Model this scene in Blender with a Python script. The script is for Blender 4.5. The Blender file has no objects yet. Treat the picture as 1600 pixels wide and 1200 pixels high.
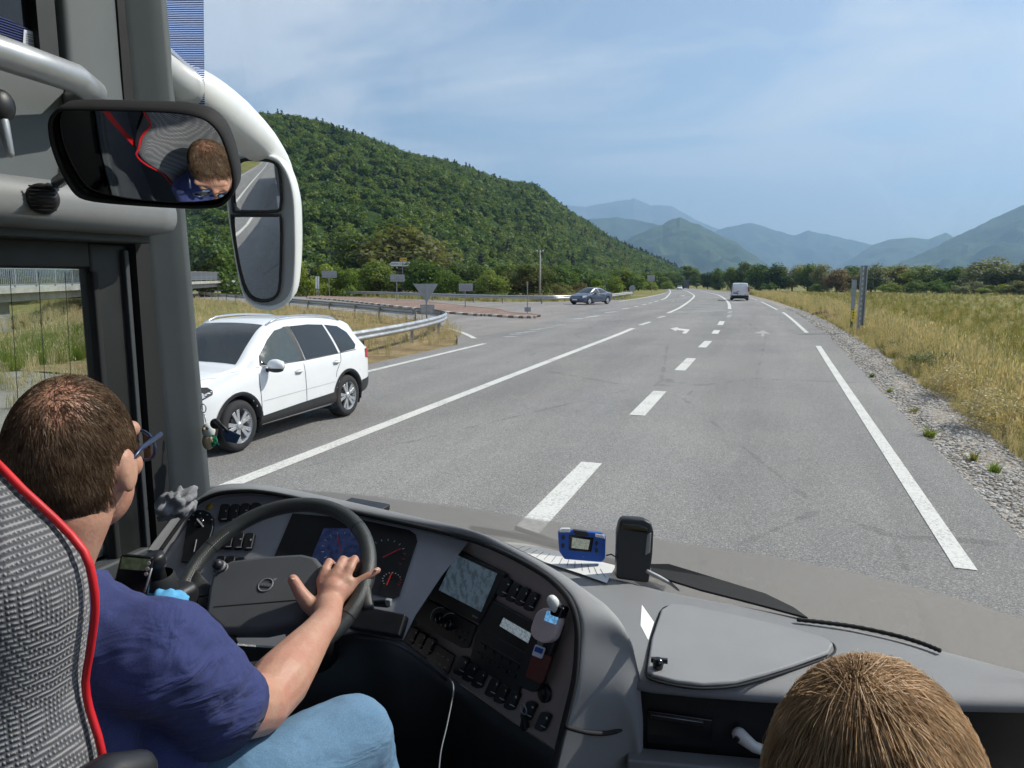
import bpy, bmesh, math, random
import numpy as np
from mathutils import Vector, Matrix, Quaternion
from mathutils.bvhtree import BVHTree
random.seed(7)
rng = np.random.default_rng(7)
sc = bpy.context.scene
COL = sc.collection

# ------------------------------------------------------------------ camera
CAM_H, FPX = 2.3, 1142.0
PITCH, YAW = math.radians(8.467), math.radians(19.638)
cam = bpy.data.cameras.new('camera')
cam.sensor_width = 36.0
cam.lens = 36.0 * FPX / 1600.0
cam.clip_start = 0.05
cam.clip_end = 60000
camo = bpy.data.objects.new('camera', cam)
COL.objects.link(camo)
camo.location = (0, 0, CAM_H)
camo.rotation_euler = (math.pi / 2 - PITCH, 0, YAW)
sc.camera = camo

# ------------------------------------------------------------------ daylight
SUN_EL = math.radians(43)
SUN_AZ = math.radians(52)          # clockwise from the road's direction (+Y)
world = bpy.data.worlds.new('World')
sc.world = world
world.use_nodes = True
wt = world.node_tree
wt.nodes.clear()
def wn(t, **k):
    n = wt.nodes.new(t)
    for a, b in k.items():
        setattr(n, a, b)
    return n
sky = wn('ShaderNodeTexSky', sky_type='NISHITA', sun_disc=False)
sky.sun_elevation = SUN_EL
sky.sun_rotation = SUN_AZ
sky.altitude = 700
sky.air_density = 1.0
sky.dust_density = 2.2
sky.ozone_density = 1.5
tc = wn('ShaderNodeTexCoord')
sep = wn('ShaderNodeSeparateXYZ')
wt.links.new(tc.outputs['Generated'], sep.inputs[0])
def wmath(op, a, b=None):
    n = wn('ShaderNodeMath', operation=op)
    for i, v in enumerate((a, b)):
        if v is None:
            continue
        if isinstance(v, (int, float)):
            n.inputs[i].default_value = v
        else:
            wt.links.new(v, n.inputs[i])
    return n.outputs[0]
zz = wmath('ADD', wmath('MAXIMUM', sep.outputs[2], 0.0), 0.16)
cx = wmath('DIVIDE', sep.outputs[0], zz)
cy = wmath('DIVIDE', sep.outputs[1], zz)
comb = wn('ShaderNodeCombineXYZ')
wt.links.new(cx, comb.inputs[0])
wt.links.new(cy, comb.inputs[1])
mp = wn('ShaderNodeMapping')
mp.inputs['Rotation'].default_value = (0, 0, math.radians(28))
mp.inputs['Scale'].default_value = (0.7, 0.95, 1)
wt.links.new(comb.outputs[0], mp.inputs[0])
nz = wn('ShaderNodeTexNoise')
nz.inputs['Scale'].default_value = 1.15
nz.inputs['Detail'].default_value = 9
nz.inputs['Roughness'].default_value = 0.56
nz.inputs['Distortion'].default_value = 0.7
wt.links.new(mp.outputs[0], nz.inputs['Vector'])
ramp = wn('ShaderNodeValToRGB')
ramp.color_ramp.elements[0].position = 0.43
ramp.color_ramp.elements[0].color = (0.14, 0.14, 0.14, 1)
ramp.color_ramp.elements[1].position = 0.60
ramp.color_ramp.elements[1].color = (0.9, 0.9, 0.9, 1)
wt.links.new(nz.outputs['Fac'], ramp.inputs[0])
mix = wn('ShaderNodeMix', data_type='RGBA')
wt.links.new(ramp.outputs[0], mix.inputs['Factor'])
wt.links.new(sky.outputs[0], mix.inputs['A'])
mix.inputs['B'].default_value = (5.9, 6.2, 6.8, 1)
bg = wn('ShaderNodeBackground')
bg.inputs['Strength'].default_value = 0.10
wt.links.new(mix.outputs['Result'], bg.inputs[0])
wo = wn('ShaderNodeOutputWorld')
wt.links.new(bg.outputs[0], wo.inputs[0])

sl = bpy.data.lights.new('sun', 'SUN')
sl.energy = 4.2
sl.angle = math.radians(0.53)
sl.color = (1.0, 0.95, 0.87)
so = bpy.data.objects.new('sun', sl)
COL.objects.link(so)
SDIR = Vector((math.sin(SUN_AZ) * math.cos(SUN_EL), math.cos(SUN_AZ) * math.cos(SUN_EL), math.sin(SUN_EL)))
so.rotation_euler = (-SDIR).to_track_quat('-Z', 'Y').to_euler()
so.location = (20, 20, 40)

vs = sc.view_settings
vs.view_transform = 'Standard'
vs.look = 'None'
vs.gamma = 1
vs.exposure = 0.55
vs.use_curve_mapping = False
sc.cycles.use_denoising = True
sc.cycles.max_bounces = 9
sc.cycles.diffuse_bounces = 3
sc.cycles.glossy_bounces = 4
sc.cycles.transparent_max_bounces = 24
sc.cycles.transmission_bounces = 4
sc.cycles.volume_bounces = 0
sc.cycles.caustics_reflective = False
sc.cycles.caustics_refractive = False
sc.cycles.sample_clamp_indirect = 4
sc.cycles.use_adaptive_sampling = True
sc.cycles.adaptive_threshold = 0.02

# ------------------------------------------------------------------ measuring: from the photo's pixels to points in the place
CAMP = Vector((0, 0, CAM_H))
RT = Vector((math.cos(YAW), math.sin(YAW), 0))
FH = Vector((-math.sin(YAW), math.cos(YAW), 0))
FW = FH * math.cos(PITCH) + Vector((0, 0, -math.sin(PITCH)))
DN = -(RT.cross(FW))
def ray(x, y):
    return RT * (x - 800) + DN * (y - 600) + FW * FPX
def dep(x, y, d):
    return CAMP + ray(x, y) * (d / FPX)
def atz(x, y, z):
    r = ray(x, y)
    return CAMP + r * ((z - CAM_H) / r.z)
def atX(x, y, X):
    r = ray(x, y)
    return CAMP + r * (X / r.x)
def atY(x, y, Y):
    r = ray(x, y)
    return CAMP + r * (Y / r.y)
def gz(Y):
    if Y < 25: return 0.0
    if Y < 68: return -.00015 * (Y - 25) ** 2
    if Y < 420: return -.27735 - .0129 * (Y - 68)
    return -4.82
def gnd(x, y, dz=0.0):
    z = 0.0
    for i in range(24):
        P = atz(x, y, z)
        z = .5 * z + .5 * (gz(P.y) + dz)
    return P
class Plane:
    def __init__(s, a, b, c, face):
        s.o = Vector(a)
        s.n = (Vector(b) - s.o).cross(Vector(c) - s.o).normalized()
        if s.n.dot(Vector(face)) < 0:
            s.n = -s.n
    def at(s, x, y, off=0.0):
        r = ray(x, y)
        t = ((s.o + s.n * off) - CAMP).dot(s.n) / r.dot(s.n)
        return CAMP + r * t

# ------------------------------------------------------------------ mesh helpers
WORLD = {}
def thing(name, label, cat, loc=(0, 0, 0), rotz=0.0, group=None, kind=None):
    o = bpy.data.objects.new(name, None)
    o.empty_display_size = 0.1
    COL.objects.link(o)
    o.location = loc
    o.rotation_euler = (0, 0, rotz)
    if label: o['label'] = label
    if cat: o['category'] = cat
    if group: o['group'] = group
    if kind: o['kind'] = kind
    WORLD[o.name] = Matrix.Translation(Vector(loc)) @ Matrix.Rotation(rotz, 4, 'Z')
    return o
def tag(o, label=None, cat=None, group=None, kind=None):
    if label: o['label'] = label
    if cat: o['category'] = cat
    if group: o['group'] = group
    if kind: o['kind'] = kind
    return o
class MB:
    """collects vertices and faces of one mesh"""
    def __init__(s):
        s.v = []; s.f = []; s.sm = []
    def add(s, vs_, fs, smooth=False):
        b = len(s.v)
        s.v.extend(Vector(p) for p in vs_)
        s.f.extend([tuple(i + b for i in f) for f in fs])
        s.sm.extend([smooth] * len(fs))
        return s
    def box(s, c, size, m=None):
        hx, hy, hz = size[0] / 2, size[1] / 2, size[2] / 2
        vs_ = [Vector((x * hx, y * hy, z * hz)) for x in (-1, 1) for y in (-1, 1) for z in (-1, 1)]
        if m is not None:
            vs_ = [m @ p for p in vs_]
        vs_ = [p + Vector(c) for p in vs_]
        return s.add(vs_, [(0, 1, 3, 2), (4, 6, 7, 5), (0, 4, 5, 1), (2, 3, 7, 6), (0, 2, 6, 4), (1, 5, 7, 3)])
    def bar(s, a, b, w, h, up=(0, 0, 1)):
        a, b = Vector(a), Vector(b)
        d = (b - a).normalized()
        sd = d.cross(Vector(up))
        if sd.length < 1e-5: sd = d.cross(Vector((1, 0, 0)))
        sd.normalize()
        u = sd.cross(d).normalized()
        vs_ = []
        for p in (a, b):
            for i, j in ((-1, -1), (1, -1), (1, 1), (-1, 1)):
                vs_.append(p + sd * (i * w / 2) + u * (j * h / 2))
        return s.add(vs_, [(0, 1, 2, 3), (7, 6, 5, 4), (0, 4, 5, 1), (1, 5, 6, 2), (2, 6, 7, 3), (3, 7, 4, 0)])
    def tube(s, path, rad, n=12, caps=True, squash=None, closed=False):
        P = [Vector(p) for p in path]
        R = rad if isinstance(rad, (list, tuple)) else [rad] * len(P)
        rings = []
        pu = None
        for i, p in enumerate(P):
            if closed:
                d = (P[(i + 1) % len(P)] - P[i - 1]).normalized()
            else:
                d = (P[min(i + 1, len(P) - 1)] - P[max(i - 1, 0)]).normalized()
            if pu is None:
                u = d.cross(Vector((0.13, 0.31, 0.94)))
                if u.length < 1e-3: u = d.cross(Vector((1, 0, 0)))
            else:
                u = pu - d * pu.dot(d)
            u.normalize()
            pu = u
            w = d.cross(u)
            rings.append([p + (u * math.cos(a) + w * math.sin(a)) * R[i] for a in [2 * math.pi * k / n for k in range(n)]])
        vs_ = [q for r in rings for q in r]
        fs = []
        m = len(P)
        for i in range(m if closed else m - 1):
            i2 = (i + 1) % m
            for k in range(n):
                fs.append((i * n + k, i * n + (k + 1) % n, i2 * n + (k + 1) % n, i2 * n + k))
        if caps and not closed:
            fs.append(tuple(range(n - 1, -1, -1)))
            fs.append(tuple((m - 1) * n + k for k in range(n)))
        return s.add(vs_, fs, True)
    def limb(s, path, rad, n=14):
        """a tube with rounded ends"""
        P = [Vector(p) for p in path]
        R = list(rad)
        d0 = (P[0] - P[1]).normalized(); d1 = (P[-1] - P[-2]).normalized()
        pre = [P[0] + d0 * R[0] * math.sin(a) for a in (1.4, .95, .5)]
        prr = [R[0] * math.cos(a) for a in (1.4, .95, .5)]
        post = [P[-1] + d1 * R[-1] * math.sin(a) for a in (.5, .95, 1.4)]
        por = [R[-1] * math.cos(a) for a in (.5, .95, 1.4)]
        return s.tube(pre + P + post, prr + R + por, n)
    def ball(s, c, r, n=16, m=10, mat=None):
        r = Vector(r) if not isinstance(r, (int, float)) else Vector((r, r, r))
        vs_ = [Vector((0, 0, r.z))]
        for i in range(1, m):
            a = math.pi * i / m
            for k in range(n):
                b = 2 * math.pi * k / n
                vs_.append(Vector((r.x * math.sin(a) * math.cos(b), r.y * math.sin(a) * math.sin(b), r.z * math.cos(a))))
        vs_.append(Vector((0, 0, -r.z)))
        fs = [(0, 1 + k, 1 + (k + 1) % n) for k in range(n)]
        for i in range(m - 2):
            for k in range(n):
                a = 1 + i * n + k; b = 1 + i * n + (k + 1) % n
                fs.append((a, a + n, b + n, b))
        L = len(vs_) - 1
        fs += [(L, 1 + (m - 2) * n + (k + 1) % n, 1 + (m - 2) * n + k) for k in range(n)]
        if mat is not None: vs_ = [mat @ p for p in vs_]
        return s.add([p + Vector(c) for p in vs_], fs, True)
    def loft(s, rings, closed=True, caps=True, smooth=True):
        n = len(rings[0])
        vs_ = [p for r in rings for p in r]
        fs = []
        kk = n if closed else n - 1
        for i in range(len(rings) - 1):
            for k in range(kk):
                fs.append((i * n + k, i * n + (k + 1) % n, (i + 1) * n + (k + 1) % n, (i + 1) * n + k))
        if caps and closed:
            fs.append(tuple(range(n - 1, -1, -1)))
            fs.append(tuple((len(rings) - 1) * n + k for k in range(n)))
        return s.add(vs_, fs, smooth)
    def prism(s, poly, n, h):
        """polygon (3D points) extruded by vector n*h"""
        P = [Vector(p) for p in poly]
        d = Vector(n).normalized() * h
        m = len(P)
        nn = Vector((0, 0, 0))
        for i in range(m):
            nn += P[i].cross(P[(i + 1) % m])
        if nn.dot(d) < 0: P.reverse()
        vs_ = P + [p + d for p in P]
        fs = [tuple(range(m - 1, -1, -1)), tuple(range(m, 2 * m))]
        fs += [(i, (i + 1) % m, m + (i + 1) % m, m + i) for i in range(m)]
        return s.add(vs_, fs)
    def lathe(s, prof, c, axis=(0, 0, 1), n=24, caps=False):
        ax = Vector(axis).normalized()
        u = ax.orthogonal().normalized(); w = ax.cross(u)
        rings = []
        for r, h in prof:
            rings.append([Vector(c) + ax * h + (u * math.cos(2 * math.pi * k / n) + w * math.sin(2 * math.pi * k / n)) * r for k in range(n)])
        return s.loft(rings, True, caps)
    def sheet(s, poly):
        return s.add(poly, [tuple(range(len(poly)))])
    def build(s, name, mat, parent=None, world=True, bevel=0, seg=2, subsurf=0, smooth=None, auto=None):
        me = bpy.data.meshes.new(name)
        vs_ = s.v
        if parent is not None and world:
            inv = WORLD[parent.name].inverted()
            vs_ = [inv @ p for p in vs_]
        me.from_pydata([tuple(p) for p in vs_], [], s.f)
        sm = s.sm if smooth is None else [smooth] * len(s.f)
        me.polygons.foreach_set('use_smooth', sm)
        me.update()
        o = bpy.data.objects.new(name, me)
        COL.objects.link(o)
        if mat is not None:
            me.materials.append(MAT[mat] if isinstance(mat, str) else mat)
        if parent is not None:
            o.parent = parent
            WORLD[o.name] = WORLD[parent.name]
        else:
            WORLD[o.name] = Matrix.Identity(4)
        if bevel:
            md = o.modifiers.new('bevel', 'BEVEL')
            md.width = bevel; md.segments = seg; md.limit_method = 'ANGLE'; md.angle_limit = math.radians(40)
            md.harden_normals = False
            me.polygons.foreach_set('use_smooth', [True] * len(me.polygons))
            wm = o.modifiers.new('wn', 'WEIGHTED_NORMAL'); wm.keep_sharp = True
        if subsurf:
            md = o.modifiers.new('sub', 'SUBSURF'); md.levels = subsurf; md.render_levels = subsurf
        return o
def fix_normals(o):
    bm = bmesh.new(); bm.from_mesh(o.data)
    bmesh.ops.recalc_face_normals(bm, faces=bm.faces)
    bm.to_mesh(o.data); bm.free()
    return o
def rrect(cx, cy, w, h, r, n=5):
    out = []
    for (sx, sy, a0) in ((1, 1, 0), (-1, 1, 90), (-1, -1, 180), (1, -1, 270)):
        for k in range(n + 1):
            a = math.radians(a0 + 90 * k / n)
            out.append((cx + sx * (w / 2 - r) + r * math.cos(a), cy + sy * (h / 2 - r) + r * math.sin(a)))
    return out
def smoothpoly(pts, k=4, closed=False):
    """Catmull-Rom through points"""
    P = [Vector(p) for p in pts]
    n = len(P); out = []
    for i in range(n if closed else n - 1):
        if closed:
            a, b, c, d = P[i - 1], P[i], P[(i + 1) % n], P[(i + 2) % n]
        else:
            a, b, c, d = P[max(i - 1, 0)], P[i], P[i + 1], P[min(i + 2, n - 1)]
        for j in range(k):
            t = j / k
            out.append(.5 * ((2 * b) + (c - a) * t + (2 * a - 5 * b + 4 * c - d) * t * t + (3 * b - a - 3 * c + d) * t ** 3))
    if not closed: out.append(P[-1])
    return out
def interp(x, tab):
    if x <= tab[0][0]: return tab[0][1]
    for (a, b), (c, d) in zip(tab, tab[1:]):
        if x <= c:
            return b + (d - b) * (x - a) / (c - a)
    return tab[-1][1]
def sinterp(x, tab):
    """smooth monotone-ish interpolation"""
    if x <= tab[0][0]: return tab[0][1]
    for i in range(len(tab) - 1):
        a, b = tab[i]; c, d = tab[i + 1]
        if x <= c:
            t = (x - a) / (c - a)
            m0 = (d - (tab[i - 1][1] if i else b)) / (c - (tab[i - 1][0] if i else a)) * (c - a)
            m1 = ((tab[i + 2][1] if i + 2 < len(tab) else d) - b) / ((tab[i + 2][0] if i + 2 < len(tab) else c) - a) * (c - a)
            t2, t3 = t * t, t ** 3
            return (2 * t3 - 3 * t2 + 1) * b + (t3 - 2 * t2 + t) * m0 + (-2 * t3 + 3 * t2) * d + (t3 - t2) * m1
    return tab[-1][1]
def text_mesh(txt, mat, parent, origin, xdir, ydir, height, name='lettering', depth=.0008, align='CENTER'):
    """lettering as a flat mesh standing on a surface"""
    cu = bpy.data.curves.new(name, 'FONT')
    cu.body = txt; cu.size = 1.0; cu.align_x = align; cu.align_y = 'CENTER'; cu.resolution_u = 2
    tmp = bpy.data.objects.new('tmp', cu)
    COL.objects.link(tmp)
    dg = bpy.context.evaluated_depsgraph_get()
    me = bpy.data.meshes.new_from_object(tmp.evaluated_get(dg))
    bpy.data.objects.remove(tmp)
    X = Vector(xdir).normalized(); Y = Vector(ydir).normalized(); N = X.cross(Y)
    b = MB()
    k = height / .72
    b.add([Vector(origin) + X * (v.co.x * k) + Y * (v.co.y * k) + N * depth for v in me.vertices], [tuple(p.vertices) for p in me.polygons])
    bpy.data.meshes.remove(me)
    return b.build(name, mat, parent)
# ------------------------------------------------------------------ materials
MAT = {}
def newmat(name):
    m = bpy.data.materials.new(name)
    m.use_nodes = True
    nt = m.node_tree
    nt.nodes.clear()
    out = nt.nodes.new('ShaderNodeOutputMaterial')
    MAT[name] = m
    return m, nt, out
class NT:
    def __init__(s, nt): s.nt = nt
    def n(s, t, **k):
        x = s.nt.nodes.new(t)
        for a, b in k.items(): setattr(x, a, b)
        return x
    def l(s, a, b): s.nt.links.new(a, b)
    def coord(s, which='Object'):
        return s.n('ShaderNodeTexCoord').outputs[which]
    def pos(s):
        return s.n('ShaderNodeNewGeometry').outputs['Position']
    def mapping(s, v, scale=(1, 1, 1), rot=(0, 0, 0), loc=(0, 0, 0)):
        m = s.n('ShaderNodeMapping')
        m.inputs['Scale'].default_value = scale
        m.inputs['Rotation'].default_value = rot
        m.inputs['Location'].default_value = loc
        s.l(v, m.inputs[0])
        return m.outputs[0]
    def noise(s, v, scale, detail=4, rough=.55, dist=0):
        m = s.n('ShaderNodeTexNoise')
        m.inputs['Scale'].default_value = scale
        m.inputs['Detail'].default_value = detail
        m.inputs['Roughness'].default_value = rough
        m.inputs['Distortion'].default_value = dist
        if v is not None: s.l(v, m.inputs['Vector'])
        return m.outputs['Fac']
    def voro(s, v, scale, feature='F1', out='Distance', rand=1):
        m = s.n('ShaderNodeTexVoronoi', feature=feature)
        m.inputs['Scale'].default_value = scale
        m.inputs['Randomness'].default_value = rand
        if v is not None: s.l(v, m.inputs['Vector'])
        return m.outputs[out]
    def ramp(s, f, stops):
        r = s.n('ShaderNodeValToRGB')
        e = r.color_ramp.elements
        while len(e) < len(stops): e.new(.5)
        for i, (p, c) in enumerate(stops):
            e[i].position = p
            e[i].color = c if len(c) == 4 else (*c, 1)
        s.l(f, r.inputs[0])
        return r.outputs[0]
    def rampf(s, f, a, b, lo=0., hi=1.):
        m = s.n('ShaderNodeMapRange')
        m.inputs[1].default_value = a; m.inputs[2].default_value = b
        m.inputs[3].default_value = lo; m.inputs[4].default_value = hi
        s.l(f, m.inputs[0])
        return m.outputs[0]
    def math(s, op, a, b=None):
        m = s.n('ShaderNodeMath', operation=op)
        for i, v in enumerate((a, b)):
            if v is None: continue
            if isinstance(v, (int, float)): m.inputs[i].default_value = v
            else: s.l(v, m.inputs[i])
        return m.outputs[0]
    def mix(s, f, a, b, blend='MIX'):
        m = s.n('ShaderNodeMix', data_type='RGBA', blend_type=blend)
        for k, v in (('Factor', f), ('A', a), ('B', b)):
            if isinstance(v, (int, float)): m.inputs[k].default_value = v
            elif isinstance(v, tuple): m.inputs[k].default_value = (*v[:3], 1)
            else: s.l(v, m.inputs[k])
        return m.outputs['Result']
    def bump(s, h, strength=.3, dist=.01):
        b = s.n('ShaderNodeBump')
        b.inputs['Strength'].default_value = strength
        b.inputs['Distance'].default_value = dist
        s.l(h, b.inputs['Height'])
        return b.outputs[0]
    def pbr(s, col, rough=.5, metal=0., spec=.5, normal=None, **kw):
        p = s.n('ShaderNodeBsdfPrincipled')
        for k, v in (('Base Color', col), ('Roughness', rough), ('Metallic', metal), ('Specular IOR Level', spec)):
            if isinstance(v, (int, float)): p.inputs[k].default_value = v
            elif isinstance(v, tuple): p.inputs[k].default_value = (*v[:3], 1)
            else: s.l(v, p.inputs[k])
        if normal is not None: s.l(normal, p.inputs['Normal'])
        for k, v in kw.items():
            k = k.replace('_', ' ')
            if isinstance(v, tuple): p.inputs[k].default_value = v if 'Radius' in k else (*v[:3], 1)
            elif isinstance(v, (int, float)): p.inputs[k].default_value = v
            else: s.l(v, p.inputs[k])
        return p.outputs[0]
def simple(name, col, rough=.5, metal=0., spec=.5, var=.12, vscale=12., bump=0., bscale=300., **kw):
    """plain colour with slight mottling, wear in the gloss and an optional fine grain"""
    m, nt, out = newmat(name)
    t = NT(nt)
    c = t.coord()
    f = t.noise(c, vscale, 5, .6)
    lo = tuple(x * (1 - var) for x in col); hi = tuple(min(1, x * (1 + var)) for x in col)
    colr = t.ramp(f, [(.3, lo), (.7, hi)])
    r = t.rampf(f, .3, .7, max(0.02, rough - .06), min(1, rough + .06))
    nrm = None
    if bump:
        nrm = t.bump(t.noise(c, bscale, 3, .6), bump, .002)
    t.l(t.pbr(colr, r, metal, spec, nrm, **kw), out.inputs[0])
    return m
def glass(name, tint=(.9, .95, .93), refl=.06, rough=.0, dust=None):
    """thin pane: light passes, the surface mirrors a little (Fresnel)"""
    m, nt, out = newmat(name)
    t = NT(nt)
    tr = t.n('ShaderNodeBsdfTransparent'); tr.inputs[0].default_value = (*tint, 1)
    gl = t.n('ShaderNodeBsdfGlossy'); gl.inputs['Roughness'].default_value = rough
    fr = t.n('ShaderNodeFresnel'); fr.inputs[0].default_value = 1.45
    fac = t.math('MULTIPLY', fr.outputs[0], refl / .04)
    mx = t.n('ShaderNodeMixShader')
    t.l(fac, mx.inputs[0]); t.l(tr.outputs[0], mx.inputs[1]); t.l(gl.outputs[0], mx.inputs[2])
    t.l(mx.outputs[0], out.inputs[0])
    return m
# --- asphalt
def asphalt(name, base, tint=(1, 1, 1), tracks=True):
    m, nt, out = newmat(name)
    t = NT(nt)
    c = t.pos()
    fine = t.voro(c, 110, 'F1', 'Color')
    sepc = t.n('ShaderNodeSeparateColor'); t.l(fine, sepc.inputs[0])
    grain = t.ramp(sepc.outputs[0], [(0, (base * .55,) * 3), (.55, (base * .97,) * 3), (.88, (base * 1.25,) * 3), (1, (base * 1.9, base * 1.85, base * 1.75))])
    big = t.noise(t.mapping(c, (.55, .045, 1)), 1.0, 6, .6)
    g2 = t.mix(1.0, grain, t.ramp(big, [(.3, (.80, .79, .78)), (.7, (1.14, 1.12, 1.10))]), 'MULTIPLY')
    patch = t.noise(c, .35, 5, .6)
    g3 = t.mix(1.0, g2, t.ramp(patch, [(.35, (.92, .92, .93)), (.65, (1.06, 1.05, 1.03))]), 'MULTIPLY')
    crackn = t.voro(t.mapping(c, (.22, .1, 1)), 1.0, 'DISTANCE_TO_EDGE')
    wob = t.noise(c, 1.5, 4)
    crack = t.rampf(t.math('ADD', crackn, t.math('MULTIPLY', t.math('SUBTRACT', wob, .5), .06)), .0, .004, .80, 1.)
    g4 = t.mix(1.0, g3, t.mix(0.0, crack, crack), 'MULTIPLY')
    nrm = t.bump(t.math('ADD', sepc.outputs[1], t.noise(c, 240, 2)), .55, .006)
    t.l(t.pbr(t.mix(1.0, g4, tint, 'MULTIPLY'), .82, 0, .35, nrm), out.inputs[0])
asphalt('asphalt', .24, (1.0, .975, .945))
asphalt('asphalt_side', .25, (1.05, .98, .93))
asphalt('island_paving', .19, (1.35, .93, .74))
def roadpaint():
    m, nt, out = newmat('road_paint')
    t = NT(nt); c = t.pos()
    wear = t.noise(c, 28, 6, .7)
    big = t.noise(c, 1.3, 4, .6)
    f = t.rampf(t.math('ADD', wear, t.math('MULTIPLY', big, .35)), .52, .68, 0, 1)
    col = t.mix(f, (.34, .33, .31), (.63, .615, .57))
    t.l(t.pbr(col, .7, 0, .3, t.bump(wear, .3, .003)), out.inputs[0])
roadpaint()
m_, nt_, out_ = newmat('road_paint_worn')
t_ = NT(nt_); c_ = t_.pos()
f_ = t_.rampf(t_.noise(c_, 14, 6, .75), .38, .62, .1, .9)
t_.l(t_.pbr(t_.mix(f_, (.16, .157, .15), (.50, .49, .46)), .75, 0, .3), out_.inputs[0])
# --- ground
def groundmat():
    m, nt, out = newmat('field_ground')
    t = NT(nt); c = t.pos()
    sp = t.n('ShaderNodeSeparateXYZ'); t.l(c, sp.inputs[0])
    n1 = t.noise(t.mapping(c, (1, .6, 1)), .09, 6, .62)
    n2 = t.noise(c, 1.1, 6, .7)
    n3 = t.noise(c, 9, 5, .75)
    g = t.ramp(t.math('ADD', t.math('MULTIPLY', n1, .6), t.math('MULTIPLY', n2, .4)),
               [(.34, (.10, .118, .03)), (.45, (.165, .165, .055)), (.56, (.235, .21, .085)), (.68, (.30, .25, .125))])
    g = t.mix(.75, g, t.ramp(n3, [(.3, (.45, .45, .45)), (.7, (1.5, 1.5, 1.45))]), 'MULTIPLY')
    t.l(t.pbr(g, .95, 0, .1, t.bump(n3, .8, .08)), out.inputs[0])
groundmat()
def gravelmat():
    m, nt, out = newmat('gravel')
    t = NT(nt); c = t.pos()
    v = t.voro(c, 34, 'F1', 'Color')
    s = t.n('ShaderNodeSeparateColor'); t.l(v, s.inputs[0])
    d = t.voro(c, 34, 'F1', 'Distance')
    g = t.ramp(s.outputs[0], [(0, (.17, .145, .12)), (.5, (.31, .275, .235)), (1, (.47, .43, .38))])
    n = t.noise(c, 1.2, 5, .65)
    g = t.mix(t.rampf(n, .5, .68, 0, .7), g, (.27, .20, .13))
    t.l(t.pbr(g, .9, 0, .2, t.bump(d, .9, -.02)), out.inputs[0])
gravelmat()
def drysoil():
    m, nt, out = newmat('dry_soil')
    t = NT(nt); c = t.pos()
    n = t.noise(c, .9, 6, .65); n2 = t.noise(c, 14, 5, .7)
    g = t.ramp(n, [(.3, (.15, .105, .06)), (.5, (.27, .20, .105)), (.68, (.36, .28, .16))])
    g = t.mix(.7, g, t.ramp(n2, [(.3, (.55, .55, .55)), (.7, (1.35, 1.35, 1.3))]), 'MULTIPLY')
    t.l(t.pbr(g, .95, 0, .1, t.bump(n2, .8, .05)), out.inputs[0])
drysoil()
def leafmat(name, c1, c2, trans=.35, spread=.25):
    """leaf faces: colour wanders from leaf to leaf and tree to tree; light shines through"""
    m, nt, out = newmat(name)
    t = NT(nt)
    oi = t.n('ShaderNodeObjectInfo')
    geo = t.n('ShaderNodeNewGeometry')
    f = t.noise(geo.outputs['Position'], .8, 3, .6)
    col = t.mix(t.math('ADD', t.math('MULTIPLY', geo.outputs['Random Per Island'], .55), t.math('MULTIPLY', f, .45)), c1, c2)
    hsv = t.n('ShaderNodeHueSaturation')
    t.l(t.rampf(oi.outputs['Random'], 0, 1, .5 - .028, .5 + .022), hsv.inputs['Hue'])
    t.l(t.rampf(oi.outputs['Random'], 0, 1, 1 + spread, 1 - spread), hsv.inputs['Value'])
    t.l(col, hsv.inputs['Color'])
    d = t.pbr(hsv.outputs[0], .55, 0, .25)
    tr = t.n('ShaderNodeBsdfTranslucent')
    g2 = t.mix(1.0, hsv.outputs[0], (1.25, 1.15, .55), 'MULTIPLY')
    t.l(g2, tr.inputs[0])
    mx = t.n('ShaderNodeMixShader'); mx.inputs[0].default_value = trans
    t.l(d, mx.inputs[1]); t.l(tr.outputs[0], mx.inputs[2])
    t.l(mx.outputs[0], out.inputs[0])
leafmat('leaf_mid', (.07, .135, .026), (.165, .235, .052), .45)
leafmat('leaf_dark', (.035, .075, .018), (.09, .14, .036), .4)
leafmat('leaf_olive', (.10, .125, .035), (.21, .21, .07), .42)
leafmat('leaf_silver', (.13, .16, .08), (.27, .29, .17), .42)
leafmat('leaf_bright', (.10, .18, .024), (.20, .28, .05), .45)
leafmat('leaf_brown', (.15, .115, .05), (.26, .20, .10))
leafmat('forest', (.062, .122, .028), (.15, .225, .056), .4, .34)
leafmat('conifer', (.014, .034, .014), (.035, .062, .025), .15, .25)
leafmat('grass_dry', (.36, .31, .18), (.62, .55, .36), .35, .3)
leafmat('grass_olive', (.15, .16, .05), (.31, .285, .11), .35, .3)
leafmat('grass_green', (.10, .17, .022), (.19, .27, .04), .4, .3)
simple('soil', (.13, .075, .04), .95, var=.35, vscale=5, bump=.8, bscale=12)
simple('bark', (.10, .075, .055), .9, var=.35, vscale=6, bump=.5, bscale=30)
# --- hills
def hillmat(name, lo, hi, scale):
    m, nt, out = newmat(name)
    t = NT(nt); c = t.pos()
    n = t.noise(c, scale, 8, .65); n2 = t.noise(c, scale * 7, 6, .7)
    g = t.ramp(n, [(.35, lo), (.65, hi)])
    g = t.mix(.6, g, t.ramp(n2, [(.3, (.5, .5, .5)), (.7, (1.4, 1.4, 1.4))]), 'MULTIPLY')
    t.l(t.pbr(g, .95, 0, .05, t.bump(n2, 1., 1.5 / scale * .02)), out.inputs[0])
hillmat('hill_floor', (.02, .042, .011), (.05, .08, .02), .02)
hillmat('far_wood', (.018, .036, .014), (.085, .115, .045), .0045)
hillmat('far_rock', (.05, .075, .035), (.21, .20, .17), .0012)
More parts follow.
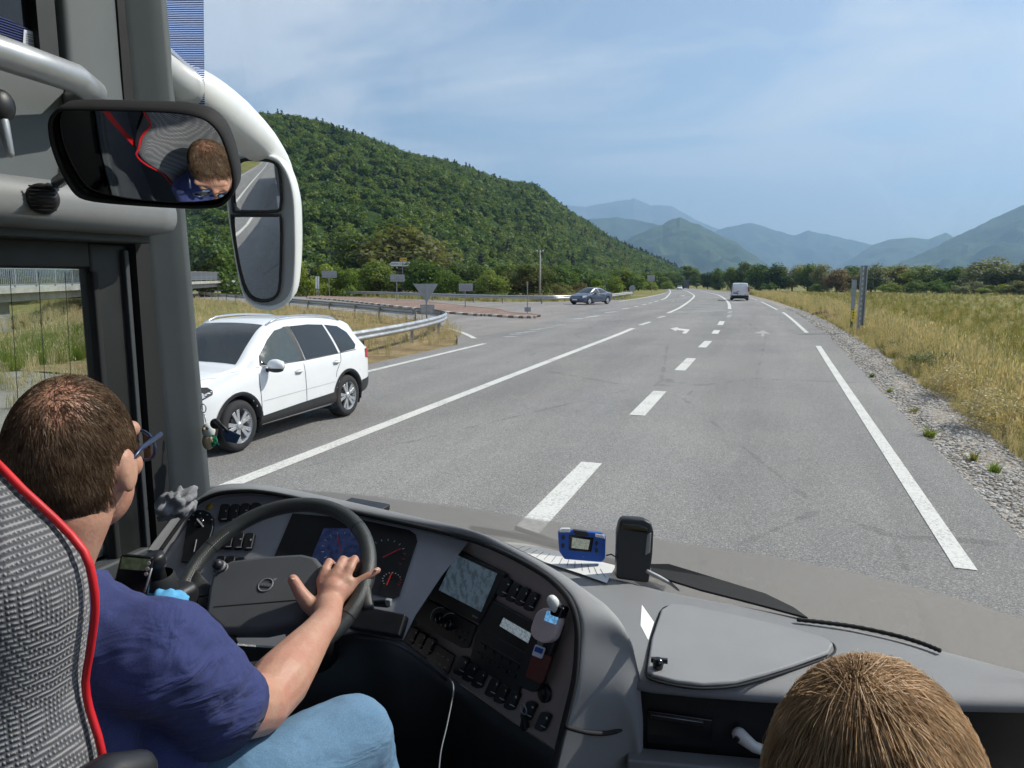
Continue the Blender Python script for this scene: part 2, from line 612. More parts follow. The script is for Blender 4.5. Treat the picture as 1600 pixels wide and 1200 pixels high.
# --- metal, paint, plastic outdoors
simple('galvanised', (.46, .47, .48), .42, .75, var=.18, vscale=5)
simple('galvanised_dull', (.33, .34, .35), .6, .35, var=.2, vscale=3)
simple('sign_back', (.36, .37, .39), .5, .35, var=.12, vscale=4)
simple('sign_white', (.80, .80, .78), .4, var=.04)
simple('sign_black', (.02, .02, .022), .5)
simple('sign_yellow', (.80, .46, .03), .4, var=.06)
simple('concrete', (.33, .325, .31), .9, var=.25, vscale=1.2, bump=.3, bscale=60)
simple('concrete_dark', (.22, .225, .22), .9, var=.3, vscale=.8, bump=.3, bscale=40)
simple('kerb_white', (.62, .60, .55), .8, var=.15)
simple('kerb_brown', (.26, .17, .12), .85, var=.2)
simple('wood_pole', (.30, .28, .25), .85, var=.2)
simple('post_green', (.05, .13, .07), .5)
simple('post_yellow', (.80, .62, .03), .45)
simple('wire', (.06, .06, .06), .6)
def carpaint(name, col, flake=.0, rough=.32):
    m, nt, out = newmat(name)
    t = NT(nt); c = t.coord()
    n = t.noise(c, 3.5, 6, .65)
    dust = t.rampf(n, .42, .75, 0, .10)
    colr = t.mix(dust, col, (.42, .38, .33))
    t.l(t.pbr(colr, t.rampf(n, .3, .7, rough - .05, rough + .1), flake, .5, None, Coat_Weight=.7, Coat_Roughness=.06), out.inputs[0])
carpaint('paint_white', (.78, .785, .79))
carpaint('paint_blue', (.045, .065, .11), .3)
carpaint('paint_vangrey', (.84, .86, .88))
carpaint('paint_truck', (.04, .05, .065))
simple('car_glass', (.012, .016, .018), .06, 0, .8, var=.1)
simple('car_glass_clear', (.05, .065, .065), .08, 0, .8, var=.1)
simple('car_trim', (.022, .022, .024), .6, bump=.2)
simple('seam', (.035, .035, .036), .8)
simple('tyre', (.022, .022, .023), .85, var=.25, bump=.3, bscale=80)
simple('alloy', (.62, .63, .65), .28, .85, var=.06)
simple('alloy_dark', (.03, .03, .032), .6)
simple('chrome', (.8, .8, .82), .12, 1., var=.03)
simple('lamp_red', (.42, .012, .012), .2, 0, .6)
simple('lamp_clear', (.55, .57, .6), .12, .3, .7)
simple('plate', (.75, .75, .72), .4)
simple('void_black', (.008, .008, .009), .9)
# --- coach
simple('trim_grey', (.105, .118, .122), .55, var=.10, vscale=5, bump=.35, bscale=700)
simple('trim_grey_dark', (.05, .056, .06), .6, var=.12, vscale=5, bump=.35, bscale=700)
simple('trim_light', (.21, .215, .218), .5, var=.08, vscale=6, bump=.3, bscale=700)
simple('dash_grey', (.235, .235, .238), .58, var=.08, vscale=5, bump=.5, bscale=900)
simple('dash_grey_light', (.27, .27, .273), .55, var=.07, vscale=5, bump=.5, bscale=900)
simple('panel_face', (.42, .415, .44), .45, .15, var=.05, vscale=8)
simple('panel_brown_lit', (.36, .30, .28), .5, .1, var=.06, vscale=8)  # panel face again, the brownish cast of the light put into its colour
simple('black_plastic', (.014, .014, .016), .42, var=.15, vscale=20, bump=.15, bscale=600)
simple('black_gloss', (.008, .008, .010), .12, 0, .6)
simple('black_rubber', (.012, .012, .013), .8, var=.2)
simple('frame_black', (.010, .011, .011), .5, var=.2)
simple('switch_black', (.016, .017, .02), .4)
simple('mark_white', (.62, .64, .66), .5)
simple('mark_red', (.65, .03, .02), .5)
simple('leather', (.036, .038, .036), .36, var=.1, vscale=30, bump=.6, bscale=420)
simple('stitch', (.30, .28, .24), .8)
simple('hub_grey', (.072, .074, .078), .6, var=.08, vscale=8, bump=.5, bscale=900)
simple('silver_bar', (.40, .41, .42), .35, .5)
simple('coach_white', (.80, .81, .80), .3, var=.04, vscale=3)
simple('coach_side', (.06, .065, .075), .4)
simple('glasses_navy', (.018, .03, .075), .3)
simple('mirror_shell', (.80, .81, .80), .35, var=.05, vscale=6)
simple('mirror_inner', (.42, .43, .43), .5, var=.08)
simple('white_plastic', (.72, .72, .70), .4)
simple('pink_plastic', (.62, .52, .52), .4)
simple('dark_red', (.10, .02, .015), .5)
simple('device_blue', (.010, .085, .42), .35, var=.08)
simple('mask_blue', (.10, .36, .62), .8)
simple('cloth_grey', (.22, .22, .23), .95, var=.4, vscale=22, bump=.6, bscale=200)
simple('red_piping', (.55, .012, .018), .5, var=.1)
simple('rubber_yellow', (.68, .40, .02), .5)
simple('lens_dark', (.05, .08, .14), .1)
simple('mascot_tan', (.48, .38, .22), .8)
simple('mascot_white', (.7, .68, .62), .7)
simple('mascot_blue', (.08, .15, .3), .6)
simple('mascot_green', (.01, .30, .16), .8)
def mirrormat(name, col=(.86, .88, .88)):
    m, nt, out = newmat(name)
    t = NT(nt)
    n = t.noise(t.coord(), 14, 4)
    t.l(t.pbr(col, t.rampf(n, .3, .7, .005, .02), 1., .5), out.inputs[0])
mirrormat('mirror_glass')
def screenmat(name, col, strength, scale=60):
    """a lit display: faint map or digits"""
    m, nt, out = newmat(name)
    t = NT(nt); c = t.coord()
    n = t.noise(c, scale, 3)
    colr = t.mix(t.rampf(n, .45, .6), col, tuple(x * .55 for x in col))
    t.l(t.pbr((.01, .012, .015), .25, 0, .5, None, Emission_Color=colr, Emission_Strength=strength), out.inputs[0])
screenmat('screen_navi', (.10, .15, .20), .30)
screenmat('screen_cluster', (.07, .11, .32), .12)
screenmat('screen_radio', (.30, .37, .42), .42, 220)
screenmat('screen_toll', (.30, .34, .29), .5, 300)
screenmat('screen_phone', (.14, .18, .10), .18, 60)
screenmat('screen_meter', (.14, .38, .68), .7, 120)
def wovenmat():
    m, nt, out = newmat('seat_fabric')
    t = NT(nt); c = t.coord()
    w1 = t.n('ShaderNodeTexWave', wave_type='BANDS', bands_direction='Z'); w1.inputs['Scale'].default_value = 48
    w1.inputs['Distortion'].default_value = .6
    t.l(c, w1.inputs[0])
    w2 = t.n('ShaderNodeTexWave', wave_type='BANDS', bands_direction='X'); w2.inputs['Scale'].default_value = 62
    t.l(c, w2.inputs[0])
    w3 = t.n('ShaderNodeTexWave', wave_type='BANDS', bands_direction='Y'); w3.inputs['Scale'].default_value = 62
    t.l(c, w3.inputs[0])
    mm = t.math('MULTIPLY', w1.outputs['Fac'], t.math('MAXIMUM', w2.outputs['Fac'], w3.outputs['Fac']))
    n = t.noise(c, 9, 4)
    col = t.ramp(t.math('ADD', mm, t.math('MULTIPLY', n, .25)), [(.12, (.075, .078, .085)), (.5, (.14, .145, .155)), (.95, (.30, .30, .31))])
    t.l(t.pbr(col, .9, 0, .15, t.bump(mm, .6, .004), Sheen_Weight=.2), out.inputs[0])
wovenmat()
def clothmat(name, col, hi, wscale, fold=.5):
    m, nt, out = newmat(name)
    t = NT(nt); c = t.coord()
    n = t.noise(c, 7, 5, .6); n2 = t.noise(c, wscale, 2, .5)
    g = t.mix(n, col, hi)
    g = t.mix(.5, g, t.ramp(n2, [(.3, (.7, .7, .7)), (.7, (1.25, 1.25, 1.25))]), 'MULTIPLY')
    h = t.math('ADD', t.math('MULTIPLY', t.noise(t.mapping(c, (1, 1, 2.2)), 9, 3, .5, .8), 1.0), t.math('MULTIPLY', n2, .02))
    t.l(t.pbr(g, .9, 0, .15, t.bump(h, fold, .03), Sheen_Weight=.04), out.inputs[0])
clothmat('shirt_blue', (.035, .045, .135), (.055, .066, .175), 500, .6)
clothmat('jeans', (.085, .17, .27), (.17, .28, .40), 420, .35)
clothmat('top_dark', (.02, .02, .03), (.03, .03, .04), 400)
def skinmat(name, base, ruddy):
    m, nt, out = newmat(name)
    t = NT(nt); c = t.coord()
    n = t.noise(c, 22, 5, .6); n2 = t.noise(c, 160, 3, .6)
    g = t.mix(t.rampf(n, .35, .65), base, ruddy)
    g = t.mix(.35, g, t.ramp(n2, [(.3, (.82, .8, .8)), (.7, (1.1, 1.08, 1.08))]), 'MULTIPLY')
    t.l(t.pbr(g, .5, 0, .4, t.bump(n2, .25, .003), Subsurface_Weight=.12, Subsurface_Scale=.008, Subsurface_Radius=(1., .35, .2)), out.inputs[0])
skinmat('skin', (.50, .29, .20), (.46, .215, .15))
skinmat('skin_head', (.50, .27, .19), (.50, .19, .14))
simple('nail', (.60, .40, .34), .3)
def hairmat(name, cols, rough=.38):
    m, nt, out = newmat(name)
    t = NT(nt)
    geo = t.n('ShaderNodeNewGeometry')
    bands = t.noise(t.coord(), 30, 3, .6)
    col = t.ramp(t.math('ADD', t.math('MULTIPLY', geo.outputs['Random Per Island'], .45), t.rampf(bands, .3, .7, 0, .55)), cols)
    n = t.noise(t.coord(), 24, 4, .6)
    col = t.mix(1., col, t.ramp(n, [(.3, (.72, .7, .68)), (.7, (1.2, 1.2, 1.2))]), 'MULTIPLY')
    p = t.pbr(col, rough, 0, .28, None)
    tr = t.n('ShaderNodeBsdfTranslucent'); t.l(col, tr.inputs[0])
    mx = t.n('ShaderNodeMixShader'); mx.inputs[0].default_value = .35
    t.l(p, mx.inputs[1]); t.l(tr.outputs[0], mx.inputs[2]); t.l(mx.outputs[0], out.inputs[0])
hairmat('hair_blonde', [(0, (.40, .265, .15)), (.35, (.52, .365, .22)), (.7, (.64, .475, .30)), (1, (.78, .62, .43))], .55)
hairmat('hair_brown', [(0, (.075, .045, .028)), (.5, (.16, .10, .062)), (.8, (.27, .185, .12)), (1, (.42, .33, .25))], .42)
simple('scalp_blonde', (.42, .28, .16), .6, var=.25, vscale=40)
simple('paper', (.74, .74, .72), .7, var=.03)
simple('paper_ink', (.20, .20, .22), .8)
simple('sticker', (.62, .66, .76), .6)
def stripemat():
    m, nt, out = newmat('sun_film')
    t = NT(nt); c = t.coord('Object')
    sp = t.n('ShaderNodeSeparateXYZ'); t.l(c, sp.inputs[0])
    s = t.math('FRACT', t.math('MULTIPLY', sp.outputs[2], 165.))
    f = t.rampf(s, .40, .46)
    a = t.pbr((.03, .045, .16), .5, 0, .3)
    tr = t.n('ShaderNodeBsdfTransparent'); tr.inputs[0].default_value = (.62, .70, .95, 1)
    mx = t.n('ShaderNodeMixShader')
    t.l(f, mx.inputs[0]); t.l(a, mx.inputs[1]); t.l(tr.outputs[0], mx.inputs[2])
    t.l(mx.outputs[0], out.inputs[0])
stripemat()
def windscreenmat():
    """laminated pane: slight green tint, a mirror skin, dust and grease smears; the strip the wipers never reach is dusty"""
    m, nt, out = newmat('windscreen_glass')
    t = NT(nt); c = t.pos()
    sp = t.n('ShaderNodeSeparateXYZ'); t.l(c, sp.inputs[0])
    tr = t.n('ShaderNodeBsdfTransparent'); tr.inputs[0].default_value = (.925, .95, .94, 1)
    gl = t.n('ShaderNodeBsdfGlossy'); gl.inputs['Roughness'].default_value = 0.0
    fr = t.n('ShaderNodeFresnel'); fr.inputs[0].default_value = 1.45
    mx = t.n('ShaderNodeMixShader')
    t.l(t.math('MULTIPLY', fr.outputs[0], .75), mx.inputs[0]); t.l(tr.outputs[0], mx.inputs[1]); t.l(gl.outputs[0], mx.inputs[2])
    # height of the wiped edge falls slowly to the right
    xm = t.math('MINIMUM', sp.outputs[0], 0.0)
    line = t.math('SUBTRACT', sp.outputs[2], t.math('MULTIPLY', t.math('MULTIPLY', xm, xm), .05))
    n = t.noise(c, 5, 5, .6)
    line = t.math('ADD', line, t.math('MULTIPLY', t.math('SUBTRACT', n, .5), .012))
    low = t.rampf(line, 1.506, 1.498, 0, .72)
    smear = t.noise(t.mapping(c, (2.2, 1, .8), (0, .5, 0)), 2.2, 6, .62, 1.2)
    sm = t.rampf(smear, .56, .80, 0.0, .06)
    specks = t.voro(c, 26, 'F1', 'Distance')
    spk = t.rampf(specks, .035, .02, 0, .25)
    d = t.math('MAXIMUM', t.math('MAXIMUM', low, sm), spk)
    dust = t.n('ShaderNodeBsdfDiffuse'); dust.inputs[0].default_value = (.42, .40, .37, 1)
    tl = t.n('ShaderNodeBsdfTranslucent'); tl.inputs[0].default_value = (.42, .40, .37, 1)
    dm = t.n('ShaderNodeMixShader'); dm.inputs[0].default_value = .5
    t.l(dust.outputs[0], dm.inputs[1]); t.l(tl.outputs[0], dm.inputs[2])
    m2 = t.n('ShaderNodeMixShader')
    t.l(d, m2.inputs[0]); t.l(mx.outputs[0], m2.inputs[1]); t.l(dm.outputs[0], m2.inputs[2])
    t.l(m2.outputs[0], out.inputs[0])
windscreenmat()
glass('side_glass', (.90, .94, .92), .05)
# ------------------------------------------------------------------ the land
from mathutils import noise as mnoise
CT = [(-120, -6.5), (-60, -1.6), (-20, 0), (26, 0), (32, -.1), (51, -.83), (56, -1.2), (80, -2.64), (90, -3.3), (108, -4.7), (119, -5.6), (151, -8.7), (209, -15.5),
      (236, -19.5), (280, -26), (353, -37), (440, -52)]
def cc(Y): return sinterp(Y, CT)
def zat(x, y): return gz(y)
def fill_poly(poly, step, dz, jitter=0):
    bm = bmesh.new()
    f = bm.faces.new([bm.verts.new((p[0], p[1], 0)) for p in poly])
    xs = [p[0] for p in poly]; ys = [p[1] for p in poly]
    for ax, lo, hi in ((0, min(xs), max(xs)), (1, min(ys), max(ys))):
        k = lo + step
        while k < hi:
            co = (k, 0, 0) if ax == 0 else (0, k, 0)
            no = (1, 0, 0) if ax == 0 else (0, 1, 0)
            bmesh.ops.bisect_plane(bm, geom=bm.verts[:] + bm.edges[:] + bm.faces[:], plane_co=co, plane_no=no)
            k += step
    for v in bm.verts:
        v.co.z = gz(v.co.y) + dz + jitter * (mnoise.noise(v.co * .5) if jitter else 0)
    bmesh.ops.recalc_face_normals(bm, faces=bm.faces)
    b = MB()
    bm.verts.index_update()
    bm.verts.ensure_lookup_table()
    out = []
    for f in bm.faces:
        ids = [v.index for v in f.verts]
        out.append(tuple(ids if f.normal.z > 0 else ids[::-1]))
    b.add([v.co.copy() for v in bm.verts], out, True)
    bm.free()
    return b
def strip(rows):
    """rows of left..right points"""
    b = MB()
    n = len(rows[0])
    vs_ = [p for r in rows for p in r]
    fs = []
    for i in range(len(rows) - 1):
        for k in range(n - 1):
            fs.append((i * n + k, i * n + k + 1, (i + 1) * n + k + 1, (i + 1) * n + k))
    b.add(vs_, fs, True)
    return b
# one sheet of ground out to the horizon
gx = sorted(set([-15500, -9000, -5000, -2600, -1300, -700, -400, -250, -160] + list(range(-120, -9, 5)) + list(range(-9, 40, 2)) + list(range(40, 140, 6)) +
                [160, 220, 320, 500, 800, 1500, 3000, 6000, 9000, 15500]))
gy = sorted(set([-15500, -8000, -3000, -1000, -300, -120] + list(range(-60, 120, 3)) + list(range(120, 300, 10)) + list(range(300, 440, 20)) + [500, 700, 1000, 1600, 3000, 6000, 10000, 15500]))
def ground_z(x, y):
    z = gz(y) - .05
    w = x - cc(y)
    if w > 3.2: z += .05 * mnoise.noise(Vector((x * .3, y * .2, 0))) - min(.25, (w - 3.2) * .05)
    if -700 < x and y < 440 and w < -16:
        z += .12 * mnoise.noise(Vector((x * .2, y * .2, 3)))
    if -19 < x < -10 and -8 < y < 13: z -= .02
    if x < -17 and 5 < y < 60:
        dd = (-x - 18) * .751 - (y - 13) * .660
        z -= max(0, min(1.15, (dd - .6) * .28)) * max(0, min(1, (60 - y) / 15))
    # bank under the overpass on the far left
    if x < -16 and -20 < y < 60:
        k = max(0, min(1, (-16 - x) / 10)) * max(0, min(1, (38 - y + (-x - 26) * .9) / 12))
        z += .22 * k * (1 + .35 * mnoise.noise(Vector((x * .35, y * .35, 9))))
    return z
b = MB()
nx = len(gx)
b.add([(x, y, ground_z(x, y)) for y in gy for x in gx],
      [(j * nx + i, j * nx + i + 1, (j + 1) * nx + i + 1, (j + 1) * nx + i) for j in range(len(gy) - 1) for i in range(nx - 1)], True)
ground = tag(b.build('ground', 'field_ground'), 'dry yellow green meadow ground reaching to the hills', kind='structure')

Ys = list(range(-118, 120, 4)) + list(range(120, 440, 8))
def ledge(Y): return interp(Y, [(-120, -9.95), (24, -9.95), (34, -10.6), (60, -12.3), (76, -12.9), (440, -12.6)])
road = tag(strip([[Vector((cc(Y) + a, Y, gz(Y))) for a in (ledge(Y), -9.0, -5.7, -2.1, 0, 2.06)] for Y in Ys]).build('road', 'asphalt'),
           'grey asphalt main road with three lanes running towards the mountains', kind='structure')
WORLD[road.name] = Matrix.Identity(4)
# the asphalt's broken right edge and the gravel shoulder
rows = []
for Y in [y * .8 for y in range(-30, 175)]:
    j = .05 * mnoise.noise(Vector((Y * .9, 0, 0)))
    w = 2.98 + .22 * mnoise.noise(Vector((Y * .35, 5, 0)))
    rows.append([Vector((cc(Y) + a, Y, gz(Y) + z_)) for a, z_ in ((2.0 + j, -.02), (2.3, -.03), (2.65, -.02 + .03 * mnoise.noise(Vector((Y, 7, 0)))), (w, -.03), (w + .7, -.10))])
shoulder = tag(strip(rows).build('gravel_shoulder', 'gravel'), 'pale gravel shoulder along the right edge of the road', kind='structure')
# side road and junction mouth
jp = [(-9.5, 21.4), (-10.9, 24.6), (-12.5, 27.9), (-14.1, 30.4), (-16.4, 33.0), (-19.5, 36.0), (-30, 44.5), (-45, 55), (-60, 64), (-92, 84), (-98, 103), (-56, 86.8), (-40, 74.5), (-28.5, 67), (-23.5, 67), (-19.3, 73), (-16.9, 82), (-9, 82)]
side = tag(fill_poly(jp, 6, -.006).build('side_road', 'asphalt_side'), 'paler asphalt side road joining from the left', kind='structure')
WORLD[side.name] = Matrix.Identity(4)
tk = tag(fill_poly([(-9.7, -8), (-9.7, 8.5), (-12.5, 12.2), (-17.2, 12.6), (-19.5, 9), (-19.5, -8)], 3, -.009).build('lay_by', 'asphalt_side'), 'paler asphalt lay-by beside the oncoming lane', kind='structure')
# dry verge inside the near guard rail
vp = [(-9.8, 21.6), (-10.95, 24.65), (-12.55, 27.95), (-14.15, 30.45), (-16.45, 33.05), (-19.55, 36.05), (-30, 44.5), (-45, 55), (-60, 64), (-70, 60), (-32, 25), (-17.5, 12.8), (-12.3, 12.4), (-9.8, 8.6)]
verge = tag(fill_poly(vp, 3, -.02, .05).build('dry_verge', 'dry_soil'), 'dry straw coloured verge between the road and the guard rail', kind='structure')
# ---- painted markings: parts of the road
def gline(pts, w, name, mat='road_paint', parent=road, dz=.006):
    """painted line along ground points (x, y)"""
    P = [Vector((p[0], p[1], 0)) for p in pts]
    rows = []
    for i, p in enumerate(P):
        d = (P[min(i + 1, len(P) - 1)] - P[max(i - 1, 0)]).normalized()
        s = Vector((d.y, -d.x, 0)) * (w / 2)
        rows.append([Vector((q.x, q.y, gz(q.y) + dz)) for q in (p - s, p + s)])
    return strip(rows).build(name, mat, parent)
def seg(a, b, n):
    return [(a[0] + (b[0] - a[0]) * i / n, a[1] + (b[1] - a[1]) * i / n) for i in range(n + 1)]
gline([(-5.68 + cc(Y), Y) for Y in range(-100, 35, 3)], .22, 'centre_line')
for (y0, y1) in [(-60, -48), (-40, -28), (-20, -8), (6.38, 25.9)]:
    n = 8
    gline([(1.43 + cc(y0 + (y1 - y0) * i / n), y0 + (y1 - y0) * i / n) for i in range(n + 1)], .16, 'edge_line')
for a, b_ in (((1259, 520), (1224, 488)), ((1214, 484), (1190, 472)), ((1183, 469), (1171, 465))):
    A, B = gnd(*a), gnd(*b_)
    gline([(cc(A.y + (B.y - A.y) * i / 6) + 1.40, A.y + (B.y - A.y) * i / 6) for i in range(7)], .16, 'edge_line')
for a, b_ in (((910, 722), (826, 832)), ((1022, 611), (992, 649)), ((1080, 560), (1062, 579)), ((1107, 533), (1096, 543)), ((1122, 516), (1115, 521.5)), ((1133, 502), (1127, 508))):
    A, B = gnd(*a), gnd(*b_)
    gline([(-2.12 + cc(A.y), A.y), (-2.12 + cc(B.y), B.y)], .26, 'lane_dash')
for Y in (1.0, -5, -11, -17, -23, -29):
    gline([(-2.12, Y), (-2.12, Y + 2.4)], .26, 'lane_dash')
for a, b_ in (((1139, 489), (1137, 487)), ((1137.5, 496), (1136, 493))):
    A, B = gnd(*a), gnd(*b_)
    gline([(A.x, A.y), (A.x - .05, B.y + 1)], .24, 'lane_dash', 'road_paint_worn')
# left edge of the oncoming lane, then the junction's broken line
gline([(-9.2 + cc(Y), Y) for Y in range(-100, 24, 3)], .18, 'edge_line')
for a, b_ in (((1000, 508), (1016, 503)), ((1028, 496.6), (1039, 494)), ((897, 498.5), (911, 497.5)), ((915.6, 496), (936, 493.4)), ((945.6, 488.7), (963, 487)), ((972, 483), (983, 481.5)), ((992, 479.4), (997, 478.4)), ((1004, 476.6), (1009, 475.5)),
              ((1014, 474), (1019, 472.8)), ((1023, 471.5), (1028, 470.2))):
    A, B = gnd(*a), gnd(*b_)
    gline(seg(A, B, 3), .2, 'junction_dash')
for pts in ([(1043, 489.6), (1064, 479.7), (1079, 469), (1084.6, 462.8), (1082, 459.6), (1073.7, 455), (1066, 452.5)],
            [(1140, 483), (1139, 475), (1134.7, 469), (1126, 462.8), (1115, 459), (1092, 454)],
            [(1033, 468.5), (1042, 464), (1047.5, 456), (1045.6, 451.6)], [(968, 471), (980, 469), (1012, 464), (1040, 458)]):
    P = smoothpoly([gnd(*p) for p in pts], 5)
    gline([(p.x, p.y) for p in P], .24, 'hatch_border' if len(pts) > 4 else 'edge_line')
for a, b_ in (((1044, 489.3), (1134, 485.5)), ((1056, 486.8), (1133, 483.4)), ((1063, 483), (1134, 480.6)), ((1068, 480.4), (1133, 478)), ((1073, 478), (1133, 476)), ((1076.5, 475.6), (1132, 473.8)),
              ((1079, 473.4), (1131, 471.8)), ((1081, 471.2), (1130, 470))):
    gline(seg(gnd(*a), gnd(*b_), 3), .42, 'hatch_stripe', 'road_paint_worn')
def pxpoly(pts, name, mat='road_paint', dz=.006):
    return MB().sheet([gnd(*p) + Vector((0, 0, dz)) for p in pts][::-1]).build(name, mat, road)
pxpoly([(1047, 513.3), (1060, 511.3), (1058.5, 513), (1078, 515.2), (1072, 521.5), (1065.5, 521), (1069.5, 517), (1057.5, 515.8), (1056, 517.5)], 'turn_arrow')
pxpoly([(1192.5, 516.2), (1204, 521.8), (1194.5, 521.5), (1194, 526), (1189.5, 526), (1189.3, 521.5), (1178, 520.5)], 'straight_arrow', 'road_paint_worn')
pxpoly([(1062, 462), (1070, 461.6), (1069, 462.6)], 'far_arrow')
pxpoly([(1047, 470), (1055, 470), (1051, 471.2)], 'far_arrow', 'road_paint_worn')
for i, (x0, x1, y_) in enumerate(((788, 806, 526.5), (797, 814, 522.6), (806, 824, 520.3), (820, 837, 518.6), (829, 845, 515.5), (840, 853, 513.6), (852, 864, 511.8), (862, 872, 509.7), (870, 882, 508))):
    gline(seg(gnd(x0, y_), gnd(x1, y_ - .5), 2), .42, 'give_way_dash', 'road_paint_worn')
gline([(p.x, p.y) for p in smoothpoly([gnd(697, 513), gnd(715, 517.5), gnd(732, 524), gnd(741, 529)], 4)], .2, 'corner_line')
# ---- traffic island with brown paving and a chequered kerb
up = [(480, 462.6), (555, 465.5), (649, 471.5), (720, 479), (780, 485.5), (794, 490), (831, 493), (842, 495)]
lo = [(480, 466), (527, 469.5), (592, 476.8), (639, 482.4), (686, 488.3), (742, 493), (765, 494), (812, 497), (838, 497)]
isl = thing('traffic_island', 'long brown paved traffic island with chequered white kerb in the junction', 'traffic island', (-20, 48, -.1))
pol = [gnd(*p) for p in lo] + [gnd(*p) for p in up[::-1]]
fp = fill_poly([(p.x, p.y) for p in pol], 5, .10)
fp.build('paving', 'island_paving', isl)
LOW = smoothpoly([gnd(*p) for p in lo], 6)
acc = 0; k = 0
tot = []
for a, b_ in zip(LOW, LOW[1:]):
    L = (b_ - a).length
    m = max(1, round(L / .95))
    for i in range(m):
        tot.append((a + (b_ - a) * (i / m), a + (b_ - a) * ((i + .93) / m)))
for i, (a, b_) in enumerate(tot):
    a = Vector((a.x, a.y, gz(a.y) + .055)); b_ = Vector((b_.x, b_.y, gz(b_.y) + .055))
    MB().bar(a, b_, .26, .14).build('kerb_stone', 'kerb_white' if i % 2 == 0 else 'kerb_brown', isl)
UPL = smoothpoly([gnd(*p) for p in up], 3)
kb = MB()
for a, b_ in zip(UPL, UPL[1:]):
    kb.bar(Vector((a.x, a.y, gz(a.y) + .05)), Vector((b_.x, b_.y, gz(b_.y) + .05)), .2, .13)
kb.build('rear_kerb', 'kerb_brown', isl)

# ------------------------------------------------------------------ hills and mountains
def dpt(x, y, d):
    return dep(x, y, d)
HT = [(-1300, 120, 330, 120), (-700, 150, 420, 140), (-200, 160, 520, 150), (100, 165, 580, 156), (300, 172, 620, 176), (410, 180, 640, 201), (470, 185, 655, 209), (560, 190, 680, 226), (640, 200, 700, 257), (720, 220, 740, 273), (790, 250, 790, 296), (840, 280, 820, 305),
      (880, 310, 850, 334), (920, 340, 880, 358), (960, 360, 930, 383), (1010, 400, 1000, 403), (1050, 450, 1080, 420), (1090, 520, 1150, 436), (1115, 560, 1200, 446)]
NU, NV = 130, 46
hill = np.zeros((NU, NV, 3))
for i in range(NU):
    x = -1300 + (1115 + 1300) * i / (NU - 1)
    fd = sinterp(x, [(a, b_) for a, b_, c_, d_ in HT]); rd = sinterp(x, [(a, c_) for a, b_, c_, d_ in HT]); ry = sinterp(x, [(a, d_) for a, b_, c_, d_ in HT])
    f0 = dpt(x, 446, fd); f0.z = gz(f0.y) - .6
    r0 = dpt(x, ry, rd)
    for j in range(NV):
        v = j / (NV - 1) * 1.25
        p = f0 + (r0 - f0) * v
        if v <= 1:
            s = v * .55 + .45 * (v * v * (3 - 2 * v)) + .10 * math.sin(math.pi * v)
            p.z = f0.z + (r0.z - f0.z) * s
            amp = 9 * math.sin(math.pi * min(1, v)) * (.3 + .7 * (r0.z - f0.z) / 130)
            p.z += amp * mnoise.noise(Vector((p.x * .011, p.y * .011, 1))) + amp * .5 * mnoise.noise(Vector((p.x * .03, p.y * .03, 2)))
        else:
            p.z = r0.z - (v - 1) * 160
        hill[i, j] = p
b = MB()
b.add([Vector(hill[i, j]) for i in range(NU) for j in range(NV)], [(i * NV + j, (i + 1) * NV + j, (i + 1) * NV + j + 1, i * NV + j + 1) for i in range(NU - 1) for j in range(NV - 1)], True)
hill_o = tag(b.build('hillside', 'hill_floor'), 'long wooded hillside rising left of the valley', kind='structure')

def mountain(name, ridge, d, depth, label, mat, amp, base_z=-6, extra=None):
    """range with its crest along measured ridge pixels at distance d, sloping down towards the valley"""
    tab = [(x, y) for x, y in ridge]
    n = max(60, int((ridge[-1][0] - ridge[0][0]) * .8)); m = 44
    vs_ = []
    for i in range(n):
        x = ridge[0][0] + (ridge[-1][0] - ridge[0][0]) * i / (n - 1)
        y = interp(x, tab)
        top = dep(x, y, d)
        top.z += amp * .07 * mnoise.noise(Vector((x * .07, d * .01, 0))) + amp * (.07 if 'rock' in mat else .025) * mnoise.noise(Vector((x * .24, d * .01, 4)))
        foot = dep(x, 436, d - depth); foot.z = base_z
        back = dep(x, y, d + depth * .5); back.z = base_z
        h = max(1, top.z - base_z)
        for j in range(m + 1):
            v = j / m
            p = foot + (top - foot) * v
            s = .35 * v + .65 * v ** 1.7
            p.z = base_z + h * s
            w = math.sin(math.pi * v) ** .8
            q = Vector((p.x, p.y, 0)) * (2.6 / depth) + Vector((d, 0, 0))
            g = abs(mnoise.noise(q)) * -1.5 + abs(mnoise.noise(q * 2.3)) * -.8 + .34 * mnoise.noise(q * 5.1) + .5
            p.z = max(base_z, p.z + amp * w * g * min(1, h / (amp * 2.2)))
            vs_.append(p)
        vs_.append(back)
    k = m + 2
    fs = [(i * k + j, (i + 1) * k + j, (i + 1) * k + j + 1, i * k + j + 1) for i in range(n - 1) for j in range(k - 1)]
    b = MB(); b.add(vs_, fs, True)
    return tag(b.build(name, mat), label, kind='structure')
mountain('far_mountain', [(800, 345), (860, 328), (883, 320), (905, 322), (916, 323), (940, 318), (965, 314), (985, 311.5), (990, 309), (996, 312), (1003, 315), (1017, 321), (1030, 320), (1050, 322), (1070, 333), (1090, 345), (1120, 357), (1160, 372), (1200, 395), (1240, 425)],
         13500, 2600, 'hazy pale rocky mountain farthest away behind the valley', 'far_rock', 170)
mountain('far_hill', [(1085, 395), (1105, 368), (1125, 358), (1150, 352), (1176, 348), (1195, 354), (1215, 361), (1240, 368), (1262, 360), (1280, 364), (1310, 370), (1340, 377), (1362, 382), (1400, 396), (1450, 425)],
         10000, 2200, 'blue hazy mountain with two peaks above the van', 'far_wood', 150)
